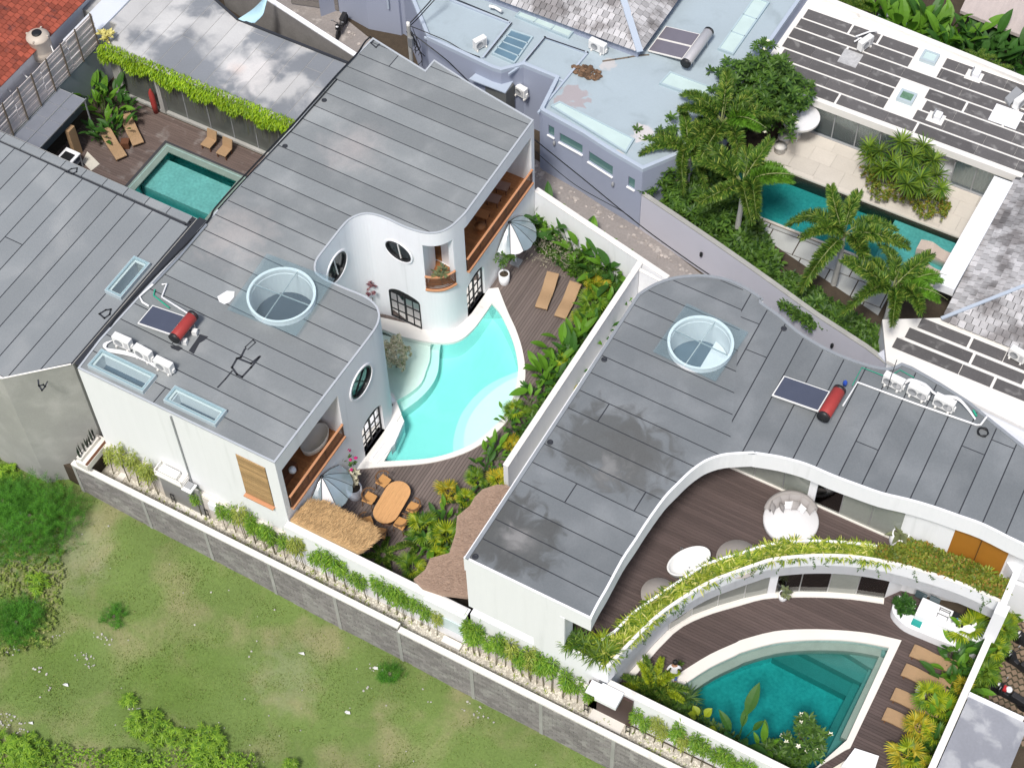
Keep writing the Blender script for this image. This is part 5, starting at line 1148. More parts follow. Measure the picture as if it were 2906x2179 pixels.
# shingled hip roofs
def hip(parent, pts_plane, name, m, u, v, o, nu, nv, su, sv, keep, big):
    tile_roof(parent, name, o, u, v, nu, nv, su, sv, m, keep, big=big)
sh = thing('shingled_roof', 'pale weathered shingle hip roof rising at the top centre', 'roof', (-29, 62, 4.6))
EV = Vector((-26.65, 59.0, 4.75)); s_ = math.tan(R(27)); zc = 4.75
mb = MB(); wS = 9
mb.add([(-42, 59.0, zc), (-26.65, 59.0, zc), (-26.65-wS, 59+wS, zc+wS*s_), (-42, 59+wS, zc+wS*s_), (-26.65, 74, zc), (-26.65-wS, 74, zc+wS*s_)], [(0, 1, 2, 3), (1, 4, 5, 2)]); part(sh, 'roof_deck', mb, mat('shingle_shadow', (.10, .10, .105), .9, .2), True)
mb = MB(); mb.prism([Vector((-42, 59.15)), Vector((-26.8, 59.15)), Vector((-26.8, 74)), Vector((-42, 74))], 4.1, 4.7); part(sh, 'wall_body', mb, bluew, True)
sl2 = math.atan(s_)
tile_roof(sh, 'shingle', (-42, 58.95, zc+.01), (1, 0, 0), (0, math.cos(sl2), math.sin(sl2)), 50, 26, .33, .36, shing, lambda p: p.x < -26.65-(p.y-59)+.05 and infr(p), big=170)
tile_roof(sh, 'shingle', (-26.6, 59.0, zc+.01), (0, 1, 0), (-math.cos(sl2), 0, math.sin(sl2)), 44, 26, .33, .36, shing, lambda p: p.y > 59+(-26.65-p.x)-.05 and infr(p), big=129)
mb = MB(); a = Vector((-26.6, 58.95, zc+.08)); b = Vector((-26.6-wS, 59+wS, zc+wS*s_+.1)); mb.box((a+b)/2, ((b-a).length, .34, .08), M=(b-a).to_track_quat('X', 'Z').to_matrix()); part(sh, 'ridge_cap', mb, bluel, True)
# =================================================================== VILLA 3, upper right
v3 = thing('striped_roof_villa', 'white single storey villa with a flat roof of dark slate strips at upper right', 'house', (-12, 64, 0))
Z3 = 3.4; ZT = .9
body(v3, 'wall', [Vector(p) for p in ((-19.2, 62.3), (4, 62.2), (4, 66.5), (-20.8, 67.0))], .2, 3.0, white)
RF = [Vector(p) for p in ((-19.75, 61.35), (5, 61.25), (5, 67.6), (-8.8, 67.6), (-21, 68.5), (-22.5, 68.4), (-22.4, 63.6), (-20.9, 62.9))]
mb = MB(); mb.prism(RF, 2.95, Z3); part(v3, 'roof_slab', mb, whitecap, True)
mb = MB(); mb.prism([Vector(p) for p in ((-21.0, 68.1), (-8.8, 67.3), (5, 67.2), (5, 67.5), (-8.8, 67.6), (-21, 68.4))], Z3, Z3+.25); part(v3, 'parapet', mb, whitecap, True)
rnd = random.Random(3)
SLH = []
for q, lb, gl in (((3, 0, 1470, 460), 'square skylight at the far edge of the slate strip roof', 1), ((3, 0, 1290, 770), 'square skylight with green plants below in the middle of the slate strip roof', 2)):
    p = Wd(*q, Z3+.1); SLH.append(p)
rows = 7; y0 = 61.62; wd_ = .78
breaks = [-18.4, -16.3, -14.3, -13.0, -11.6, -9.4, -7.4, -5.1, -3, -1, 1, 3]
for k in range(rows):
    y = y0+k*.82; x = (-19.45, -19.9, -20.7, -20.9, -20.9, -20.85, -20.8)[k]
    xs = [x]; 
    while xs[-1] < 4.5: xs.append(xs[-1]+rnd.choice((2.1, 2.6, 1.6, 3.1)))
    for a, b in zip(xs, xs[1:]):
        g = .008 if rnd.random() < .8 else .12
        segs = [(a, b-g)]
        for sp in SLH:
            if abs((y+wd_/2)-sp.y) < .62+wd_/2-.1:
                ns = []
                for (c, d) in segs:
                    if d < sp.x-.78 or c > sp.x+.78: ns.append((c, d)); continue
                    if c < sp.x-.78: ns.append((c, sp.x-.78))
                    if d > sp.x+.78: ns.append((sp.x+.78, d))
                segs = ns
        for c, d in segs:
            if d-c > .1: mb = MB(); mb.prism(box2(c, y, d, y+wd_-.08), Z3+.002, Z3+.022); part(v3, 'slate_strip', mb, slate, True)
for sp, lb, gl in zip(SLH, ('square skylight at the far edge of the slate strip roof', 'square skylight with green plants below in the middle of the slate strip roof'), (1, 2)):
    t = thing('roof_light', lb, 'skylight', (sp.x, sp.y, Z3), 0, 'glazed roof lights of the neighbour houses')
    mb = MB(); mb.prism(box2(-.75, -.6, .75, .6), .0, .03); part(t, 'flashing', mb, whitecap)
    mb = MB(); mb.prism(box2(-.42, -.38, .42, .38), .03, .26, [box2(-.3, -.26, .3, .26)]); part(t, 'frame', mb, skyframe)
    mb = MB(); mb.prism(box2(-.3, -.26, .3, .26), .2, .215); part(t, 'pane', mb, rl if gl == 1 else mat('green_under_glass', (.12, .22, .14), .2, .5, 6))
t = rooflight('pale skylight at the left end of the slate strip roof', ((3, 0, 140, 330), (3, 0, 235, 375), (3, 0, 375, 175), (3, 0, 270, 130)), Z3, 1)
for q, lb in (((3, 0, 1820, 600), 'white vent block near the far edge of the slate strip roof'), ((3, 0, 1520, 930), 'white vent block right of the plant filled skylight')):
    p = Wd(*q, Z3+.02); t = thing('roof_vent', lb, 'vent', (p.x, p.y, Z3+.02), 0, 'white vent blocks on the slate strip roof')
    mb = MB(); mb.prism(box2(-.42, -.36, .42, .36), 0, .02); part(t, 'base', mb, whitecap)
    mb = MB(); mb.box((.08, 0, .2), (.36, .42, .36)); part(t, 'vent_body', mb, white, bevel=.04)
    mb = MB(); mb.box((-.14, .05, .24), (.07, .4, .32)); part(t, 'vent_slot', mb, grey)
mb = MB(); p = Wd(3, 0, 2070, 920, Z3).xy; mb.prism(box2(p.x-.72, p.y-.62, p.x+.72, p.y+.62), Z3+.024, Z3+.05); solo('white_slab', mb, white, 'plain white square slab on the slate strip roof near the right edge', 'slab')
mb = MB(); p = Wd(3, 0, 850, 460, Z3).xy; mb.prism(box2(p.x-.5, p.y-.55, p.x+.5, p.y+.5), Z3+.024, Z3+.04); solo('patch_repair', mb, mat('mottled_patch', (.42, .42, .42), .8, .4, 6, .3), 'mottled grey repair patch on the slate strip roof', 'patch')
# glazing with curtains below
for (xa, xb) in ((-18.0, -13.0), (-12.8, -11.2), (-10.3, -7.0), (-6.5, -2)):
    n = max(1, round((xb-xa)/1.25))
    for k in range(n):
        c = xa+(xb-xa)*(k+.5)/n; w_ = (xb-xa)/n
        cm = MB(); m_ = 16; pts = [Vector((c-w_/2+w_*i/m_, 61.70+.05*(i % 2))) for i in range(m_+1)]; cm.prism(pts+[p+Vector((0, .01)) for p in reversed(pts)], ZT+.1, 2.95); part(v3, 'curtain', cm, curtain, True)
        mb = MB(); mb.box((c, 61.62, 1.95), (w_-.05, .012, 2.0)); part(v3, 'glass_panel', mb, glass, True)
        mb = MB(); mb.box((c-w_/2, 61.61, 1.95), (.05, .05, 2.1)); part(v3, 'mullion', mb, grey, True)
mb = MB(); mb.prism(box2(-20.5, 61.5, 3, 62.35), .2, ZT+.06); part(v3, 'threshold', mb, grey, True)
# terrace, pool and garden
tt = tag(thing('terrace', 'cream stone terrace of the upper right villa', None, (-12, 60, 0)), kind='structure')
P3 = [Vector(p) for p in ((-20.3, 55.1), (-8.3, 55.1), (-8.3, 58.5), (-20.3, 58.5))]
trv = mat('cream_travertine', (.56, .52, .46), .85, .1, 1.2, .08, 12, obj=.06)
mb = MB(); mb.prism([Vector(p) for p in ((-22.5, 52.5), (3, 48.9), (3, 62.3), (-21.0, 62.3))], -.2, ZT-.04, [P3]); part(tt, 'base', mb, soil, True)
lay(tt, 'stone_tile', box2(-19.2, 58.62, -6.9, 62.2), (), 0, .98, .008, ZT-.03, .04, trv, lens=1.3)
pool('lap_pool', 'long teal lap pool of the upper right villa behind the palms', P3, offc(P3, .12), ZT-.12, .02, tiled, w_deep, trv, [(box2(-11.9, 55.1, -8.3, 58.5), ZT-.5), (box2(-12.3, 55.5, -11.9, 58.3), ZT-.75)], cop=ZT+.02)
deckg = mat('grey_decking', (.40, .41, .39), .8, .2, 1, .2, island=.25)
lay(tt, 'deck_slab', [Vector(p) for p in ((-18.2, 52.1), (-10.3, 49.9), (-10.3, 54.9), (-18.2, 54.9))], (), 0.02, 1.1, .06, ZT-.03, .05, deckg, lens=1.5, jitter=.05)
bmx = MB(); bmx.prism([Vector(p) for p in ((-8.32, 53.09), (-7.35, 53.09), (-7.2, 60.6), (-8.15, 60.6))], 3.1, 3.6); solo('white_beam', bmx, white, 'broad white flat beam roof beside the right shingle roof', 'beam')
# right shingle roof
s2r = thing('shingled_roof', 'large weathered shingle roof at the right edge beside the white beam', 'roof', (-5, 56, 3.3))
zc = 3.3; s2 = math.tan(R(20)); XL = -7.25; YB = 51.45
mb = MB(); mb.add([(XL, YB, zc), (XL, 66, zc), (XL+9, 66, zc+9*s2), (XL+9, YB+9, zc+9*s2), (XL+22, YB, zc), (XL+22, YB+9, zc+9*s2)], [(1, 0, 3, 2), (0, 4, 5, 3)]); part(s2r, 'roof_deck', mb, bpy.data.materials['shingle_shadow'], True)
mb = MB(); mb.prism([Vector(p) for p in ((XL+.3, YB+.3), (8, YB+.3), (8, 61), (XL+.3, 61))], .2, zc-.02); part(s2r, 'wall_body', mb, white, True)
a2 = math.atan(s2)
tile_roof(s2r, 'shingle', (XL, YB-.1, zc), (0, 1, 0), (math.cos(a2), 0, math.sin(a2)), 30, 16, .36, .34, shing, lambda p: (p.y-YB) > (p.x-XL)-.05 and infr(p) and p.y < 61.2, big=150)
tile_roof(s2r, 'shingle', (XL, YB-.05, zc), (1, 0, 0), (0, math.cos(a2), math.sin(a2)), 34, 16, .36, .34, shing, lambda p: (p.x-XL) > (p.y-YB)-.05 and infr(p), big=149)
mb = MB(); a = Vector((XL-.05, YB-.05, zc+.1)); b = Vector((XL+9, YB+9, zc+9*s2+.1)); mb.box((a+b)/2, ((b-a).length, .16, .07), M=(b-a).to_track_quat('X', 'Z').to_matrix()); part(s2r, 'hip_cap', mb, bluel, True)
# lower slate strip roof, right
v4 = thing('striped_roof_annex', 'low annex with a slate strip roof between the shingle roof and the curved villa', 'house', (-4, 50, 0))
AN = [Vector(p) for p in ((-8.6, 48.2), (4, 47.2), (4, 51.2), (-7.2, 51.6), (-9.6, 50.2))]
mb = MB(); mb.prism(AN, -.3, 3.0); part(v4, 'wall_body', mb, white, True)
mb = MB(); mb.prism(offc(AN, .06), 3.0, 3.2); part(v4, 'roof_slab', mb, whitecap, True)
for k, y in enumerate((48.95, 49.75, 50.55)):
    xs = [-8.7+.3*k]
    while xs[-1] < 3: xs.append(xs[-1]+rnd.choice((1.6, 2.5, 3.2)))
    for a, b in zip(xs, xs[1:]): mb = MB(); mb.prism(box2(a, y, b-rnd.choice((.03, .13)), y+.62), 3.202, 3.222); part(v4, 'slate_strip', mb, slate, True)
lb4 = thing('white_flat_roof', 'low pale blue white roof strip beside the curved grey roof at the right edge', 'roof', (-2, 46.5, 0))
mb = MB(); mb.prism([Vector(p) for p in ((-9.2, 48.7), (-8.9, 49.3), (-5.0, 48.6), (4, 47.7), (4, 43), (-1.5, 44.6), (-4.5, 46.0))], -.3, 2.7); part(lb4, 'wall_body', mb, mat('pale_lilac', (.58, .60, .66), .75, .08, .6), True)
mb = MB(); mb.prism([Vector(p) for p in ((-5.0, 48.35), (4, 47.45), (4, 47.75), (-5.0, 48.65))], 2.7, 2.95); part(lb4, 'parapet', mb, white, True)
# alley retaining wall below the palms
rw = thing('retaining_wall', 'long lilac white alley wall under the foxtail palms', 'wall', (-16, 50.5, 0))
RL = smooth([Vector(p) for p in ((-23.05, 52.25), (-18.5, 51.1), (-14.9, 50.1), (-12.5, 49.4), (-9.9, 48.8), (-8.7, 48.4))], 2)
mb = MB(); mb.ribbon(RL, -.05, 2.55, .22); part(rw, 'wall_body', mb, mat('lilac_white', (.52, .52, .58), .8, .06, .6, .03), True)
mb = MB(); mb.ribbon(RL, 2.55, 2.62, .24); part(rw, 'coping', mb, conc, True)
mb = MB(); mb.prism(list(offset(RL, .23))+[Vector((-9, 51.5)), Vector((-22.2, 55))], -.1, 1.3); part(rw, 'planting_bed', mb, soil, True)
for q, lb in (((2, 1, 1640, 605), 'black lamp on the lilac white alley wall below the left palms'), ((3, 1, 715, 1320), 'black lamp on the lilac white wall just above the curved roof edge')):
    p, nn = onwall(*q, RL, 0, 2.6); mb = MB(); mb.lathe([(.06, -.14), (.08, -.08), (.08, .1), (.05, .14)], p+nn*.1, 8); mb.box(p+nn*.04, (.05, .05, .05)); solo('wall_lamp', mb, blackm, lb, 'wall lamp', 'small wall lamps along the alley')
# far pool and thatched roof, top right
P5 = [Vector(p) for p in ((-18, 70.0), (-5, 68.9), (-5, 70.6), (-18, 72))]
mb = MB(); mb.prism([Vector(p) for p in ((-22, 68.2), (6, 67), (6, 90), (-22, 90))], -.2, .3, [P5]); struct('far_garden_ground', mb, soil)
pool('garden_pool', 'dark green pool beyond the banana hedge at the top right', P5, offc(P5, .25), .15, -.03, tiled, w_deep, stone, cop=.32)
ft = thing('thatched_roof', 'pale weathered thatched roof at the top right corner', 'roof', (-4, 74, 2))
mb = MB(); mb.add([(-14, 72.2, 2.2), (6, 70.6, 2.2), (6, 78, 5.2), (-14, 79, 5.2), (-14, 72.2, 2.0), (6, 70.6, 2.0), (6, 78, 5.0), (-14, 79, 5.0)], [(0, 1, 2, 3), (5, 4, 7, 6), (4, 5, 1, 0)])
part(ft, 'thatch', mb, mat('grey_thatch', (.46, .40, .38), .95, .15, 1, .4, 22, stretch=(6, 1, 1), bump=1, bs=20), True)
mb = MB(); mb.prism(box2(-12, 74, 6, 79), -.1, 2.3); part(ft, 'wall_body', mb, inner, True)
# parking, lower right
pk = tag(thing('parking_paving', None, None, (3, 38, 0)), kind='structure')
pv = mat('brown_paver', (.20, .145, .10), .9, .2, 2, .2, island=.2)
mb = MB(); mb.prism(box2(.45, 34.9, 9, 46), -.045, .0); part(pk, 'paving_bed', mb, mat('dark_joint', (.055, .05, .03), .95, .3, 5), True)
mb = MB(); s = .26
for i in range(30):
    for j in range(42): mb.box((.62+i*s*1.0+(.13 if j % 2 else 0), 35.1+j*s, .01), (s*.80, s*.80, .04), rz=PI/4)
part(pk, 'paver', mb, pv, True, kind='stuff')

# white parasol, pale furniture and in-pool loungers on the cream terrace; debris on the blue roof
c = Wd(3, 0, 460, 900, 2.9); t = thing('parasol', 'round white fringed parasol at the end of the cream terrace beside the frangipani', 'umbrella', (c.x, c.y, ZT))
mb = MB(); mb.lathe([(1.0, 1.86), (.55, 1.99), (.06, 2.1), (0, 2.15)], n=24); part(t, 'canopy', mb, clothw)
mb = MB(); mb.lathe([(.99, 1.72), (1.0, 1.86)], n=24); part(t, 'fringe', mb, stone)
mb = MB(); mb.tube([(0, 0, 0), (0, 0, 2.1)], .03, 6); part(t, 'pole', mb, white)
for k, (x, y) in enumerate(((330, 1080), (420, 1040), (300, 1150))):
    c = Wd(3, 0, x, y, ZT+.4); mb = MB(); mb.lathe([(.12, 0), (.3, .1), (.22, .4), (.34, .46), (0, .5)], (c.x, c.y, ZT), 10); solo('carved_stool', mb, stone, ('carved pale stool under the white parasol', 'carved pale stool nearest the curtained glass', 'carved pale stool nearest the lap pool')[k], 'stool', 'carved pale stools')
for k, (x, y) in enumerate(((1530, 590), (1450, 730))):
    c = Wd(3, 1, x, y, ZT+.1); t = thing('stone_lounger', ('wavy cream lounger standing in the lap pool shallows, farther from the palms', 'wavy cream lounger standing in the lap pool shallows, nearer the palms')[k], 'pool lounger', (c.x, c.y, ZT-.5), 0, 'loungers in the lap pool shallows')
    P = smooth([Vector((x_, 0, z_)) for x_, z_ in ((-.95, .62), (-.4, .75), (.1, .55), (.5, .48), (.95, .60))], 3); mb = MB(); vs = []
    for p in P: vs += [(p.x, -.33, p.z), (p.x, .33, p.z), (p.x, .33, .02), (p.x, -.33, .02)]
    n = len(P); mb.add(vs, [(i*4+a, (i+1)*4+a, (i+1)*4+(a+1) % 4, i*4+(a+1) % 4) for i in range(n-1) for a in range(4)]+[(0, 1, 2, 3), tuple((n-1)*4+a for a in (3, 2, 1, 0))]); part(t, 'bed', mb, mat('cream_weave', (.50, .42, .36), .8, .12, 3, .2, 40))
rd = random.Random(77); mb = MB(); c = Wd(2, 0, 735, 575, 4.2)
for k in range(90): a = rd.uniform(0, 6.3); d = .75*math.sqrt(rd.random()); rock(mb, (c.x+math.cos(a)*d*1.1, c.y+math.sin(a)*d*.55, 4.18+.12*rd.random()), rd.uniform(.05, .16), rd, .6)
o = solo('dead_leaf_heap', mb, mat('dead_leaves', (.14, .085, .05), .95, .2, 5, island=.5), 'brown heap of dead leaves and debris on the pale blue roof', 'debris'); o['kind'] = 'stuff'
mb = MB(); P = [Wd(2, 0, *q, 4.19) for q in ((860, 480), (960, 465), (1060, 450), (1140, 435), (1220, 430))]
for a, b in zip(P, P[1:]): d = b-a; mb.box(((a.x+b.x)/2, (a.y+b.y)/2, 4.17), (d.length+.05, .09, .03), rz=math.atan2(d.y, d.x))
solo('roof_crack', mb, bark, 'brown crack line from the leaf heap to the grey solar panel', 'crack')
# =================================================================== FURNITURE AND EQUIPMENT
def lounger_proto():
    t = thing('sun_lounger', 'tmp', 'sun lounger', (0, 0, 0)); L, W_ = 2.0, .62
    prof = [(0, .26), (.15, .31), (.5, .33), (.8, .30), (1.05, .30), (1.3, .36), (1.6, .50), (1.95, .60), (2.02, .60)]
    P = smooth([Vector((x, 0, z)) for x, z in prof], 2)
    mb = MB(); vs = []
    for p in P: vs += [(p.x, -W_/2, p.z), (p.x, W_/2, p.z), (p.x, W_/2, p.z-.07), (p.x, -W_/2, p.z-.07)]
    n = len(P); fs = []
    for i in range(n-1):
        for k in range(4): j = (k+1) % 4; fs.append((i*4+k, (i+1)*4+k, (i+1)*4+j, i*4+j))
    fs += [(0, 1, 2, 3), tuple((n-1)*4+k for k in (3, 2, 1, 0))]
    mb.add(vs, fs, False); part(t, 'bed', mb, wick, bevel=.012)
    mb = MB()
    for s in (-1, 1): mb.tube([(x, s*.29, z-.09) for x, z in prof], .02, 5)
    part(t, 'frame', mb, wickd, kind=None)
    for x, z in ((.15, .24), (1.75, .45)):
        for s in (-1, 1): mb = MB(); mb.box((x, s*.27, z/2-.01), (.05, .05, z)); part(t, 'leg', mb, wickd)
    return t
lg = lounger_proto(); used = False
def lounger(foot, head, z, label, grp='wicker sun loungers'):
    global used
    d = Vector(head)-Vector(foot); rz = math.atan2(d.y, d.x)
    if not used: used = True; lg.location = (*foot, z); lg.rotation_euler = (0, 0, rz); lg['label'] = label; lg['group'] = grp; return lg
    return dup(lg, (*foot, z), rz, label, None, grp)
lounger((-24.93, 45.33), (-25.3, 47.2), .02, 'tan wicker lounger on the deck nearer the white plant pot')
lounger((-23.85, 45.28), (-24.05, 47.2), .02, 'tan wicker lounger on the deck nearer the yellow fan palm')
lounger((-2.37, 36.75), (0, 36.7), .02, 'wicker lounger closest to the outdoor kitchen, end of the row of four')
lounger((-2.35, 35.75), (0, 35.7), .02, 'second wicker lounger from the outdoor kitchen, white cushion at its side')
lounger((-2.32, 34.5), (0, 34.5), .02, 'third wicker lounger from the outdoor kitchen, partly under yellow fan palm leaves')
lounger((-2.30, 33.5), (0, 33.5), .02, 'wicker lounger farthest from the outdoor kitchen in the row of four')
lounger((-48.88, 43.65), (-50.72, 44.68), .02, 'wicker lounger nearer the outdoor bar in the upper left courtyard')
lounger((-48.68, 44.85), (-50.45, 46.1), .02, 'wicker lounger under the banana plants in the upper left courtyard')
mb = MB(); mb.lathe([(.0, 0), (.2, 0), (.26, .1), (.2, .42), (0, .45)], (*Wd(3, 3, 1415, 1035, .4).xy, .0), 12); solo('pouf', mb, white, 'round white stool between the middle loungers by the teal pool', 'stool')
mb = MB(); mb.box((*Wd(0, 0, 985, 1130, .2).xy, .22), (.42, .42, .42), rz=.5); solo('side_table', mb, woodd, 'small brown cube table between the two courtyard loungers', 'side table')
# oval dining table and chairs
dt = thing('dining_table', 'long oval orange teak dining table on the deck', 'table', (-25.43, 32.25, .02), R(94))
def stadium(l, w_, n=10):
    r = w_/2; h = l/2-r
    return [Vector((h+math.cos(a)*r, math.sin(a)*r)) for a in [-PI/2+PI*i/n for i in range(n+1)]]+[Vector((-h+math.cos(a)*r, math.sin(a)*r)) for a in [PI/2+PI*i/n for i in range(n+1)]]
for p in strips(stadium(2.3, 1.16), (), 0, .2, .004, (0, 0), None):
    mb = MB(); slabmb(mb, p, .71, .045); part(dt, 'plank', mb, teak)
for x in (-.6, .6): mb = MB(); mb.lathe([(.28, 0), (.25, .03), (.10, .06), (.09, .68), (.3, .7)], (x, 0, 0), 12); part(dt, 'leg', mb, woodd)
ch = thing('dining_chair', 'tmp', 'chair', (0, 0, 0))
mb = MB(); mb.prism([Vector(p) for p in ((-.22, -.25), (.22, -.22), (.24, 0), (.22, .22), (-.22, .25))], .42, .47); part(ch, 'seat', mb, mat('rattan_seat', (.50, .26, .09), .6, .12, 6, .15, 60), bevel=.015)
mb = MB(); a_ = [R(70)+R(220)*i/12 for i in range(13)]
mb.tube([(math.cos(a)*.27-.0, math.sin(a)*.29, .76-.03*(1+math.cos(a))) for a in a_], .03, 6); part(ch, 'back_rim', mb, wickd)
mb = MB()
for i in range(1, 12, 2): a = a_[i]; mb.tube([(math.cos(a)*.22, math.sin(a)*.24, .45), (math.cos(a)*.27, math.sin(a)*.29, .73)], .010, 4)
part(ch, 'back_spindle', mb, wick, kind='stuff')
for x, y in ((-.19, -.2), (-.19, .2), (.19, -.2), (.19, .2)): mb = MB(); mb.tube([(x*1.15, y*1.15, 0), (x, y, .43)], .016, 5); part(ch, 'leg', mb, wickd)
CH_ = ((-26.42, 33.12, 'rattan dining chair on the umbrella side of the oval table, nearer the pool'), (-26.5, 32.05, 'rattan dining chair on the umbrella side of the oval table beside the flower pot'), (-25.95, 30.92, 'rattan dining chair at the golden thatch end of the oval table'), (-25.15, 30.72, 'rattan dining chair at the thatch end, half hidden by the golden thatch edge'), (-24.58, 31.6, 'rattan dining chair nearest the fan palms, with a pale green rim'), (-24.5, 32.55, 'rattan dining chair on the garden side of the oval table, nearer the pool'))
for i, (x, y, lb) in enumerate(CH_):
    tx, ty = -25.43, min(33.0, max(31.5, y)); rz = math.atan2(ty-y, tx-x)
    if i == 0: ch.location = (x, y, .02); ch.scale = (1.18,)*3; ch.rotation_euler = (0, 0, rz); ch['label'] = lb; ch['group'] = 'rattan dining chairs'
    else: dup(ch, (x, y, .02), rz, lb, None, 'rattan dining chairs')
# two low chairs in the courtyard
ec = thing('armless_chair', 'left of two low tan chairs against the courtyard glass wall', 'chair', (-45.4, 46.7, .02), R(-90), 'low courtyard chairs')
mb = MB(); mb.box((.12, 0, .34), (.62, .6, .06)); part(ec, 'seat', mb, wick, bevel=.01)
mb = MB(); mb.box((-.28, 0, .6), (.07, .6, .55), M=Matrix.Rotation(-.3, 3, 'Y')); part(ec, 'backrest', mb, wick, bevel=.01)
for x in (-.15, .36):
    for y in (-.26, .26): mb = MB(); mb.box((x, y, .16), (.05, .05, .32)); part(ec, 'leg', mb, woodd)
dup(ec, (-44.35, 46.6, .02), R(-90), 'right of two low tan chairs against the courtyard glass wall')
# half parasols against the villa wall
def parasol(label, y, X, extra=None):
    t = thing('wall_parasol', label, 'umbrella', (X, y, 0), 0, 'clear half umbrellas against the villa wall')
    n = 6; tip = Vector((.03, 0, 2.95)); Rr = 1.28; hz = 2.1
    for k in range(n):
        a0 = -PI/2+PI*k/n; a1 = a0+PI/n; g = 4; vs = []; fs = []
        for i in range(g+1):
            s = i/g; zz = tip.z-(tip.z-hz)*(s**1.5)
            for j in range(4):
                a = a0+(a1-a0)*j/3; rr = Rr*s*(1-.035*(1 if j in (1, 2) else 0))*(1+(.06 if (i == g and j in (1, 2)) else 0)); vs.append((.03+math.cos(a)*rr, math.sin(a)*rr, zz-(.05 if j in (1, 2) else 0)*s))
        for i in range(g):
            for j in range(3): fs.append((i*4+j, (i+1)*4+j, (i+1)*4+j+1, i*4+j+1))
        mb = MB(); mb.add(vs, fs, True); part(t, 'canopy_panel', mb, clothw if k == 1 else vinyl)
    for k in range(n+1):
        a = -PI/2+PI*k/n; mb = MB(); mb.tube([(.03+math.cos(a)*Rr*s, math.sin(a)*Rr*s, tip.z-(tip.z-hz)*s**1.5+.01) for s in (0, .25, .5, .75, 1)], .014, 4); part(t, 'rib', mb, blackm)
    mb = MB(); mb.tube([(.35, 0, 0), (.12, 0, 2.9)], .028, 6); part(t, 'pole', mb, white)
    mb = MB(); mb.lathe([(0.09, 0), (.07, .05), (.02, .07)], (.04, 0, 2.93), 8); part(t, 'hub', mb, blackm)
    mb = MB(); mb.box((.35, 0, .05), (.5, .5, .1)); part(t, 'base', mb, grey)
    return t
parasol('clear vinyl half umbrella with one white panel beside the dining table', 30.85, -28.02)
parasol('clear vinyl half umbrella with one white panel below the long balcony', 47.4, -27.8)
# pots
def pot(label, x, y, z, r=.26, h=.62, m=white, flare=1.0, cat='plant pot'):
    t = thing('plant_pot', label, cat, (x, y, z))
    mb = MB(); mb.lathe([(r*.82, 0), (r, h*.3), (r*flare, h), (r*flare*.86, h), (r*.8, h*.85)], n=20); part(t, 'pot_body', mb, m)
    mb = MB(); mb.lathe([(r*.84, h*.88), (0, h*.9)], n=16); part(t, 'pot_soil', mb, soil); return t
pA = Wd(2, 1, 85, 800, .35); pot('tall white pot on the deck at the corner of the white coping', pA.x, pA.y, .01, .27, .72)
pB = Wd(1, 2, 845, 950, .4); pot('large white pot with magenta and white flowers beside the clear umbrella', pB.x, pB.y, .01, .36, .75)
pC = Wd(3, 2, 1235, 1320, 3.8); pot('round white pot at the end of the planted parapet on the terrace', pC.x, pC.y, 3.4, .42, .8, flare=.85)
pD = Wd(3, 3, 325, 295, .4); pot('small white pot by the glass doors of the lower deck', pD.x, pD.y, .01, .2, .45)
# daybed, tub, round tables on the terrace
c = Wd(3, 2, 385, 1170, 3.75)
db = thing('daybed', 'round white daybed with grey cushions on the dark terrace', 'daybed', (c.x, c.y, 3.41), R(118))
mb = MB(); mb.lathe([(1.08, 0), (1.16, .05), (1.18, .28), (1.12, .36), (0, .38)], n=40); part(db, 'mattress', mb, clothw)
mb = MB(); aa = [R(-70)+R(140)*i/20 for i in range(21)]
vs = []; fs = []
for i, a in enumerate(aa):
    hh = .20+.16*math.sin(PI*i/20)**.6
    for r_, z_ in ((1.17, .3), (1.22, .36+hh), (1.05, .36+hh), (.92, .36)): vs.append((math.cos(a)*r_, math.sin(a)*r_, z_))
for i in range(20):
    for k in range(4): j = (k+1) % 4; fs.append((i*4+k, i*4+j, (i+1)*4+j, (i+1)*4+k))
mb.add(vs, fs, True); part(db, 'backrest', mb, cloth)
for i, (a, r_, w_, m) in enumerate(((-62, .88, .46, cloth), (-38, .86, .5, cloth), (-14, .86, .5, cloth), (12, .86, .5, cloth), (38, .86, .5, cloth), (60, .88, .46, cloth), (-50, .58, .34, clothw), (-22, .56, .4, cloth), (8, .56, .36, clothw), (40, .6, .4, cloth))):
    t = MB(); M = Matrix.Rotation(R(a+random.uniform(-12, 12)), 3, 'Z') @ Matrix.Rotation(R(-62 if r_ > .7 else -50), 3, 'Y') @ Matrix.Rotation(R(45 if i % 2 and r_ < .7 else 4), 3, 'X')
    vs = []; fs = []; g = 5
    for sgn in (1, -1):
        for u_ in range(g):
            for v_ in range(g):
                U, V_ = u_/(g-1)*2-1, v_/(g-1)*2-1; th = .085*(1-U**4)*(1-V_**4)
                vs.append(M @ Vector((U*w_/2*(1-.07*(1-V_*V_)), V_*w_/2*(1-.07*(1-U*U)), sgn*th))+Vector((math.cos(R(a))*r_, math.sin(R(a))*r_, .58)))
    for s_i in (0, 1):
        b_ = s_i*g*g
        for u_ in range(g-1):
            for v_ in range(g-1):
                q = (b_+u_*g+v_, b_+(u_+1)*g+v_, b_+(u_+1)*g+v_+1, b_+u_*g+v_+1); fs.append(q if s_i == 0 else q[::-1])
    t.add(vs, fs, True); part(db, 'cushion', t, m)
c = Wd(2, 2, 1532, 1505, 3.85); e_ = (Wd(2, 2, 1690, 1420, 3.9)-Wd(2, 2, 1370, 1585, 3.9)); ang = math.atan2(e_.y, e_.x)
tb = thing('bathtub', 'oval white freestanding bathtub on the dark terrace', 'bathtub', (c.x, c.y, 3.41), ang)
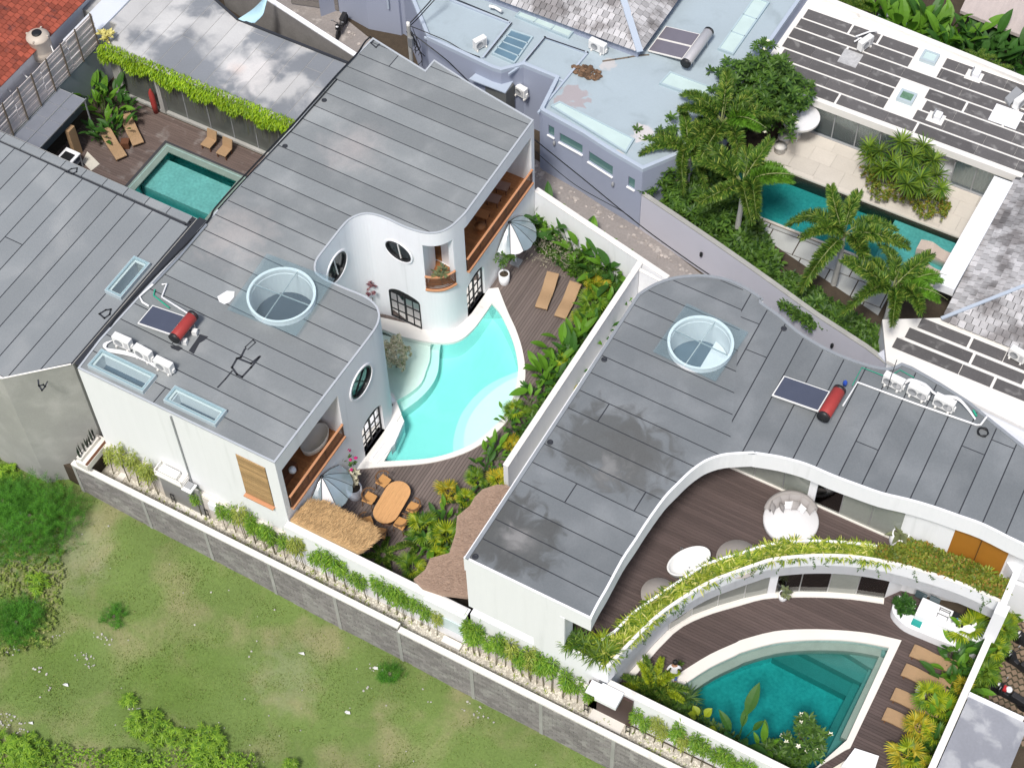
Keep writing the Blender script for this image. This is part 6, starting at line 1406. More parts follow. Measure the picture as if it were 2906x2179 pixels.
mb = MB(); A_ = 1.02; mb.lathe([(.72*A_, 0), (.85*A_, .1), (.98*A_, .5), (A_, .56), (.95*A_, .58), (.9*A_, .5), (.75*A_, .22), (.55*A_, .14), (.0, .12)], n=36, sy=.56); part(tb, 'tub_shell', mb, acw)
mb = MB(); mb.lathe([(.04, .135), (.0, .14)], (0, -.1, 0), 8); part(tb, 'drain', mb, steel)
mb = MB(); mb.tube([(0, .62, .0), (0, .62, .75), (0, .5, .8)], .02, 6); part(tb, 'tap', mb, steel)
for q, r_, lb in (((2, 2, 1920, 1480), .92, 'low round greige table behind the planted parapet beyond the bathtub'), ((2, 3, 1300, 290), .75, 'low round greige table at the lower end of the terrace')):
    c = Wd(*q, 3.7); t = thing('round_table', lb, 'table', (c.x, c.y, 3.41), 0, 'low round terrace tables')
    mb = MB(); mb.lathe([(r_, .24), (r_, .29), (0, .295)], n=36); part(t, 'tabletop', mb, mat('greige', (.36, .33, .31), .7, .05, 2) if 'greige' not in bpy.data.materials else bpy.data.materials['greige'])
    mb = MB(); mb.lathe([(r_*.5, 0), (r_*.5, .24)], n=20); part(t, 'base', mb, bpy.data.materials['greige'])
# balcony furniture
c = Vector((-28.75, 47.9, 3.46))
for i, (y, lb) in enumerate(((48.6, 'brown folding chair at the far end of the long balcony'), (47.7, 'brown folding chair in the middle of the long balcony'), (46.6, 'orange brown folding chair on the long balcony nearest the curved corner'))):
    t = thing('balcony_chair', lb, 'chair', (-28.9, y, 3.46), R(8), 'wooden chairs on the long balcony'); m = (mat('balcony_leather', (.28, .17, .13), .6, .1), None, wood)[i] or bpy.data.materials['balcony_leather']
    mb = MB(); mb.box((.1, 0, .36), (.62, .52, .06)); part(t, 'seat', mb, m)
    mb = MB(); mb.box((-.3, 0, .68), (.06, .52, .6), M=Matrix.Rotation(-.35, 3, 'Y')); part(t, 'backrest', mb, m)
    for x in (-.15, .35):
        for yy in (-.22, .22): mb = MB(); mb.box((x, yy, .17), (.04, .04, .34)); part(t, 'leg', mb, woodd)
mb = MB(); mb.lathe([(.2, 0), (.18, .35), (.28, .4), (0, .41)], (-28.5, 45.9, 3.46), 14); solo('stool', mb, wood, 'round orange stool on the long balcony', 'stool')
c = Wd(1, 1, 1430, 600, 3.8); mb = MB(); mb.box((c.x, c.y, 3.85), (.35, .3, .7), rz=.3); solo('red_cabinet', mb, mat('red_orange', (.42, .07, .03), .6, .1), 'red cabinet in the curved corner balcony', 'cabinet')
t = thing('bathtub', 'white oval bathtub inside the south balcony of the white villa', 'bathtub', (-28.9, 31.9, 3.44), R(90))
mb = MB(); mb.lathe([(.6, 0), (.8, .2), (.86, .55), (.8, .56), (.7, .3), (.4, .14), (0, .12)], n=28, sy=.6); part(t, 'tub_shell', mb, mat('ivory', (.55, .52, .47), .4, .04))
for i, (x, y, r_, m, lb) in enumerate(((-28.7, 29.9, .17, white, 'round white lamp on the south balcony shelf'), (-29.1, 29.3, .12, white, 'small white globe at the south balcony'), (-28.75, 29.0, .22, hair, 'black round plant bowl at the south balcony corner'), (-29.0, 30.3, .15, blackm, 'black vase on the south balcony'))):
    mb = MB(); mb.lathe([(0, 0), (r_, .12), (r_*.9, r_*1.6), (r_*.3, r_*2)], (x, y, 4.1-.25*i), 12); solo(('globe_lamp', 'globe_lamp', 'plant_bowl', 'vase')[i], mb, m, lb, ('lamp', 'lamp', 'bowl', 'vase')[i])
mb = MB(); mb.box((-29.15, 29.6, 3.75), (.6, 1.6, .6)); solo('washstand', mb, woodd, 'dark timber washstand on the south balcony', 'washstand')
# condensers
def condenser(label, x, y, z, rz, w_=.86, two=False, sc=1.0):
    t = thing('condenser', label, 'air conditioner', (x, y, z), rz, 'outdoor air conditioner units'); D = .32; H_ = .58
    mb = MB(); mb.box((0, 0, H_/2+.09), (w_, D, H_)); part(t, 'casing', mb, acw, bevel=.02)
    for s in ((-.2, .22) if two else (-.12,)):
        mb = MB(); n = 20; mb.lathe([(.20, 0), (.2, .012), (.17, .016), (.16, .004), (0, .004)], n=n, M=Matrix.Rotation(PI/2, 3, 'X')); 
        for i in range(len(mb.v)): v = mb.v[i]; mb.v[i] = (v[0]+s, v[1]-D/2-.002, v[2]+H_/2+.09)
        part(t, 'fan_grille', mb, grey)
    mb = MB(); mb.box((w_/2-.16, -D/2-.005, H_/2+.09), (.18, .01, .4)); part(t, 'louvre', mb, mat('pale_grille', (.5, .5, .5), .6, .2, 40) if 'pale_grille' not in bpy.data.materials else bpy.data.materials['pale_grille'])
    for s in (-.28, .28): mb = MB(); mb.box((s, 0, .045), (.08, .42, .09)); part(t, 'foot', mb, whitecap)
    mb = MB(); mb.box((w_/2+.03, .02, .25), (.06, .14, .2)); part(t, 'valve_cover', mb, acw); return t
condenser('white condenser nearest the black gutter on the villa roof', -37.05, 30.2, 7.49, R(2))
condenser('middle of the three white condensers on the villa roof', -35.9, 30.12, 7.49, R(-3))
condenser('white condenser farthest from the gutter on the villa roof', -34.75, 30.02, 7.49, 0)
condenser('white condenser nearest the green pipe on the curved villa roof', -7.35, 43.85, 7.47, R(-4), .9, True)
condenser('middle white condenser on the curved villa roof', -6.25, 43.85, 7.47, R(-4), .9, True)
condenser('white condenser nearest the coiled black hose on the curved villa roof', -5.1, 43.82, 7.47, R(-4), .9, True)
p = Wd(1, 0, 1830, 340, 4.5); condenser('upright white condenser beside the dark paned roof light on the blue roof', p.x, p.y, 4.17, R(65), .7)
p = Wd(2, 0, 820, 365, 4.5); condenser('white condenser in front of the shingled roof eave on the blue roof', p.x, p.y, 4.17, R(-5), .95)
p, nn = onwall(2, 0, 210, 700, BM, 0, 4.4); condenser('white condenser fixed to the blue wall beside the canopy', p.x+nn.x*.25, p.y+nn.y*.25, p.z-.3, R(-10), .6)
p = Wd(3, 0, 965, 350, 3.7); condenser('white condenser on the slate strip roof beside the bent white pipes', p.x, p.y, 3.44, R(70), .9)
p = Wd(3, 0, 2180, 810, 3.7); condenser('white condenser on the slate strip roof at the right edge of the picture', p.x, p.y, 3.44, R(70), .8)
p = Wd(3, 1, 2165, 1400, 3.6); condenser('white condenser on the annex roof below the right shingle eave', p.x, p.y, 3.24, R(-10), .8)
mb = MB()
for k in range(4):
    mb.tube(smooth([Wd(0, 1, 880-k*12, 1290+k*6, 7.6), Wd(0, 1, 815+k*5, 1315+k*8, 7.6), Wd(0, 1, 830+k*8, 1350+k*8, 7.6), Wd(0, 1, 960, 1370+k*8, 7.6), Wd(0, 1, 1060, 1400+k*6, 7.6), Wd(0, 1, 1150, 1440+k*5, 7.6), Wd(0, 1, 1220, 1480+k*6, 7.6)], 3), .03, 5)
solo('pipe_bundle', mb, pipe, 'white insulated pipe bundle curling behind the three villa condensers', 'pipes')
mb = MB()
for k in range(3):
    mb.tube(smooth([Wd(3, 2, 1280, 90+k*8, 7.8), Wd(3, 2, 1330, 70+k*8, 8.0), Wd(3, 2, 1440, 110+k*8, 7.8), Wd(3, 2, 1530, 190+k*5, 7.7), Wd(3, 2, 1680, 210+k*8, 7.9), Wd(3, 2, 1760, 280+k*8, 7.7), Wd(3, 2, 1830, 380+k*4, 7.55)], 3), .032, 5)
solo('pipe_bundle', mb, pipe, 'white insulated pipe bundle linking the condensers on the curved roof', 'pipes')
mb = MB(); mb.tube([Wd(3, 2, 790, 280, 7.55), Wd(3, 2, 905, 95, 7.55), Wd(3, 2, 1380, 270, 7.55), Wd(3, 2, 1840, 430, 7.55), Wd(3, 2, 1870, 430, 7.55), Wd(3, 2, 1920, 365, 7.6)], .045, 6); solo('roof_pipe', mb, pipe, 'long white pipe in front of the condensers on the curved roof', 'pipe')
mb = MB(); mb.tube([Wd(3, 2, 865, 120, 7.6), Wd(3, 1, 940, 1500, 7.6), Wd(3, 2, 1110, 45, 7.6), Wd(3, 2, 1190, 30, 7.6), Wd(3, 1, 1240, 1520, 7.6), Wd(3, 2, 1350, 60, 7.6)], .022, 5); solo('green_pipe', mb, green, 'thin green pipe zigzagging at the edge of the curved roof', 'pipe')
mb = MB(); mb.tube([Wd(3, 2, 1815, 315, 7.6), Wd(3, 2, 1840, 360, 7.6)], .05, 6); solo('green_pipe', mb, green, 'short thick green pipe by the coiled hose', 'pipe')
c = Wd(3, 2, 1888, 492, 7.5); mb = MB(); vs = []
mb.tube([(c.x+math.cos(a*.5)*(.19+.02*(a % 3)), c.y+math.sin(a*.5)*(.19+.02*(a % 3)), 7.49+a*.0022) for a in range(60)], .022, 5); solo('coiled_hose', mb, blackm, 'coiled black hose on the curved roof near the right edge', 'hose')
mb = MB(); mb.tube([Wd(3, 2, 1140, 150, 7.5), Wd(3, 2, 1165, 60, 8.4), Wd(3, 1, 1215, 1440, 9.6)], .015, 4); solo('antenna_wire', mb, blackm, 'thin black mast standing between the condensers of the curved roof', 'mast')
# solar heaters
def solar(label, c, rz, tl, tr, pan, tankm, pw, pl, grp='solar water heaters', two=False):
    t = thing('solar_heater', label, 'solar heater', c, rz, grp)
    th = math.atan2(.35, pl); M = Matrix.Rotation(-th, 3, 'Y'); n = 2 if two else 1
    for k in range(n):
        y = (k-(n-1)/2)*(pw/n+.03)
        mb = MB(); mb.box((-pl/2, y, .32), (pl, pw/n, .07), M=M); part(t, 'collector_frame', mb, acw if not two else whitecap)
        mb = MB(); mb.box((-pl/2, y, .362), (pl-.10, pw/n-.10, .012), M=M); part(t, 'collector_glass', mb, pan)
    MT = Matrix.Rotation(PI/2, 3, 'X')
    mb = MB(); mb.lathe([(0, -tl/2), (tr*.9, -tl/2), (tr, -tl/2+.03), (tr, tl/2-.03), (tr*.9, tl/2), (0, tl/2)], (.3, 0, .62), 24, M=MT); part(t, 'tank', mb, tankm)
    for s in (-1, 1):
        mb = MB(); mb.lathe([(0, 0), (tr*.98, 0), (tr*1.01, .04), (tr*1.01, .16), (0, .16)], (.3, s*(tl/2-.07)+.08, .62), 20, M=MT); part(t, 'end_cap', mb, blackm)
    for x, z in ((-pl+.1, .08), (.1, .42), (.5, .42)):
        for y in (-pw*.38, pw*.38): mb = MB(); mb.box((x, y, z/2), (.045, .045, z)); part(t, 'stand_leg', mb, steel)
    mb = MB(); mb.box((.3, 0, .3), (.05, pw*.8, .05)); part(t, 'stand_rail', mb, steel); return t
solar('solar heater with a red tank and dark panel beside the gutter on the villa roof', (-35.35, 31.95, 7.49), 0, 1.5, .26, panel, redt, 1.12, 1.85)
solar('solar heater with a red tank and long dark panel on the curved villa roof', (-9.45, 41.43, 7.47), R(-2), 1.65, .28, panel, redt, 1.15, 2.1)
p = Wd(2, 0, 1520, 420, 4.6); q = Wd(2, 0, 1515, 470, 5.0); q2 = Wd(2, 0, 1690, 230, 5.0); cc = (q+q2)/2
solar('grey twin panel solar heater with a silver tank on the blue roof', (cc.x-.3, cc.y, 4.17), math.atan2(q2.y-q.y, q2.x-q.x)-PI/2, (q2-q).length+.2, .27, panelg, mat('silver_tank', (.55, .54, .55), .4, .05, 2, metal=.3), 2.0, 2.0, two=True)
c = Wd(3, 2, 810, 95, 7.9); mb = MB(); mb.lathe([(0, 0), (.09, .02), (.1, .2), (.05, .28)], (c.x, c.y, 7.7), 10); solo('blue_valve', mb, mat('blue_plastic', (.03, .08, .4), .4, .1), 'blue filter beside the red tank on the curved roof', 'filter')
for q, lb in (((0, 1, 1450, 1300), 'small white box under the left red tank, nearer the black cap'), ((0, 1, 1530, 1225), 'small white box under the left red tank, farther one')):
    c = Wd(*q, 7.6); mb = MB(); mb.box((c.x, c.y, 7.62), (.22, .22, .25), rz=.3); solo('pump_box', mb, acw, lb, 'box')
# bent pipes on slate roof
mb = MB(); mb.tube([Wd(3, 0, 890, 290, 3.6), Wd(3, 0, 1000, 250, 3.7), Wd(3, 0, 1060, 245, 3.6)], .05, 6); mb.tube([Wd(3, 0, 880, 330, 3.6), Wd(3, 0, 930, 300, 3.7), Wd(3, 0, 1000, 350, 3.6)], .05, 6); solo('bent_pipes', mb, pipe, 'bent white pipes beside the condenser on the slate strip roof', 'pipes')
mb = MB(); P = [Wd(*q, 3.55) for q in ((3, 0, 2060, 780), (3, 0, 2150, 690), (3, 0, 2200, 730), (3, 0, 2100, 830))]; mb.prism([v.xy for v in P], 3.45, 3.65); solo('grey_duct', mb, grey, 'grey metal duct at the right edge of the slate strip roof', 'duct')
# white small boxes of blue roof top
c = Wd(1, 0, 1950, 65, 4.4); mb = MB(); mb.tube([Wd(1, 0, 1905, 50, 4.5), Wd(1, 0, 1950, 60, 4.5), Wd(1, 0, 2000, 90, 4.5)], .09, 8); solo('white_duct', mb, pipe, 'short white duct lying on the blue roof at the top', 'duct')
# motorbikes
def motorbike(label, c, rz, accent=None, seatm=rubber, helmet=None):
    t = thing('motorbike', label, 'motorbike', c, rz, 'parked motorbikes')
    for x in (-.6, .62):
        mb = MB(); n = 20; vs = []; fs = []
        MT = Matrix.Rotation(PI/2, 3, 'X'); prof = [(.21, -.05), (.27, -.055), (.30, -.03), (.30, .03), (.27, .055), (.21, .05)]
        mb.lathe(prof+[prof[0]], (x, 0, .3), n, M=MT); w_ = part(t, 'wheel', mb, rubber)
        mb = MB(); mb.lathe([(.0, -.03), (.2, -.02), (.2, .02), (0, .03)], (x, 0, .3), 12, M=MT); part(t, 'rim', mb, steel)
    mb = MB(); vs = []
    prof = [(-.62, .10, .55, .70), (-.4, .14, .45, .78), (-.1, .15, .35, .76), (.12, .11, .28, .55), (.3, .15, .30, .62), (.48, .16, .45, .92), (.6, .10, .6, .95)]
    for x, w_, z0, z1 in prof: vs += [(x, -w_, z0), (x, w_, z0), (x, w_*.75, z1), (x, -w_*.75, z1)]
    fs = [(i*4+k, (i+1)*4+k, (i+1)*4+(k+1) % 4, i*4+(k+1) % 4) for i in range(len(prof)-1) for k in range(4)]+[(3, 2, 1, 0), tuple(len(vs)-4+k for k in range(4))]
    vol = MB(); vol.add(vs, [tuple(f) for f in fs]); part(t, 'bodywork', vol, accent or blackm, bevel=.03)
    mb = MB(); mb.box((-.3, 0, .80), (.62, .27, .09)); part(t, 'seat', mb, seatm, bevel=.03)
    mb = MB(); mb.tube([(.62, 0, .3), (.5, 0, .85), (.46, 0, 1.0)], .03, 6); part(t, 'fork', mb, blackm)
    mb = MB(); mb.tube([(.40, -.34, 1.02), (.48, 0, .99), (.40, .34, 1.02)], .018, 6); part(t, 'handlebar', mb, blackm)
    for s in (-1, 1): mb = MB(); mb.box((.5, s*.3, 1.14), (.03, .12, .07)); part(t, 'mirror', mb, steel)
    mb = MB(); mb.lathe([(.08, 0), (.09, .03), (.0, .06)], (.62, 0, .85), 10, M=None); part(t, 'headlight', mb, clothw)
    if helmet:
        mb = MB(); mb.lathe([(.10, 0), (.14, .06), (.14, .13), (.09, .21), (0, .24)], (c[0]+.2*math.cos(rz)-.3*0, c[1]+.2*math.sin(rz), .86), 14); solo('helmet', mb, white, 'white helmet resting on a motorbike beside the grey flat roof', 'helmet')
    return t
p = Wd(1, 0, 745, 190, .5); motorbike('black scooter with a pale tail parked in the alley at the top', (p.x, p.y, .005), R(-78), helmet=None)
p = Wd(3, 3, 2110, 1100, .5); motorbike('black motorbike with red parts beside the grey flat roof', (p.x, p.y, .02), R(170), helmet=True)
mb = MB(); mb.box((p.x-.35, p.y+.0, .95), (.16, .24, .12)); solo('red_bag', mb, redp, 'red cloth on the motorbike with the white helmet', 'cloth')
p = Wd(3, 3, 2150, 840, .5); motorbike('black motorbike in the middle of the parking by the white side wall', (p.x+.2, p.y, .02), R(160))
p = Wd(3, 3, 2190, 670, .5); motorbike('black motorbike at the right edge with chrome headlight', (p.x+.4, p.y, .02), R(165))
# utility pole and cables
up = thing('utility_pole', 'concrete utility pole with tangled cables at the alley corner', 'utility pole', (*Wd(1, 0, 1300, 330, 3).xy, 0))
top = Wd(1, 0, 1268, 200, 5.2); mb = MB(); mb.tube([(top.x, top.y, 0), (top.x, top.y, 5.2)], .11, 8); part(up, 'pole', mb, conc, True)
up.location.x, up.location.y = up.location.x, up.location.y
mb = MB(); mb.lathe([(.09, 0), (.1, .2), (0, .24)], (top.x, top.y, 5.2), 8); part(up, 'cap', mb, whitecap, True)
mb = MB(); mb.box((top.x+.15, top.y-.1, 4.2), (.25, .2, .6)); part(up, 'junction_box', mb, steel, True)
RC = random.Random(8)
for k in range(7):
    a = top+Vector((RC.uniform(-.1, .4), RC.uniform(-.2, .2), RC.uniform(-.6, -.1))); b = top+Vector((RC.uniform(.2, .9), RC.uniform(-.5, .1), RC.uniform(-2.4, -1.2)))
    mid = (a+b)/2+Vector((RC.uniform(.1, .5), RC.uniform(-.2, .2), -.3)); mb = MB(); mb.tube(smooth([a, mid, b], 5), .022, 4); part(up, 'loose_cable', mb, blackm, True)
def cab(pts, r, lb): mb = MB(); mb.tube(smooth(pts, 6), r, 5); solo('overhead_cable', mb, blackm, lb, 'cable')
cab([top, Wd(1, 0, 1450, 0, 5.8), Wd(1, 0, 1520, -120, 6.2)], .035, 'black cable running from the pole up past the blue parapet')
cab([top+Vector((0, 0, -.1)), Wd(1, 0, 1330, 160, 5.1), Wd(1, 0, 1530, -60, 5.9)], .03, 'second black cable from the pole top towards the top edge')
cab([top, Wd(1, 0, 1560, 320, 4.6), Wd(1, 0, 1700, 400, 4.3), Wd(1, 0, 1830, 450, 4.3)], .025, 'thin cable drooping along the blue parapet by the condenser')
z_ = 3.1; cab([top+Vector((0, 0, -.4)), Wd(1, 0, 1540, 450, 4.0), Wd(1, 0, 1660, 560, z_), Wd(2, 0, 20, 850, z_), Wd(2, 0, 340, 1110, z_), Wd(2, 0, 700, 1400, z_), Wd(2, 1, 1150, 385, z_), Wd(2, 1, 1500, 640, z_), Wd(2, 1, 1720, 790, z_)], .03, 'long black cable following the alley from the pole to the curved roof')
cab([Wd(2, 0, 330, 1190, z_-.3), Wd(2, 0, 640, 1450, z_-.5), Wd(2, 0, 1010, 1659, z_-.1), Wd(2, 1, 1130, 370, z_)], .02, 'thinner cable just under the long alley cable')
# ledge with snake plants, entrance canopies, odd things on the path
ld = thing('planter_ledge', 'pale ledge with a narrow planter across the end of the gravel path', 'planter', (-38.4, 27.6, 0))
mb = MB(); mb.prism(box2(-38.75, 26.85, -38.1, 28.5), 1.3, 1.68); part(ld, 'ledge', mb, stone, True)
mb = MB(); mb.prism(box2(-38.72, 26.95, -38.45, 28.3), 1.68, 1.9); part(ld, 'trough', mb, stone, True)
mb = MB(); mb.prism(box2(-38.25, 26.9, -38.12, 28.5), 1.68, 1.70); part(ld, 'wood_trim', mb, woodd, True)
tv = [(-.03, 0, 0), (.03, 0, 0), (.035, 0, .5), (-.035, 0, .5), (0, .012, 1.0)]
for k in range(7):
    y = 27.05+k*.19; t = thing('snake_plant', '%s snake plant from the block wall in the narrow planter' % ('first', 'second', 'third', 'fourth', 'fifth', 'sixth', 'seventh')[k], 'plant', (-38.58, y, 1.9), 0, 'snake plants in the narrow planter')
    for j in range(3):
        mb = MB(); h = random.uniform(.7, .95); a = random.uniform(0, 3); dx = Vector((math.cos(a)*.035, math.sin(a)*.035, 0)); o = Vector((random.uniform(-.05, .05), random.uniform(-.05, .05), 0)); l = Vector((random.uniform(-.08, .08), random.uniform(-.08, .08), 0))
        mb.add([o-dx, o+dx, o+dx*1.3+l*.5+Vector((0, 0, h*.6)), o-dx*1.3+l*.5+Vector((0, 0, h*.6)), o+l+Vector((0, 0, h))], [(0, 1, 2, 3), (3, 2, 4)]); part(t, 'leaf', mb, mat('snake_leaf', (.022, .035, .025), .5, .2) if 'snake_leaf' not in bpy.data.materials else bpy.data.materials['snake_leaf'])
p1 = Wd(0, 2, 1350, 820, 2.4)
en = thing('entrance_canopy', 'white framed entrance canopy with grey louvres over the path gate of the white villa', 'canopy', (p1.x, p1.y, 0))
mb = MB(); mb.box((p1.x, p1.y, 2.3), (1.5, .62, .1)); part(en, 'canopy_base', mb, whitecap, True)
mb = MB(); 
for s in (-1, 1): mb.box((p1.x, p1.y+s*.29, 2.62), (1.5, .05, .06)); mb.box((p1.x+s*.73, p1.y, 2.62), (.05, .62, .06))
part(en, 'top_frame', mb, stone, True)
for sx in (-1, 1):
    for sy in (-1, 1): mb = MB(); mb.box((p1.x+sx*.72, p1.y+sy*.28, 2.46), (.05, .05, .3)); part(en, 'corner_post', mb, stone, True)
mb = MB(); mb.box((p1.x-.1, p1.y, 2.5), (.95, .4, .28)); part(en, 'machine_box', mb, acw, True, bevel=.05)
mb = MB(); mb.box((p1.x+.95, p1.y-.1, 2.2), (.5, .5, .08)); part(en, 'lower_shelf', mb, white, True)
mb = MB(); mb.box((p1.x+.95, p1.y-.05, 2.28), (.3, .3, .1)); part(en, 'grille_box', mb, grey, True)
mb = MB(); mb.box((p1.x+.3, 28.0, 1.1), (2.2, .08, 2.2)); part(en, 'gate_leaf', mb, mat('grey_gate', (.26, .26, .25), .7, .15), True)
for q, lb in (((0, 2, 1358, 1010), 'black rectangular frame handle left of the entrance step'), ((0, 2, 1625, 1130), 'black rectangular frame handle right of the entrance step'), ((2, 3, 728, 1195), 'black lamp post left of the covered gate'), ((2, 3, 1055, 1365), 'black lamp post right of the covered gate')):
    c = Wd(*q, .35); mb = MB()
    for s in (-1, 1): mb.box((c.x+s*.09, c.y, .36), (.03, .03, .7))
    mb.box((c.x, c.y, .72), (.21, .03, .03)); mb.box((c.x, c.y, .3), (.21, .03, .03)); solo('garden_light', mb, blackm, lb, 'garden light', 'black lights beside the two gates')
mb = MB(); mb.prism(L2(.05, (0, 2, 1400, 1030), (0, 2, 1370, 1075), (0, 2, 1590, 1170), (0, 2, 1650, 1140)), -.04, .04); solo('doorstep', mb, stone, 'flat pale step in front of the white villa entrance on the path', 'step')
mb = MB(); mb.prism(L2(.05, (0, 2, 950, 800), (0, 2, 900, 860), (0, 2, 945, 885), (0, 2, 1000, 820)), -.04, .06); solo('stepping_stone', mb, stone, 'pale square stepping stone at the left end of the path', 'stepping stone')
c = Wd(1, 3, 1610, 680, .2); mb = MB(); mb.box((c.x, c.y, .14), (.9, .32, .28)); solo('stone_bench', mb, stone, 'low pale stone block on the path before the curved villa', 'bench')
c = Wd(0, 2, 1680, 1030, 1.6); mb = MB(); mb.box((c.x, 27.98, 1.35), (.4, .16, .5)); solo('meter_box', mb, white, 'small white box on the wall right of the entrance canopy', 'box')
# mirror frame in the wall of the right villa low down
c = Wd(1, 3, 1600, 560, 1.2); mb = MB(); mb.box((c.x, 27.99, 1.25), (1.1, .03, .9)); solo('wall_panel', mb, frost, 'pale glass panel in the low wall before the right villa', 'panel')
# thatches
def thatchroof(label, poly, zf, m, fringe=900, seedv=1, name='thatched_roof', straw=.45, dirv=(0, 1)):
    c = (sum(p.x for p in poly)/len(poly), sum(p.y for p in poly)/len(poly), 2.0)
    t = thing(name, label, 'thatched roof', c); mb = MB(); mb.prism(poly, lambda x, y: zf(x, y)-.22, zf); part(t, 'thatch_body', mb, m, True)
    rg = np.random.default_rng(seedv); xs = [p.x for p in poly]; ys = [p.y for p in poly]; pts = []
    while len(pts) < fringe:
        q = (rg.uniform(min(xs), max(xs)), rg.uniform(min(ys), max(ys)))
        if inside(q, poly): pts.append((q[0], q[1], zf(*q)+.005))
    P = np.array(pts)-np.array(c); n = len(P)
    az = math.atan2(dirv[1], dirv[0])+rg.normal(0, .35, n)
    V, F = scatter([(0, -.012, 0), (straw, -.006, .02), (straw, .006, .02), (0, .012, 0)], [(0, 1, 2, 3)], rmat(az, rg.normal(-.03, .08, n), rg.uniform(-1, 1, n), rg.uniform(.6, 1.2, n)), P)
    o = link('straw', npmesh('straw', V, F, m), t); o['kind'] = 'stuff'; return t
TH1 = [Vector(p) for p in ((-28.0, 28.35), (-27.95, 29.5), (-27.3, 29.85), (-26.5, 29.8), (-25.5, 29.75), (-24.7, 29.75), (-24.25, 29.45), (-24.45, 28.6), (-24.6, 28.4))]
thatchroof('golden straw thatch canopy over the entrance beside the dining table', TH1, lambda x, y: 2.95-.16*(y-28.3), thatch, 6000, 1, straw=.28, dirv=(.3, 1))
TH2 = L2(3.0, (1, 2, 2035, 900), (1, 2, 1960, 895), (1, 2, 1850, 930), (1, 2, 1790, 990), (1, 2, 1750, 1060), (1, 2, 1650, 1140), (1, 2, 1640, 1270), (1, 2, 1590, 1430), (1, 2, 1440, 1470), (1, 2, 1400, 1560), (1, 3, 1310, 170), (1, 3, 1380, 240), (1, 3, 1530, 290), (1, 3, 1720, 310))+[Vector((-19.1, 29.0)), Vector((-19.1, 34.2))]
thatchroof('brown weathered thatch canopy between the dining deck and the right villa', TH2, lambda x, y: 3.0-.04*abs(x+20.4), thatch2, 9000, 2, straw=.12, dirv=(1, .3))
# person walking beside the teal pool
def person(c, rz):
    t = thing('person', 'person with black hair in a white shirt beside the palm at the teal pool edge', 'person', c, rz)
    mb = MB(); mb.lathe([(.10, .82), (.155, .9), (.165, 1.0), (.15, 1.12), (.19, 1.32), (.2, 1.40), (.13, 1.47), (.06, 1.49), (.055, 1.55), (.085, 1.6), (.095, 1.68), (.09, 1.76), (.05, 1.82), (0, 1.83)], n=16, sy=1)
    b = bmesh.new(); sk = [((0, 0, .92), .13), ((0, 0, 1.15), .125), ((.04, 0, 1.38), .14), ((.06, 0, 1.5), .055), ((.08, 0, 1.58), .07), ((.09, 0, 1.68), .095),
        ((.02, .2, 1.40), .06), ((-.05, .3, 1.14), .045), ((.12, .30, .93), .035), ((.16, .30, .86), .035), ((.02, -.2, 1.40), .06), ((.1, -.27, 1.14), .045), ((.26, -.22, .98), .035), ((.31, -.2, .93), .035),
        ((0, .1, .86), .10), ((.14, .1, .48), .065), ((.05, .1, .08), .042), ((.2, .1, .04), .035), ((0, -.1, .86), .10), ((-.08, -.1, .48), .065), ((-.25, -.1, .12), .042), ((-.12, -.1, .05), .035)]
    ed = [(0, 1), (1, 2), (2, 3), (3, 4), (4, 5), (2, 6), (6, 7), (7, 8), (8, 9), (2, 10), (10, 11), (11, 12), (12, 13), (0, 14), (14, 15), (15, 16), (16, 17), (0, 18), (18, 19), (19, 20), (20, 21)]
    me = bpy.data.meshes.new('body'); me.from_pydata([s[0] for s in sk], ed, []); o = link('body', me)
    m = o.modifiers.new('s', 'SKIN'); lay_ = me.skin_vertices[0] if me.skin_vertices else None
    for i, (_, r_) in enumerate(sk): me.skin_vertices[0].data[i].radius = (r_, r_)
    me.skin_vertices[0].data[0].use_root = True
    s2_ = o.modifiers.new('u', 'SUBSURF'); s2_.levels = 2; s2_.render_levels = 2
    bpy.context.view_layer.update(); dg = bpy.context.evaluated_depsgraph_get(); nm = bpy.data.meshes.new_from_object(o.evaluated_get(dg)); o.modifiers.clear(); o.data = nm
    nm.materials.clear()
    for m_ in (skin, clothw, denim): nm.materials.append(m_)
    for p in nm.polygons:
        z = p.center.z; y = abs(p.center.y); p.use_smooth = True
        p.material_index = 1 if (.95 < z < 1.47 and not (y > .24 and z < 1.2)) else (2 if .45 < z <= .95 and y < .22 else 0)
    o.parent = t
    mb = MB(); mb.lathe([(.108, 1.66), (.115, 1.72), (.10, 1.79), (.05, 1.83), (0, 1.84)], (.075, 0, 0), 14); part(t, 'hair', mb, hair); b.free()
    for s in (-1, 1):
        for f in range(5):
            x0 = (.16, .31)[s < 0]; z0 = (.86, .93)[s < 0]; y0 = (.30, -.2)[s < 0]
            mb = MB(); mb.tube([(x0+.0, y0+(f-2)*.015, z0-.01), (x0+.045, y0+(f-2)*.018, z0-.04), (x0+.05, y0+(f-2)*.018, z0-.075+.008*abs(f-2))], .009, 5); part(t, 'finger', mb, skin)
    mb = MB(); mb.box((.185, 0, 1.66), (.03, .03, .035)); part(t, 'nose', mb, skin)
    return t
pp_ = Wd(2, 3, 1420, 885, 1.2); person((pp_.x, pp_.y, .03), R(110))
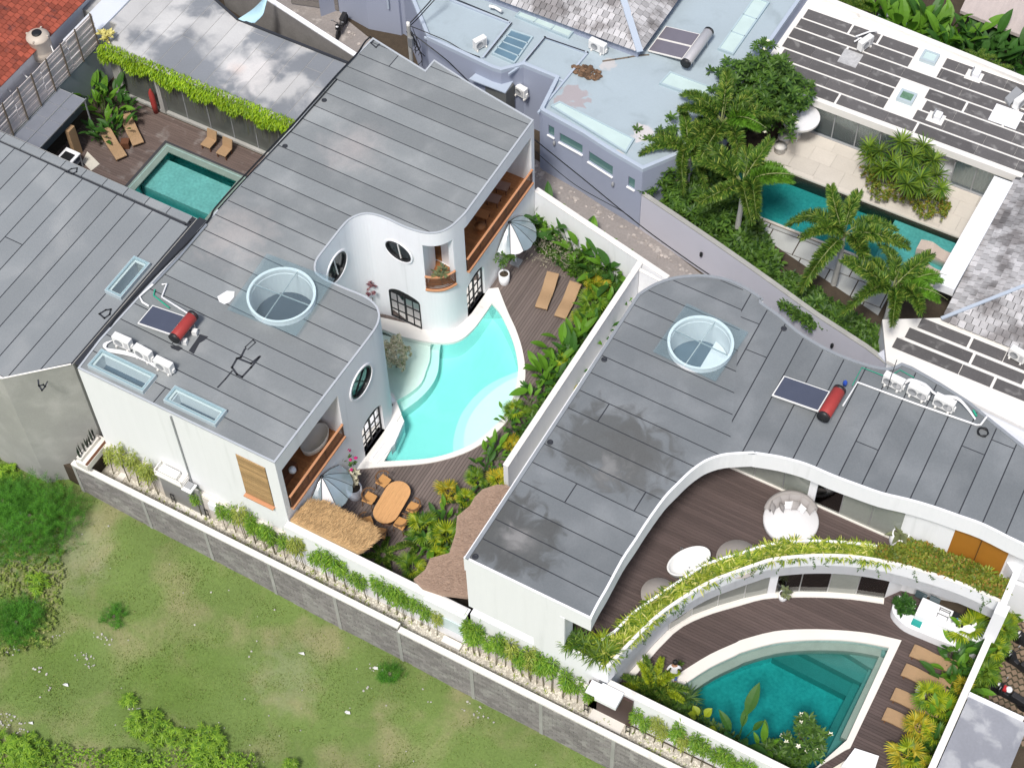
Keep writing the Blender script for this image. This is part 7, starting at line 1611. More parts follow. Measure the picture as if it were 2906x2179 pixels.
# =================================================================== PLANTS
def blade(L, W_, bend=.6, seg=5, pet=0.0, fold=.25, tipw=0.0, wpos=.45, droop=1.6):
    """one leaf along +x, curving down; returns verts, quads"""
    v = []; f = []; st = 0
    for i in range(seg+1):
        s = i/seg; x = pet+L*(s-(bend*.25)*s**2); z = -bend*L*.5*s**droop
        w_ = W_*(math.sin(PI*min(1, (s/wpos)*.5)) if s < wpos else math.cos(PI/2*((s-wpos)/(1-wpos)))**.8 if s < 1 else 0)
        w_ = max(w_, .006)
        v += [(x, -w_/2, z+fold*w_/2), (x, 0, z), (x, w_/2, z+fold*w_/2)]
    for i in range(seg):
        a = i*3; f += [(a, a+3, a+4, a+1), (a+1, a+4, a+5, a+2)]
    if pet > 0:
        b = len(v); r = .012; v += [(0, -r, 0), (0, r, 0), (pet, r, 0), (pet, -r, 0), (0, 0, r), (pet, 0, r)]
        f += [(b, b+1, b+2, b+3), (b, b+3, b+5, b+4), (b+1, b+4, b+5, b+2)]
    return v, f
def quadmesh(name, v, f, m): 
    me = bpy.data.meshes.new(name); me.from_pydata([tuple(p) for p in v], [], [list(q) for q in f]); me.materials.append(m); me.update(); return me
RP = random.Random(21)
def foliage(name, tv, tf, P, az, tilt, roll, sc, m):
    V, F = scatter(tv, tf, rmat(np.asarray(az), np.asarray(tilt), np.asarray(roll), np.asarray(sc)), np.asarray(P, float)); return npmesh(name, V, F, m)
# ---- leaf meshes shared by the clumps
LV = {}
for nm, m in (('b', l_strel), ('d', l_strd)):
    for k, (L, W_, bd, pt) in enumerate(((.75, .24, .5, .7), (.9, .28, .8, .55), (.6, .22, .35, .8), (1.1, .34, .6, .9))):
        LV[nm+str(k)] = quadmesh('leaf', *blade(L, W_, bd, 6, pt, .3), m)
def fanmesh(m, R_=.55, n=20, pet=.55):
    v = [(0, -.012, 0), (0, .012, 0), (pet, .012, 0), (pet, -.012, 0)]; f = [(0, 1, 2, 3)]
    for k in range(n):
        a = -2.5+5.0*k/(n-1); r = R_*(1-.12*abs(a)/2.5)*random.uniform(.9, 1.05); da = 2.5/(n-1)*.92; b = len(v); c_, s_ = math.cos(a), math.sin(a)
        def pt(rr, off, z): return (pet+math.cos(a+off)*rr, math.sin(a+off)*rr, z)
        v += [(pet, 0, .01), pt(R_*.5, -da, -.01), pt(R_*.52, 0, .035), pt(R_*.5, da, -.01), pt(r, 0, -.12*r/R_-.05), pt(r*.82, -da*.55, -.06), pt(r*.82, da*.55, -.06)]
        f += [(b, b+1, b+5, b+2), (b, b+2, b+6, b+3), (b+2, b+5, b+4, b+6)]
    return quadmesh('frond', v, f, m)
FAN = {k: [fanmesh(m) for _ in range(2)] for k, m in (('y', l_yel), ('g', l_fang), ('l', l_fan))}
def ground_pt(q, zc, z0): p = Wd(*q, zc); return (p.x, p.y, z0)
def clump(label, loc, n=9, kind='b', size=1.0, group='broad leaved garden plants', spread=.18, name='banana_plant', cat='plant', up=(35, 80)):
    t = thing(name, label, cat, loc, RP.uniform(0, 6.28), group)
    for i in range(n):
        me = LV[kind+str(RP.randrange(4))]; a = 2*PI*i/n*1.6+RP.uniform(-.4, .4); el = R(RP.uniform(*up))
        o = link('leaf', me, t, (RP.uniform(-spread, spread), RP.uniform(-spread, spread), RP.uniform(0, .1)))
        o.rotation_euler = (Matrix.Rotation(a, 3, 'Z') @ Matrix.Rotation(-el, 3, 'Y') @ Matrix.Rotation(RP.uniform(-.5, .5), 3, 'X')).to_euler(); s = size*RP.uniform(.75, 1.15); o.scale = (s, s, s)
    return t
def fan(label, loc, n=8, kind='g', size=1.0, h=.5, group='fan palms in the gardens'):
    size *= .84
    t = thing('fan_palm', label, 'palm', loc, RP.uniform(0, 6.28), group)
    mb = MB(); mb.tube([(0, 0, 0), (0, 0, h)], [.07, .05], 6); part(t, 'trunk', mb, bark)
    for i in range(n):
        a = 2*PI*i/n+RP.uniform(-.3, .3); el = R(RP.uniform(15, 75)); kk = kind if RP.random() < .8 else ('l' if kind != 'l' else 'g')
        o = link('frond', FAN[kk][RP.randrange(2)], t, (0, 0, h)); o.rotation_euler = (Matrix.Rotation(a, 3, 'Z') @ Matrix.Rotation(-el, 3, 'Y') @ Matrix.Rotation(RP.uniform(-.3, .3), 3, 'X')).to_euler()
        s = size*RP.uniform(.8, 1.15); o.scale = (s, s, s)
    return t
# ---- foxtail palms
def frondmesh(L=2.9, drop=1.0, seedv=0, m=None, dens=1.0):
    rg = np.random.default_rng(seedv); N = int(1150*dens); s = np.sort(rg.uniform(.16, 1, N))
    def ctr(s): return np.stack([L*(s-.22*drop*s**2.2), .08*np.sin(s*3+seedv), L*(.22*s-.62*drop*s**2.3)], -1)
    P = ctr(s); az = rg.choice([-1, 1], N)*rg.uniform(.55, 1.15, N); til = rg.normal(.12, .62, N)-.5*s*drop
    V, F = scatter(*(lambda b: (b[0], b[1]))(blade(.5, .05, .6, 3, 0, .15)), rmat(az, til, rg.uniform(-1, 1, N), (1-.55*np.abs(s-.45)**1.3*1.6)), P)
    me = npmesh('frond', V, F, m or l_palm)
    return me
def rachis(L, drop, seedv):
    mb = MB(); mb.tube([(L*(s-.22*drop*s**2.2), .08*math.sin(s*3+seedv), L*(.22*s-.62*drop*s**2.3)) for s in [i/8 for i in range(9)]], [.045*(1-.85*i/8) for i in range(9)], 5); return mb
FR = [(frondmesh(2.7, d, k), rachis(2.7, d, k).mesh('rachis', mat('rachis_green', (.22, .25, .10), .5, .1) if k == 0 else bpy.data.materials['rachis_green'])) for k, d in enumerate((.8, 1.05, 1.3, 1.55))]
FB = (frondmesh(2.2, .8, 7, l_palmb), FR[0][1])
def foxtail(label, hub, z, zg=1.3, n=9, sc=1.0, bright=1, spear=True, rot=0):
    t = thing('foxtail_palm', label, 'palm tree', (hub.x, hub.y, zg), rot, 'foxtail palms above the alley wall')
    mb = MB(); h = z-zg; mb.tube([(0, 0, 0), (.05, 0, h*.5), (0, 0, h)], [.16, .13, .08], 8); part(t, 'trunk', mb, conc)
    mb = MB(); mb.tube([(0, 0, h-.5), (0, 0, h+.15)], [.10, .06], 8); part(t, 'crown_shaft', mb, greenstem)
    for i in range(n):
        a = 2*PI*i/n+RP.uniform(-.25, .25); fr, ra = FR[RP.randrange(4)] if i >= bright else FB; el = R(RP.uniform(12, 55))
        rr = (Matrix.Rotation(a, 3, 'Z') @ Matrix.Rotation(-el, 3, 'Y') @ Matrix.Rotation(RP.uniform(-.4, .4), 3, 'X')).to_euler(); s = sc*RP.uniform(.85, 1.1)
        o = link('frond', fr, t, (0, 0, h)); o.rotation_euler = rr; o.scale = (s, s, s)
        q = link('rachis', ra, o)
    if spear: mb = MB(); mb.tube([(0, 0, h), (.06, .04, h+1.5*sc)], [.03, .008], 5); part(t, 'spear_leaf', mb, bpy.data.materials['rachis_green'])
    return t
foxtail('foxtail palm with an upright spear highest against the frangipani tree', Wd(2, 0, 1800, 960, 5.0), 5.0, n=9, sc=1.15)
foxtail('foxtail palm leaning over the left end of the lap pool with a bright green frond', Wd(2, 1, 1960, 60, 4.9), 4.9, n=9, sc=1.15, bright=2)
foxtail('foxtail palm in front of the middle of the lap pool', Wd(3, 1, 800, 470, 4.9), 4.9, n=8, sc=1.12, bright=0)
foxtail('foxtail palm nearest the curved roof beside the annex', Wd(3, 1, 1180, 900, 4.9), 4.9, n=9, sc=1.15, bright=2)
foxtail('foxtail palm beside the frangipani at the blue house corner', Wd(2, 0, 1540, 1170, 4.2), 4.2, n=8, sc=.9, bright=0, spear=False)
# ---- trees and bushes made of leaf rosettes
def rosettes(rng, C, n, radii, leaves, tv, tf, sc=(.8, 1.2), shell=.55, tilt=(-.2, .9)):
    P = []; A = []; T = []; Rr = []; Sc = []
    d = rng.normal(size=(n, 3)); d[:, 2] = np.abs(d[:, 2])*.9-.15; d /= np.linalg.norm(d, axis=1)[:, None]
    rad = rng.uniform(shell, 1, n)[:, None]*(1+.18*np.sin(d[:, :1]*5+d[:, 1:2]*4)); c = np.array(C)+d*rad*np.array(radii)
    for i in range(n):
        a0 = rng.uniform(0, 6.28); s = rng.uniform(*sc)
        for k in range(leaves): P.append(c[i]); A.append(a0+k*2.4); T.append(rng.uniform(*tilt)); Rr.append(rng.uniform(-.4, .4)); Sc.append(s*rng.uniform(.8, 1.1))
    return P, A, T, Rr, Sc, c, d
def bush(name, label, cat, loc, radii, n, leaves, bl, m, group=None, trunk=None, flowers=0, fm=None, seedv=0, zc=None, shell=.55, tilt=(-.2, .9), sc=(.8, 1.2), limbs=7, joinedname='crown'):
    rng = np.random.default_rng(seedv); t = thing(name, label, cat, loc, 0, group); zc = zc if zc is not None else radii[2]*.9
    P, A, T, Rr, Sc, c, d = rosettes(rng, (0, 0, zc), n, radii, leaves, *bl, sc=sc, shell=shell, tilt=tilt)
    link(joinedname, foliage(joinedname, bl[0], bl[1], P, A, T, Rr, Sc, m), t)
    if trunk:
        mb = MB(); mb.tube([(0, 0, 0), (.05, .03, zc*.6)], [trunk, trunk*.7], 7); part(t, 'trunk', mb, bark)
        for k in range(limbs): e = c[k*max(1, n//limbs) % n]; mb = MB(); mb.tube(smooth([(.05, .03, zc*.5), Vector(e)*.5+Vector((0, 0, zc*.15)), Vector(e)*.95], 3), [trunk*.6*(1-.8*i/6) for i in range(7)], 5); part(t, 'limb', mb, bark)
    if flowers:
        fl_ = blade(.09, .05, .2, 2, 0, .3); idx = rng.choice(n, flowers, replace=False)
        for i in idx:
            mb = MB(); q = c[i]+d[i]*.18
            for k in range(5):
                a = k*2*PI/5; u = Vector((math.cos(a), math.sin(a), .3)); w2 = Vector((-math.sin(a), math.cos(a), 0)); o = Vector(q)
                mb.add([o, o+u*.06-w2*.035, o+u*.12, o+u*.06+w2*.035], [(0, 1, 2, 3)])
            part(t, 'flower', mb, fm or whitepet)
    return t
bl_fr = blade(.34, .10, .35, 3, .02, .2)
bl_sm = blade(.12, .07, .2, 2, 0, .2)
bl_bam = blade(.17, .032, .3, 2, 0, .1)
bl_sw = blade(.75, .06, .7, 4, 0, .25)
bl_sp = blade(.46, .05, 1.2, 4, 0, .3)
bl_md = blade(.22, .09, .3, 3, .02, .2)
def gp(q, zc, z0): p = Wd(*q, zc); return (p.x, p.y, z0)
bush('frangipani_tree', 'large frangipani tree with white flowers between the blue house and slate strip roof', 'tree', gp((2, 0, 2100, 800), 3.4, 1.2), (2.7, 2.6, 2.1), 560, 13, bl_fr, l_frang, 'frangipani trees', .2, 30, seedv=1, zc=2.6, shell=.35)
bush('frangipani_tree', 'frangipani bush with white flowers against the front parapet of the blue house', 'tree', gp((2, 0, 1330, 1200), 3.0, 1.2), (1.7, 1.6, 1.8), 190, 13, bl_fr, l_frang, 'frangipani trees', .12, 9, seedv=2, zc=1.8, shell=.3)
bush('frangipani_tree', 'frangipani bush with pale trunk at the end of the blue wall above the alley', 'tree', gp((2, 0, 1330, 1400), 2.4, 1.2), (1.5, 1.3, 1.4), 130, 13, bl_fr, l_frang, 'frangipani trees', .12, 4, seedv=3, zc=1.2, shell=.3)
bush('frangipani_tree', 'young frangipani with white flowers at the edge of the teal pool', 'tree', gp((3, 3, 500, 1420), 1.4, 0), (.95, .8, .85), 42, 11, bl_fr, l_frang, 'frangipani trees', .06, 14, seedv=4, zc=1.3, shell=.3)
bush('shrub', 'dark green shrub below the foxtail palms beside the retaining wall', 'shrub', gp((3, 1, 620, 1100), 2.0, 1.3), (1.9, .7, .6), 160, 10, bl_fr, l_frang, None, seedv=5, zc=.6)
bush('shrub', 'dense dark planting between the left palms and the lap pool', 'shrub', gp((2, 1, 1640, 250), 2.0, 1.3), (1.9, 1.2, .8), 200, 10, bl_fr, l_frang, None, seedv=6, zc=.7)
bush('shrub', 'low olive shrub under the yucca heads on the cream terrace', 'shrub', gp((3, 0, 1180, 1430), 1.6, .9), (1.5, 1.2, .9), 420, 10, bl_sm, l_hedge, None, seedv=7, zc=.6, tilt=(-.5, 1.2))
bush('shrub', 'yellow green shrub at the pool side of the yucca group', 'shrub', gp((3, 0, 1480, 1620), 1.3, .9), (1.1, .9, .7), 260, 10, bl_sm, l_hedge, None, seedv=8, zc=.5, tilt=(-.5, 1.2))
bush('variegated_bush', 'round cream and brown leaved bush standing in the pool shallows by the bay wall', 'shrub', gp((1, 1, 1165, 1400), .7, -.3), (.82, .82, .95), 420, 7, bl_sm, l_white, None, .05, seedv=9, zc=1.0, tilt=(-.5, 1.2), shell=.45)
bush('shrub', 'dark round leafy shrub in the white planter of the outdoor kitchen', 'shrub', gp((3, 3, 1285, 375), 1.0, .5), (.42, .42, .35), 60, 9, bl_md, l_strd, None, seedv=10, zc=.35)
# yucca / pandanus heads on stems
t = thing('yucca', 'many headed yucca on the cream terrace of the upper right villa', 'plant', gp((3, 0, 1290, 1350), 2.4, .9))
hd = foliage('leaf_head', *bl_sw, np.zeros((64, 3)), [k*2.4 for k in range(64)], [1.35-1.75*(k/64)**.8 for k in range(64)], [0]*64, RNG.uniform(.75, 1.05, 64), l_pan)
for q in ((1000, 1160), (1340, 1230), (1500, 1260), (1240, 1330), (1400, 1400), (1100, 1330), (1560, 1480), (1080, 1190), (1245, 1120), (1420, 1150), (1180, 1270), (1330, 1350), (1530, 1380), (1390, 1480), (1290, 1450), (1010, 1230), (1460, 1270)):
    p = Wd(3, 0, *q, 3.0+RP.uniform(-.5, .5))-t.location; o = link('leaf_head', hd, t, p, (RP.uniform(-.3, .3), RP.uniform(-.3, .3), RP.uniform(0, 6))); s = RP.uniform(.95, 1.25); o.scale = (s, s, s)
    mb = MB(); mb.tube([(p.x*.2, p.y*.2, 0), (p.x*.7, p.y*.7, p.z*.6), tuple(p)], [.06, .05, .04], 6); part(t, 'stem', mb, bark)
# banana hedge, top right
hb = [(980, 60, 0), (1080, 130, 0), (1180, 90, 1), (1200, 210, 0), (1310, 160, 0), (1330, 260, 0), (1420, 210, 1), (1450, 310, 0), (1560, 250, 0), (1590, 330, 0), (1660, 370, 1), (1710, 280, 0), (1790, 400, 1), (1850, 300, 1), (1930, 430, 1), (2010, 330, 1), (2060, 470, 1), (2150, 380, 1), (2200, 500, 1)]
names = ('first', 'second', 'third', 'fourth', 'fifth', 'sixth', 'seventh', 'eighth', 'ninth', 'tenth', 'eleventh', 'twelfth', 'thirteenth', 'fourteenth', 'fifteenth', 'sixteenth', 'seventeenth', 'eighteenth', 'nineteenth', 'twentieth')
for i, (x, y, k) in enumerate(hb): clump('%s %s banana plant from the left in the hedge behind the slate strip roof' % (names[i], 'dark green' if k else 'bright green'), gp((3, 0, x, y), 1.6, .3), 15, 'd' if k else 'b', 1.55, 'banana hedge at the top right', .3, up=(40, 85))
for i, (x, y, lb) in enumerate(((600, 80, 'feathery palm with orange fronds at the far left of the slate strip roof'), (860, 50, 'feathery green palm left of the banana hedge'), (1840, 480, 'small orange brown palm overhanging the slate strip roof edge'), (1960, 560, 'second orange brown palm overhanging the slate strip roof edge'))):
    c = gp((3, 0, x, y), 2.2, .3); t = thing('feather_palm', lb, 'palm', c, 0, 'feathery palms behind the slate strip roof'); 
    mb = MB(); mb.tube([(0, 0, 0), (0, 0, 1.6)], .06, 6); part(t, 'trunk', mb, bark)
    for k in range(8):
        o = link('frond', FR[k % 4][0], t, (0, 0, 1.6)); o.scale = (.5,)*3; o.rotation_euler = (Matrix.Rotation(k*.8, 3, 'Z') @ Matrix.Rotation(-R(40), 3, 'Y')).to_euler()
mb = MB(); P = [Wd(3, 0, 2000, 220, .4), Wd(3, 0, 2080, 0, 4)]; mb.tube([P[0], Vector((P[0].x, P[0].y, 4.5))], .14, 8); solo('palm_trunk', mb, bark, 'slim bare palm trunk beside the dark pool at the top right', 'tree trunk')
# planting along the white villa garden
G1 = (((2, 1, 270, 210), 1.9, 'd', 'dark strap leaved plant beside the clear umbrella under the balcony', 1.0), ((2, 1, 370, 230), 1.6, 'b', 'banana plant where the villa meets the alley wall', 1.0), ((2, 1, 450, 300), 1.5, 'd', 'upright banana plant against the white alley wall, nearest the villa', 1.0),
      ((2, 1, 540, 370), 1.4, 'b', 'banana plant behind the bare shrub by the alley wall', 1.0), ((2, 1, 640, 440), 1.3, 'd', 'dark banana plant against the middle of the alley wall', 1.0), ((2, 1, 420, 400), .9, 'b', 'low leafy plant beside the bare twiggy shrub', .8),
      ((2, 1, 700, 560), 1.1, 'b', 'bright banana plant right of the bare shrub', .9), ((2, 1, 780, 600), 1.1, 'b', 'bright banana plant before the middle of the alley wall', .9), ((2, 1, 830, 690), 1.0, 'd', 'dark banana plant behind the yellow fan palm', 1.0),
      ((2, 1, 930, 650), 1.2, 'b', 'banana plant near the corner of the alley wall', 1.0), ((2, 1, 980, 720), 1.1, 'd', 'dark banana plant in the corner of the garden walls', 1.0), ((2, 1, 640, 690), .7, 'b', 'low light green plant in front of the bare shrub', .6), ((2, 1, 940, 860), .8, 'd', 'dark low plant at the dividing wall just past the corner', .8))
for q, zc, k, lb, s in G1: clump(lb, gp(q, zc, .0), 14, k, s*1.15, 'banana plants along the alley wall', .25)
G2 = ((870, 1010, 'b'), (780, 1180, 'd'), (700, 1260, 'b'), (620, 1300, 'b'), (560, 1350, 'b'), (610, 1420, 'd'), (500, 1440, 'b'), (430, 1500, 'b'), (560, 1530, 'd'), (400, 1580, 'b'), (480, 1620, 'd'))
for i, (x, y, k) in enumerate(G2): clump('%s leafy plant below the corner palm in the bed along the dividing wall' % names[i], gp((2, 1, x, y), .8, .0), 14, k, 1.05, 'leafy plants along the dividing wall', .28)
G3 = ((2, 2, 290, 230, 'b'), (2, 2, 330, 130, 'd'), (2, 2, 120, 360, 'b'), (2, 2, 20, 640, 'b'), (1, 2, 1900, 640, 'b'), (1, 2, 1860, 760, 'd'), (1, 2, 1700, 1030, 'd'), (1, 2, 1580, 1120, 'b'), (1, 2, 1530, 1200, 'd'), (1, 2, 1400, 1330, 'd'), (1, 2, 1480, 1360, 'b'), (1, 2, 2080, 430, 'd'))
for i, (c_, r_, x, y, k) in enumerate(G3): clump('%s leafy plant counted from the pool towards the brown thatch in the narrow bed' % names[i], gp((c_, r_, x, y), .6, .0), 12, k, .72, 'leafy plants between pool coping and brown thatch', .2)
for q, zc, k, s, lb in (((2, 1, 790, 790), 1.3, 'y', 1.0, 'yellow fan palm between the wicker loungers and the garden corner'), ((2, 1, 800, 950), 1.1, 'g', 1.25, 'big green fan palm right of the second wicker lounger'), ((2, 1, 740, 1080), .9, 'g', 1.0, 'green fan palm below the big one by the loungers'), ((2, 1, 600, 1450), 1.0, 'l', 1.0, 'lime fan palm against the lower end of the dividing wall'),
                       ((2, 1, 590, 1600), .9, 'y', .7, 'small yellow fan palm by the white wall end'), ((2, 2, 180, 270), 1.1, 'g', .9, 'olive fan palm beside the shallow end of the turquoise pool'), ((2, 2, 130, 570), .9, 'y', .8, 'yellow fan palm just past the pool coping'), ((1, 2, 1590, 930), .9, 'y', 1.0, 'yellow fan palm at the deck corner past the dining table'),
                       ((1, 2, 1800, 830), 1.0, 'g', .9, 'green fan palm between the two yellow ones'), ((1, 2, 1980, 830), 1.1, 'y', .9, 'yellow green fan palm against the curved villa roof edge'), ((1, 2, 1720, 990), .9, 'l', .8, 'small lime fan palm beside the brown thatch'), ((1, 2, 1390, 1190), 1.1, 'g', 1.15, 'green fan palm right of the dining chairs'),
                       ((1, 2, 1560, 1270), 1.1, 'l', 1.1, 'bright fan palm overlapping the brown thatch'), ((1, 2, 1290, 1530), 1.0, 'g', 1.1, 'fan palm at the lower end of the dining deck by the wall'), ((1, 2, 1500, 1440), .7, 'l', .6, 'little fan palm at the foot of the brown thatch')):
    fan(lb, gp(q, zc, .0), 9, k, s*.95, .45)
for q, lb, n in (((1, 2, 1060, 1420), 'grey green feather palm beside the golden thatch', 7), ((1, 2, 1340, 1330), 'small feather palm below the fan palm at the dining deck', 6)):
    c = gp(q, .6, 0); t = thing('feather_palm', lb, 'palm', c, 0, 'feathery palms by the dining deck')
    for k in range(n): o = link('frond', FR[k % 4][0], t, (0, 0, .1)); o.scale = (.42,)*3; o.rotation_euler = (Matrix.Rotation(k*.95, 3, 'Z') @ Matrix.Rotation(-R(35), 3, 'Y')).to_euler()
# bare twiggy shrub
t = thing('bare_shrub', 'almost leafless grey shrub between umbrella and banana plants', 'shrub', gp((2, 1, 470, 590), .8, 0)); rb = random.Random(6); mb = MB()
def twig(mb, p, d, l, r, k):
    q = p+d*l; mb.tube([p, (p+q)/2+Vector((rb.uniform(-.03, .03), rb.uniform(-.03, .03), 0)), q], [r, r*.8, r*.6], 4, False)
    if k: 
        for _ in range(3): twig(mb, q, (d+Vector((rb.uniform(-.9, .9), rb.uniform(-.9, .9), rb.uniform(-.3, .5)))).normalized(), l*.72, r*.6, k-1)
for k in range(6): twig(mb, Vector((0, 0, .05)), Vector((math.cos(k), math.sin(k), .8)).normalized(), .5, .03, 3)
part(t, 'branches', mb, mat('pale_bark', (.33, .30, .24), .9, .1))
P = RNG.normal(0, .55, (240, 3)); P[:, 2] = RNG.uniform(.3, 1.3, 240); link('sparse_leaf', foliage('sparse_leaf', *bl_sm, P, RNG.uniform(0, 6, 240), RNG.uniform(-.3, .8, 240), np.zeros(240), RNG.uniform(.6, 1, 240), l_dry), t)
# pot plants
def potplant(label, c, h, m, n=14, bl=bl_md, s=1.0, rad=.3, cat='plant', flowers=None):
    t = thing('pot_plant', label, cat, c); mb = MB(); mb.tube([(0, 0, 0), (0, 0, h*.6)], .02, 5); part(t, 'stem', mb, bark)
    P, A, T, Rr, Sc, cc, d = rosettes(np.random.default_rng(int(h*100)), (0, 0, h*.75), n, (rad, rad, h*.35), 7, *bl); link('crown', foliage('crown', bl[0], bl[1], P, A, T, Rr, np.array(Sc)*s, m), t)
    if flowers:
        for k, q in enumerate(cc[:flowers[1]]): 
            mb = MB(); rock(mb, q*1.25, .09, rb, 1.0); part(t, 'blossom', mb, flowers[0])
    return t
potplant('leafy tree in the tall white pot at the coping corner', (pA.x, pA.y, .62), 1.5, l_frang, 16, bl_md, 1, .5)
potplant('white and green variegated plant in the large pot near the dining table', (pB.x, pB.y, .6), 1.2, l_white, 30, bl_sm, 1.6, .45)
potplant('magenta bougainvillea behind the clear umbrella by the dining table', (pB.x-.55, pB.y+.55, 0), 1.9, l_frang, 8, bl_sm, 1.2, .4, flowers=(pink, 8))
t = thing('agave', 'broad leaved agave in the round pot at the end of the terrace parapet', 'plant', (pC.x, pC.y, 4.1), 0)
for k in range(7): o = link('leaf', quadmesh('leaf', *blade(.75, .24, .7, 5, 0, .5), l_agave) if k == 0 else ag, t); ag = o.data; o.rotation_euler = (Matrix.Rotation(k*.9, 3, 'Z') @ Matrix.Rotation(-R(20+12*(k % 4)), 3, 'Y')).to_euler()
potplant('small plant with curling leaves in the pot by the lower glass doors', (pD.x+.1, pD.y-.1, .42), .5, l_agave, 4, bl_md, 1.2, .2)
q, _ = onwall(1, 1, 1500, 720, V1[4:]+[V1[0]], 2, 7.3); potplant('pale green palm like plant in the curved corner balcony', (q.x+.0, q.y+.25, 3.5), 1.1, l_agave, 6, bl_md, 1.3, .25)
potplant('purple leaved climber at the foot of the bay wall behind the roof edge', gp((1, 1, 985, 930), 1.8, 0.0), 2.6, leafmat('purple_leaf', (.10, .03, .05), (.25, .12, .12)), 14, bl_sm, 1.2, .3)
potplant('yellow leaved small tree beside the bamboo screen corner', gp((0, 0, 840, 265), 3.8, 2.9), 1.0, leafmat('cream_leaf', (.45, .40, .12), (.6, .55, .2)), 14, bl_sm, 2, .4)
potplant('potted shrub in the far right corner of the upper left courtyard', (-41.2, 46.5, 0), 1.2, l_agave, 8, bl_md, 1.2, .3)
# courtyard jungle
for i, (x, y, k, s, lb) in enumerate(((690, 680, 'b', 1.2, 'tall banana plant beside the blue grey courtyard wall'), (770, 770, 'b', 1.2, 'banana plant next to the translucent shelter'), (860, 700, 'd', 1.2, 'dark banana plant in the middle of the courtyard corner'), (960, 790, 'd', 1.1, 'dark banana plant under the vine covered roof edge'), (830, 890, 'b', 1.0, 'bright banana plant above the courtyard loungers'), (760, 980, 'd', 1.0, 'dark banana plant nearest the outdoor bar'), (900, 930, 'd', .9, 'dark banana plant right beside the courtyard lounger'))):
    clump(lb, gp((0, 0, x, y), 1.3, 0), 13, k, s, 'banana plants in the upper left courtyard', .25)
# vine over the courtyard beam
t = thing('hanging_vine', 'bright green vine cascading over the courtyard roof edge', 'vine', (-46, 47.5, 3.4))
n = 9000; X = RNG.uniform(-52.3, -40.2, n); s = RNG.uniform(0, 1, n)**1.3; L_ = .75+.25*np.sin(X*3.1)+.15*np.sin(X*7.7)
Z = 3.55-s*L_; Y = 47.46-.10-.12*np.sin(s*3)+RNG.normal(0, .05, n)+np.where(s < .12, RNG.uniform(0, .45, n), 0)
link('vine_leaf', foliage('vine_leaf', *blade(.26, .05, .9, 3, 0, .2), np.stack([X+46, Y-47.5, Z-3.4], 1), RNG.uniform(3.6, 5.9, n), RNG.uniform(-1.2, .3, n), RNG.uniform(-.5, .5, n), RNG.uniform(.6, 1.2, n), l_vine), t)['kind'] = 'stuff'
mb = MB()
for k in range(150): x = random.uniform(-51.5, -40.5); mb.tube([(x, 47.35, 2.9), (x+random.uniform(-.1, .1), 47.3, 2.3-random.random()*1.0)], .008, 3, False)
part(t, 'hanging_root', mb, mat('dry_root', (.13, .14, .08), .9), True, kind='stuff')
# bamboo plants in a row along the path
BV = []
for k in range(4):
    rg = np.random.default_rng(50+k); n = 330; a = rg.uniform(0, 6.28, n); r = rg.uniform(.02, .30, n)**.8*.66; z = 1.35+1.15*rg.beta(1.3, 1.6, n)
    BV.append(foliage('leaves', *bl_bam, np.stack([np.cos(a)*r*1.1, np.sin(a)*r*.8, z], 1), a+rg.normal(0, .7, n), rg.uniform(-.9, .5, n), rg.uniform(-.6, .6, n), rg.uniform(.8, 1.5, n), l_bam if k < 3 else l_bamy))
stm = MB(); stm.tube([(0, 0, 0), (.02, .01, 1.2), (-.01, .0, 2.0)], [.022, .018, .01], 5); stm.tube([(.05, .02, 0), (.09, .03, 1.0), (.12, .05, 1.7)], [.014, .012, .008], 4); stme = stm.mesh('stem', mat('bamboo_stem', (.16, .15, .08), .6, .15))
BAM = [((0, 2, x, y), 'left of the entrance canopy', 'slender bamboo plants left of the entrance canopy', 3) for x, y in ((905, 800), (1035, 845), (1110, 890), (1195, 930), (1255, 965))]
BAM += [((0, 2, x, y), 'between entrance canopy and timber shutter', 'slender bamboo plants below the timber shutter', 0) for x, y in ((1600, 1120), (1790, 1230), (1860, 1270), (1945, 1310), (2020, 1340), (2100, 1400), (2185, 1425))]
BAM += [((1, 2, x, y), 'along the white wall in front of the dining deck', 'slender bamboo plants in front of the dining deck', 1) for x, y in ((80, 1340), (165, 1395), (245, 1425), (320, 1460), (400, 1510), (470, 1540), (555, 1590), (640, 1640))]
BAM += [((1, 3, x, y), 'where the white wall steps down before the curved villa', 'slender bamboo plants at the step of the block wall', 2) for x, y in ((700, 200), (790, 235), (870, 275), (950, 320), (1040, 360), (1125, 405), (1195, 440), (1255, 470), (1300, 510), (1375, 540), (1440, 580), (1500, 620))]
BAM += [((1, 3, x, y), 'at the foot of the curved white villa', 'slender bamboo plants before the curved villa', 1) for x, y in ((1725, 750), (1775, 780), (1820, 800), (1890, 825), (1945, 875), (2010, 900), (2080, 930), (2150, 960), (2210, 1000))]
BAM += [((2, 3, x, y), 'just left of the covered gate', 'slender bamboo plants left of the covered gate', 0) for x, y in ((265, 990), (330, 1015), (385, 1040), (445, 1080), (530, 1140), (590, 1150), (640, 1180), (715, 1240))]
BAM += [((2, 3, x, y), 'right of the covered gate below the pool wall', 'slender bamboo plants right of the covered gate', 1) for x, y in ((1100, 1395), (1180, 1440), (1255, 1470), (1320, 1510), (1400, 1550), (1470, 1590), (1545, 1620), (1620, 1660), (1700, 1700), (1780, 1740), (1860, 1780), (1940, 1820), (2020, 1860), (2100, 1900))]
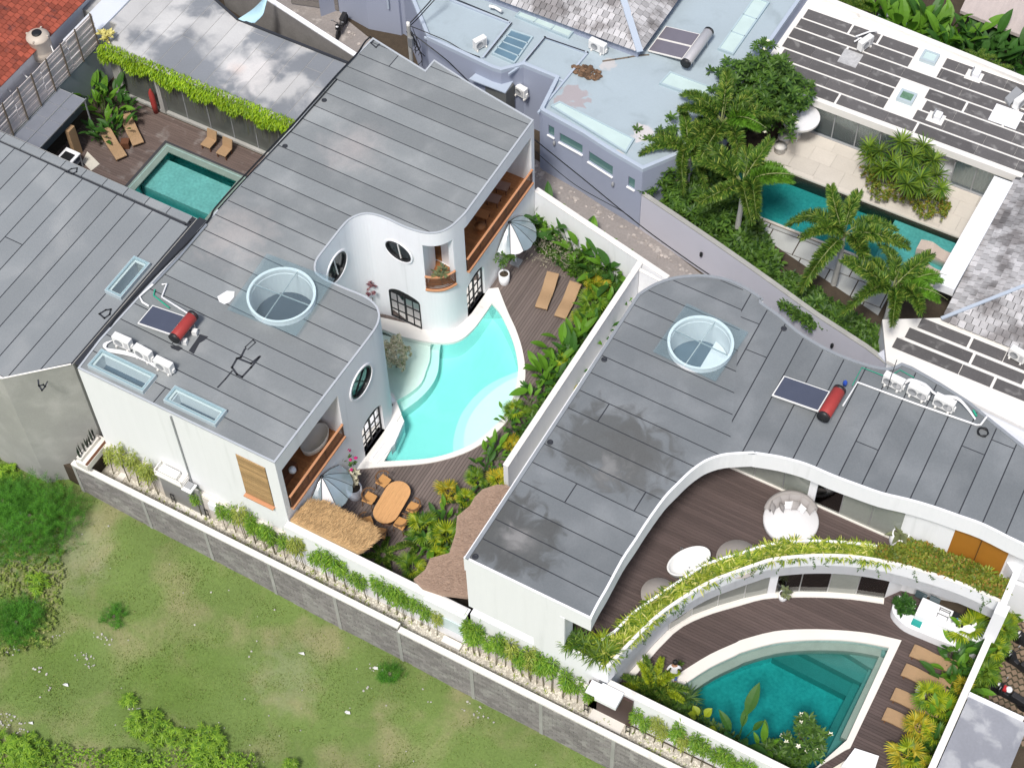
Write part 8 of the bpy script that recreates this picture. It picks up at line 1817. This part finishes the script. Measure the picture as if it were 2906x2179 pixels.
for i, (q, where, grp, pal) in enumerate(BAM):
    p = Wd(*q, 0); t = thing('bamboo_plant', 'slender bushy topped bamboo plant '+where, 'bamboo', (p.x, 27.86+RP.uniform(-.05, .05), .02), RP.uniform(0, 6), grp)
    sc = RP.uniform(.78, 1.14); t.rotation_euler = (RP.uniform(-.05, .05), RP.uniform(-.05, .05), RP.uniform(0, 6)); t.scale = (sc, sc, sc*(1 if q[0] != 0 or q[2] > 1500 else 1.0))
    link('stem', stme, t); link('leaves', BV[3 if pal == 3 or RP.random() < .18 else (i+RP.randrange(3)) % 3], t)
# low tufts on the path
n = 260; P = np.stack([RNG.uniform(-37, 0, n), RNG.uniform(27.2, 27.9, n), np.full(n, .03)], 1)
idx = np.repeat(P, 5, 0)+RNG.normal(0, .03, (n*5, 3))*[1, 1, 0]
o = link('path_weed', foliage('path_weed', *bl_bam, idx, RNG.uniform(0, 6, n*5), RNG.uniform(.2, 1.2, n*5), np.zeros(n*5), RNG.uniform(.5, 1, n*5), l_fan)); tag(o, 'sparse low weeds among the white pebbles', kind='stuff')
# terrace planter: spider plants and hedge
def inbed(p): return inside(p, bedpoly)
bedpoly = bedo+[Vector((.1, 39.5)), Vector((-3.2, 39.5)), Vector((-4.5, 39.2))]+bedi[::-1]
P = []
while len(P) < 430:
    q = (RNG.uniform(-13, .2), RNG.uniform(28.2, 39.6))
    if inside(q, bedpoly) and (q[0] < -4.6 or RNG.random() < .12): P.append((q[0], q[1], 3.93))
P = np.array(P); k_ = 15; PP = np.repeat(P, k_, 0); n = len(PP)
o = link('spider_plant', foliage('spider_plant', *bl_sp, PP, RNG.uniform(0, 6.28, n), RNG.uniform(.25, 1.3, n), RNG.uniform(-.4, .4, n), np.repeat(RNG.uniform(.7, 1.25, len(P)), k_), l_spid)); tag(o, 'yellow green spider plants filling the curved terrace planter', kind='stuff')
P = []
while len(P) < 3600:
    q = (RNG.uniform(-5.2, .2), RNG.uniform(36.5, 39.6))
    if inside(q, bedpoly): P.append((q[0], q[1], 3.95+RNG.uniform(0, .45)*(.6+.4*math.sin(q[0]*3)*math.cos(q[1]*4))))
P = np.repeat(np.array(P), 3, 0); n = len(P)
o = link('hedge_plants', foliage('hedge_plants', *bl_sm, P+RNG.normal(0, .04, P.shape), RNG.uniform(0, 6.28, n), RNG.uniform(-.4, 1.2, n), RNG.uniform(-.6, .6, n), RNG.uniform(.8, 1.5, n), l_hedge)); tag(o, 'mixed olive and green low shrubs in the wide end of the terrace planter', kind='stuff')
# strands hanging over the parapet
tot = len(OUT); rv = random.Random(12)
for k in range(30):
    f = rv.uniform(.04, .97)*(tot-1); i = int(f); p = OUT[i].lerp(OUT[min(i+1, tot-1)], f-i); e = (OUT[min(i+1, tot-1)]-OUT[i]).normalized(); nn = Vector((e.y, -e.x)); 
    ln = rv.uniform(.25, 1.3); m = 26; tz = np.linspace(0, 1, m); 
    P = np.stack([p.x+nn.x*.05+e.x*.10*np.sin(tz*4+k), p.y+nn.y*.05+e.y*.10*np.sin(tz*4+k), 4.15-ln*tz], 1)
    V, F = scatter(*blade(.11, .035, .4, 2, 0, .2), rmat(RNG.uniform(0, 6.28, m), RNG.uniform(-1.2, .2, m), np.zeros(m), RNG.uniform(.6, 1.3, m)), P-np.array([p.x, p.y, 4.1]))
    t = thing('trailing_plant', 'thin green strand trailing over the white terrace parapet '+('at its lower left end' if f < tot*.25 else 'above the lower glass doors' if f < tot*.6 else 'above the outdoor kitchen' if f < tot*.85 else 'near the corner block'), 'vine', (p.x, p.y, 4.1), 0, 'strands trailing over the terrace parapet'); link('leaves', npmesh('leaves', V, F, l_frang), t)
# ferns in the corner notch
for i, (x, y, k, s, lb) in enumerate(((700, 640, 'g', .8, 'dark palm in the corner planter closest to the grey roof'), (800, 700, 'g', .9, 'bushy palm in the middle of the corner planter'))): pass
def fern(label, loc, m, n=70, s=1.0, tl=(.1, 1.2), grp='ferny palms in the corner planter'):
    t = thing('fern', label, 'fern', loc, 0, grp); rg = np.random.default_rng(int(abs(loc[0])*100)); k = n
    link('crown', foliage('crown', *blade(.95, .05, 1.0, 5, 0, .3), rg.normal(0, .07, (k, 3))*[1, 1, .3], rg.uniform(0, 6.28, k), rg.uniform(*tl, k), rg.uniform(-.6, .6, k), rg.uniform(.6, 1.0, k)*s, m), t); return t
for q, lb, m, s in (((2, 3, 650, 620), 'dark fern in the corner planter nearest the white roof edge', l_frang, .9), ((2, 3, 720, 680), 'drooping fern in the middle of the corner planter', l_pan, 1.0), ((2, 3, 620, 670), 'fern at the left end of the corner planter', l_pan, .8), ((2, 3, 860, 640), 'spiky bright fern at the inner side of the corner planter', l_fan, .8),
                    ((2, 3, 880, 740), 'large bushy fern at the outer corner of the terrace planter', l_pan, 1.15), ((2, 3, 800, 760), 'olive fern hanging over the corner parapet', l_pan, .9)):
    fern(lb, gp(q, 4.2, 3.95), m, 90, s)
# planting round the teal pool
c = gp((2, 3, 1270, 980), 1.0, 0); t = thing('feather_palm', 'areca like palm with yellow fronds beside the person at the teal pool', 'palm', c, 0)
for k in range(13):
    o = link('frond', FR[k % 4][0] if k % 3 else fy, t, (0, 0, .1)) if k else None
    if k == 0: fy = frondmesh(2.6, .8, 20, l_fan, .7); o = link('frond', fy, t, (0, 0, .1))
    o.scale = (.62,)*3; o.rotation_euler = (Matrix.Rotation(k*2.4, 3, 'Z') @ Matrix.Rotation(-R(38+22*(k % 2)), 3, 'Y')).to_euler()
for q, lb, m, s in (((2, 3, 1530, 1060), 'dark fern hanging over the left end of the teal pool', l_frang, 1.0), ((2, 3, 1450, 1150), 'green fern between pool and front wall', l_pan, .9), ((2, 3, 1560, 1180), 'dark green fern at the pool edge beside the yellow leaf plant', l_frang, .9)):
    fern(lb, gp(q, .7, 0), m, 60, s, grp='ferns by the teal pool')
def bigleaf(label, loc, n, kind, s, up=(35, 70), rz=0, grp='large leaved plants by the teal pool', azs=None):
    t = thing('banana_plant', label, 'plant', loc, rz, grp)
    for i in range(n):
        me = LV[kind+str((i+1) % 4)]; a = azs[i] if azs else 2*PI*i/n+RP.uniform(-.3, .3)
        o = link('leaf', me, t, (RP.uniform(-.1, .1), RP.uniform(-.1, .1), 0)); o.rotation_euler = (Matrix.Rotation(a, 3, 'Z') @ Matrix.Rotation(-R(RP.uniform(*up)), 3, 'Y')).to_euler(); o.scale = (s*RP.uniform(.85, 1.1),)*3
    return t
LV['y0'] = LV['y1'] = LV['y2'] = LV['y3'] = quadmesh('leaf', *blade(.6, .42, .5, 6, .5, .3), l_fan)
bigleaf('plant with broad yellow green leaves at the front edge of the teal pool', gp((2, 3, 1640, 1240), .9, 0), 5, 'y', .9)
bigleaf('bird of paradise plant with big dark paddle leaves over the teal pool', gp((2, 3, 1930, 1400), 1.0, 0), 9, 'd', 1.45, (45, 80))
bigleaf('bright banana plant left of the flowering frangipani', gp((3, 3, 170, 1480), .9, 0), 7, 'b', 1.0, (50, 80))
bigleaf('small bright plant between paddle leaves and frangipani', gp((2, 3, 2130, 1480), .6, 0), 6, 'b', .8, (40, 75))
bush('shrub', 'dark leafy shrub at the foot of the frangipani by the front wall', 'shrub', gp((3, 3, 350, 1560), .6, 0), (.9, .6, .6), 60, 10, bl_fr, l_frang, None, seedv=15, zc=.5)
for q, zc, k, s, lb in (((3, 3, 1800, 520), 1.4, 'l', 1.25, 'big bright fan palm in front of the outdoor kitchen'), ((3, 3, 1480, 1090), 1.0, 'l', 1.1, 'fan palm spreading over the third lounger'), ((3, 3, 1590, 1170), 1.1, 'l', 1.1, 'bright fan palm between the third and fourth loungers'), ((3, 3, 1390, 1330), 1.0, 'y', 1.1, 'yellow fan palm at the end of the fourth lounger'),
                       ((3, 3, 1520, 1400), 1.0, 'l', 1.1, 'lime fan palm against the white side wall'), ((3, 3, 1310, 1530), 1.0, 'y', 1.25, 'bright yellow fan palm at the bottom of the dark deck'), ((3, 3, 1740, 980), 1.2, 'y', .8, 'small yellow fan palm resting on the white side wall'), ((3, 3, 1450, 1640), .9, 'y', .8, 'yellow fan palm at the bottom edge of the picture'),
                       ((3, 3, 1980, 700), 1.0, 'g', 1.0, 'grey green fan palm outside the white side wall'), ((3, 3, 1890, 900), .9, 'g', 1.0, 'dark fan palm outside the white side wall, nearer the motorbikes'), ((3, 3, 2110, 460), 1.6, 'l', .9, 'yellowish fan palm outside the corner block'), ((3, 3, 2060, 560), 1.1, 'g', 1.0, 'green fan palm outside the corner block')):
    fan(lb, gp(q, zc, .0), 9, k, s*.95, .6)
for i, (x, y, k, lb) in enumerate(((1690, 740, 'b', 'leafy plant at the foot end of the first lounger bed'), (1700, 700, 'd', 'dark leafy plant behind the big bright fan palm'), (1780, 640, 'b', 'leafy plant by the upper end of the side wall bed'), (1700, 880, 'b', 'light leafy plant between the first two loungers and the side wall'), (1720, 830, 'd', 'dark leafy plant in the middle of the side wall bed'), (1660, 960, 'd', 'leafy plant behind the second lounger'), (1700, 1010, 'b', 'light leafy plant beside the small yellow fan palm'), (1560, 1270, 'b', 'leafy plant under the lime fan palms by the side wall'), (1480, 1500, 'd', 'dark leafy plant near the bottom of the side wall bed'))):
    clump(lb, gp((3, 3, x, y), .8, 0), 12, k, .95, 'leafy plants along the white side wall')
# =================================================================== FIELD VEGETATION
def shoots(label, loc, rad, h, n, m, seedv, grp='dark feathery bushes in the field', ln=.55):
    n = int(n*.8); rg = np.random.default_rng(seedv); t = thing('feathery_bush', label, 'bush', loc, 0, grp); parts = []
    d = rg.normal(size=(n, 3)); d[:, 2] = np.abs(d[:, 2]); d /= np.linalg.norm(d, axis=1)[:, None]; c = d*np.array([rad, rad, h])*rg.uniform(.3, 1, n)[:, None]
    P = []; A = []; T = []
    for i in range(n):
        az = math.atan2(d[i, 1], d[i, 0])+rg.normal(0, .9); el = rg.uniform(.3, 1.3)
        u = np.array([math.cos(az)*math.cos(el), math.sin(az)*math.cos(el), math.sin(el)])
        for k in range(30): P.append(c[i]+u*ln*(k/30)); A.append(az+k*2.4); T.append(rg.uniform(-.1, 1.0))
    k = len(P); link('crown', foliage('crown', *blade(.14, .06, .2, 1, 0, 0), P, A, T, np.zeros(k), rg.uniform(.8, 1.3, k), m), t)
    mb = MB(); mb.tube([(0, 0, 0), (0, 0, h*.5)], .08, 6); part(t, 'trunk', mb, bark); return t
def gf(q): p = Wd(*q, -1.6); return Vector((p.x, p.y, fieldz(p.x, p.y)))
shoots('large dark feathery bush beside the grey concrete wall at the left', gf((0, 2, 290, 1260)), 2.4, 2.3, 1300, l_cas, 1)
shoots('feathery bush at the very left edge by the concrete wall', gf((0, 2, 60, 1100)), 1.2, 1.2, 420, l_cas, 2)
shoots('smaller dark feathery bush at the left edge of the field', gf((0, 3, 150, 560)), 1.2, .9, 420, l_cas, 3)
shoots('small green bush in the middle of the field', gf((0, 3, 900, 480)), .55, .4, 70, l_cas, 4, ln=.3)
shoots('low green bush at the foot of the block wall', gf((1, 3, 1120, 890)), .6, .4, 70, l_cas, 5, ln=.3)
def weeds(label, loc, rad, n, m=l_weed, seedv=0):
    rg = np.random.default_rng(seedv); t = thing('weed_clump', label, 'weeds', loc, 0, 'star leaved weed clumps in the field'); P = []; A = []; T = []
    for i in range(n):
        a = rg.uniform(0, 6.28); r = rad*math.sqrt(rg.uniform(0, 1)); c = np.array([math.cos(a)*r, math.sin(a)*r*.8, rg.uniform(.25, .8)*(1-.4*r/rad)]); a0 = rg.uniform(0, 6)
        for k in range(9): P.append(c); A.append(a0+k*.7); T.append(rg.uniform(-.15, .45))
    k = len(P); link('leaves', foliage('leaves', *blade(.26, .06, .6, 2, 0, .1), P, A, T, np.zeros(k), rg.uniform(.7, 1.1, k), m), t); return t
for i, (q, r_, n, lb) in enumerate((((0, 3, 230, 1530), .95, 70, 'star leaved weed clump at the bottom left corner'), ((0, 3, 40, 1470), .6, 30, 'star leaved weed clump at the left edge near the bottom'), ((0, 3, 1180, 1340), 1.0, 75, 'star leaved weed clump above the bottom edge near the centre left'), ((0, 3, 1400, 1440), .6, 35, 'small star leaved clump right of the larger one'), ((0, 3, 1620, 1460), .95, 70, 'wide star leaved clump at the bottom'), ((0, 3, 1600, 1620), .7, 40, 'star leaved clump cut by the bottom edge'), ((0, 3, 1850, 1620), .4, 16, 'tiny star leaved clump at the bottom edge'), ((1, 3, 350, 1620), .3, 10, 'lone star leaved plant at the bottom edge farther right'), ((0, 3, 190, 1640), .7, 40, 'star leaved clump at the bottom left below the larger one'), ((0, 3, 960, 1630), .7, 36, 'low star leaved clump at the bottom edge left of the wide one'), ((0, 3, 1010, 1140), .35, 14, 'pale star leaved plant beside the rubble'), ((0, 3, 320, 260), .6, 30, 'bright weed clump below the large feathery bush'), ((0, 2, 60, 880), .7, 40, 'bright weeds at the foot of the concrete wall'), ((0, 3, 1130, 1640), .5, 24, 'star leaved clump on the bottom edge in the middle left'))):
    weeds(lb, gf(q), r_, n, seedv=i)
# grass: short blades over the whole visible field
n = 150000; X = RNG.uniform(-56, 2, n*2); Y = RNG.uniform(11, 26.9, n*2)
dens = .5+.5*np.sin(X*.9+np.sin(Y*.7)*1.5)*np.cos(Y*.8+X*.25); keep = (RNG.uniform(0, 1, n*2) < .35+.5*dens) & (Y > 12+(-X-34)*0) 
P0 = np.stack([X, Y], 1)[keep][:n]; Zf = np.array([-1.4-.045*(np.clip(P0[:, 0], -60, 10)+39)+.05*np.sin(P0[:, 0]*.7+P0[:, 1]*.4)+.04*np.sin(P0[:, 1]*1.3-P0[:, 0]*.3)])[0]-.02
n = len(P0); sc = RNG.uniform(.3, .75, n)*(.8+.25*np.sin(P0[:, 0]*1.7)*np.sin(P0[:, 1]*1.3))
V, F = scatter([(0, -.018, 0), (.05, -.016, .09), (.05, .016, .09), (0, .018, 0), (.13, 0, .12)], [(0, 1, 2, 3), (1, 4, 4, 2)][:1], rmat(RNG.uniform(0, 6.28, n), RNG.uniform(-.2, .7, n), RNG.uniform(-.5, .5, n), np.abs(sc)+.2), np.stack([P0[:, 0], P0[:, 1], Zf], 1))
o = link('grass', npmesh('grass', V, F, l_grass)); tag(o, 'short patchy green and dry grass over the empty field', kind='stuff')
# litter and rubble in the field
rr = random.Random(31); lm = mat('pale_litter', (.40, .39, .35), .8, .15, 4, island=.2); mb = MB()
def heap(q, r, n, s=(.015, .06)):
    c = gf(q); n = n*2//3
    for k in range(n): a = rr.uniform(0, 6.3); d = r*math.sqrt(rr.random()); x, y = c.x+math.cos(a)*d*1.6, c.y+math.sin(a)*d*.7; rock(mb, (x, y, fieldz(x, y)+.05), rr.uniform(*s), rr, .5)
for q, r, n in (((0, 3, 810, 640), .35, 26), ((0, 3, 680, 810), .4, 34), ((0, 3, 110, 1310), .5, 50), ((0, 3, 400, 1040), .2, 8), ((0, 3, 320, 900), .3, 14), ((0, 3, 1060, 1200), .3, 14), ((0, 3, 1440, 1330), .2, 5), ((1, 3, 1780, 1150), .45, 26), ((1, 3, 1000, 830), .3, 12), ((0, 3, 440, 630), .2, 8), ((0, 3, 60, 720), .4, 20), ((0, 2, 60, 830), .3, 10), ((1, 3, 900, 980), .3, 8)):
    heap(q, r, n)
for k in range(120): x, y = rr.uniform(-50, -12), rr.uniform(15, 26.5); rock(mb, (x, y, fieldz(x, y)+.04), rr.uniform(.02, .05), rr, .5)
part(None, 'rubble', mb, lm); o = bpy.data.objects['rubble']; tag(o, 'scattered pale rubble and litter in the grass', kind='stuff')
for i, (q, lb) in enumerate((((0, 3, 520, 1015), 'white scrap lying in the grass left of the weed clumps'), ((0, 3, 275, 380), 'crumpled white sheet by the small feathery bush'), ((0, 3, 245, 1315), 'pale blue scrap beside the rubble heap at lower left'), ((1, 3, 425, 735), 'thin pale scrap in the grass below the block wall'), ((1, 3, 785, 1190), 'thin pale scrap in the middle of the lower field'), ((1, 3, 1005, 845), 'white scrap near the foot of the block wall'))):
    c = gf(q); mb = MB(); k = [rr.uniform(.5, 1.1) for _ in range(6)]; mb.add([(c.x-.16*k[0], c.y-.04, c.z+.10), (c.x, c.y-.09*k[1], c.z+.16), (c.x+.17*k[2], c.y, c.z+.1), (c.x+.05, c.y+.1*k[3], c.z+.13), (c.x-.12*k[4], c.y+.07*k[5], c.z+.08), (c.x, c.y, c.z+.05)], [(0, 1, 3, 4), (1, 2, 3), (0, 4, 5), (4, 3, 5), (3, 2, 5), (2, 1, 5), (1, 0, 5)]); solo('litter_scrap', mb, acw, lb, 'litter')

# dark ground cover under the taller planting
def cover(label, poly, n, z, m=l_frang, bl=bl_md, hh=.35, sc=(.8, 1.5)):
    xs = [p[0] for p in poly]; ys = [p[1] for p in poly]; P = []
    while len(P) < n:
        q = (RNG.uniform(min(xs), max(xs)), RNG.uniform(min(ys), max(ys)))
        if inside(q, poly): P.append((q[0], q[1], z+RNG.uniform(0, hh)))
    P = np.repeat(np.array(P), 4, 0); k = len(P)
    o = link('ground_cover', foliage('ground_cover', *bl, P, RNG.uniform(0, 6.28, k), RNG.uniform(-.2, 1.1, k), RNG.uniform(-.6, .6, k), RNG.uniform(*sc, k), m)); tag(o, label, kind='stuff')
cover('low dark ground cover along the dividing wall of the turquoise pool garden', [(-22.35, 37.0), (-21.45, 36.5), (-21.35, 48.3), (-22.9, 48.6), (-22.5, 44)], 900, 0, hh=.5)
cover('low dark ground cover at the foot of the white alley wall', [(-26.9, 48.6), (-22.6, 47.4), (-21.5, 48.3), (-27.7, 49.9)], 800, 0, hh=.4)
cover('low green ground cover beside the brown thatch', [(-22.6, 30.6), (-21.5, 30.4), (-21.5, 37), (-22.1, 36.8), (-22.6, 33.5)], 420, 0)
cover('leafy ground cover along the white side wall', [(-1.0, 29.0), (.1, 29.0), (.1, 37.4), (-.7, 37.4)], 700, 0, l_pan, hh=.45)
cover('leafy ground cover in the front bed of the teal pool', [(-10.9, 28.5), (-4.0, 28.5), (-4.2, 29.0), (-10.8, 30.2)], 520, 0, hh=.35)
cover('dark ground cover below the foxtail palms', [(-22.2, 53.0), (-15.5, 51.2), (-15.5, 52.3), (-18.5, 55.0), (-21.5, 57.5)], 1500, 1.3, hh=.5, sc=(1, 2))
cover('dark ground cover on the narrow bed above the alley wall', [(-15.5, 51.0), (-9.2, 49.5), (-9.0, 50.7), (-15.0, 52.2)], 700, 1.3, hh=.3)
cover('dark green planting behind the banana hedge', [(-20.5, 68.3), (-5, 67.7), (-5, 68.8), (-18, 69.8)], 1300, .3, hh=.8, sc=(1.2, 2.4))
cover('weedy ground cover outside the white side wall', [(.5, 34.9), (1.1, 34.9), (1.1, 41), (.5, 41)], 420, 0, l_pan, hh=.4)

cover('mixed low weeds thickening towards the bottom left of the field', [(p.x, p.y) for p in (Wd(0, 3, 0, 1400, -1.4), Wd(0, 3, 700, 1500, -1.4), Wd(0, 3, 2000, 1560, -1.6), Wd(0, 3, 2100, 1800, -1.6), Wd(0, 3, -100, 1800, -1.4))], 1300, -1.5, l_weed, bl_sm, .15, (.6, 1.3))
cover('green weeds at the left edge of the field below the big bush', [(p.x, p.y) for p in (Wd(0, 2, 0, 700, -1.3), Wd(0, 2, 500, 860, -1.3), Wd(0, 3, 500, 200, -1.3), Wd(0, 3, 420, 700, -1.3), Wd(0, 3, -50, 800, -1.3))], 900, -1.35, l_grass, bl_sm, .2, (.8, 1.6))
for i, (x, y, k) in enumerate(((-20.1, 44.5, 'd'), (-20.1, 42.6, 'b'), (-20.1, 40.6, 'd'), (-20.1, 46.4, 'b'), (-20.1, 38.6, 'b'))): clump('%s leafy plant from the alley in the narrow gap beside the curved villa' % names[i], (x, y, 0), 10, k, .62, 'leafy plants in the gap beside the curved villa', .15)
mb = MB(); mb.prism(box2(-21.2, 34.6, -19.05, 48.0), -.04, .015); struct('bounce_floor', mb, stone)  # pale floor added in the gap to bounce light onto the dividing wall
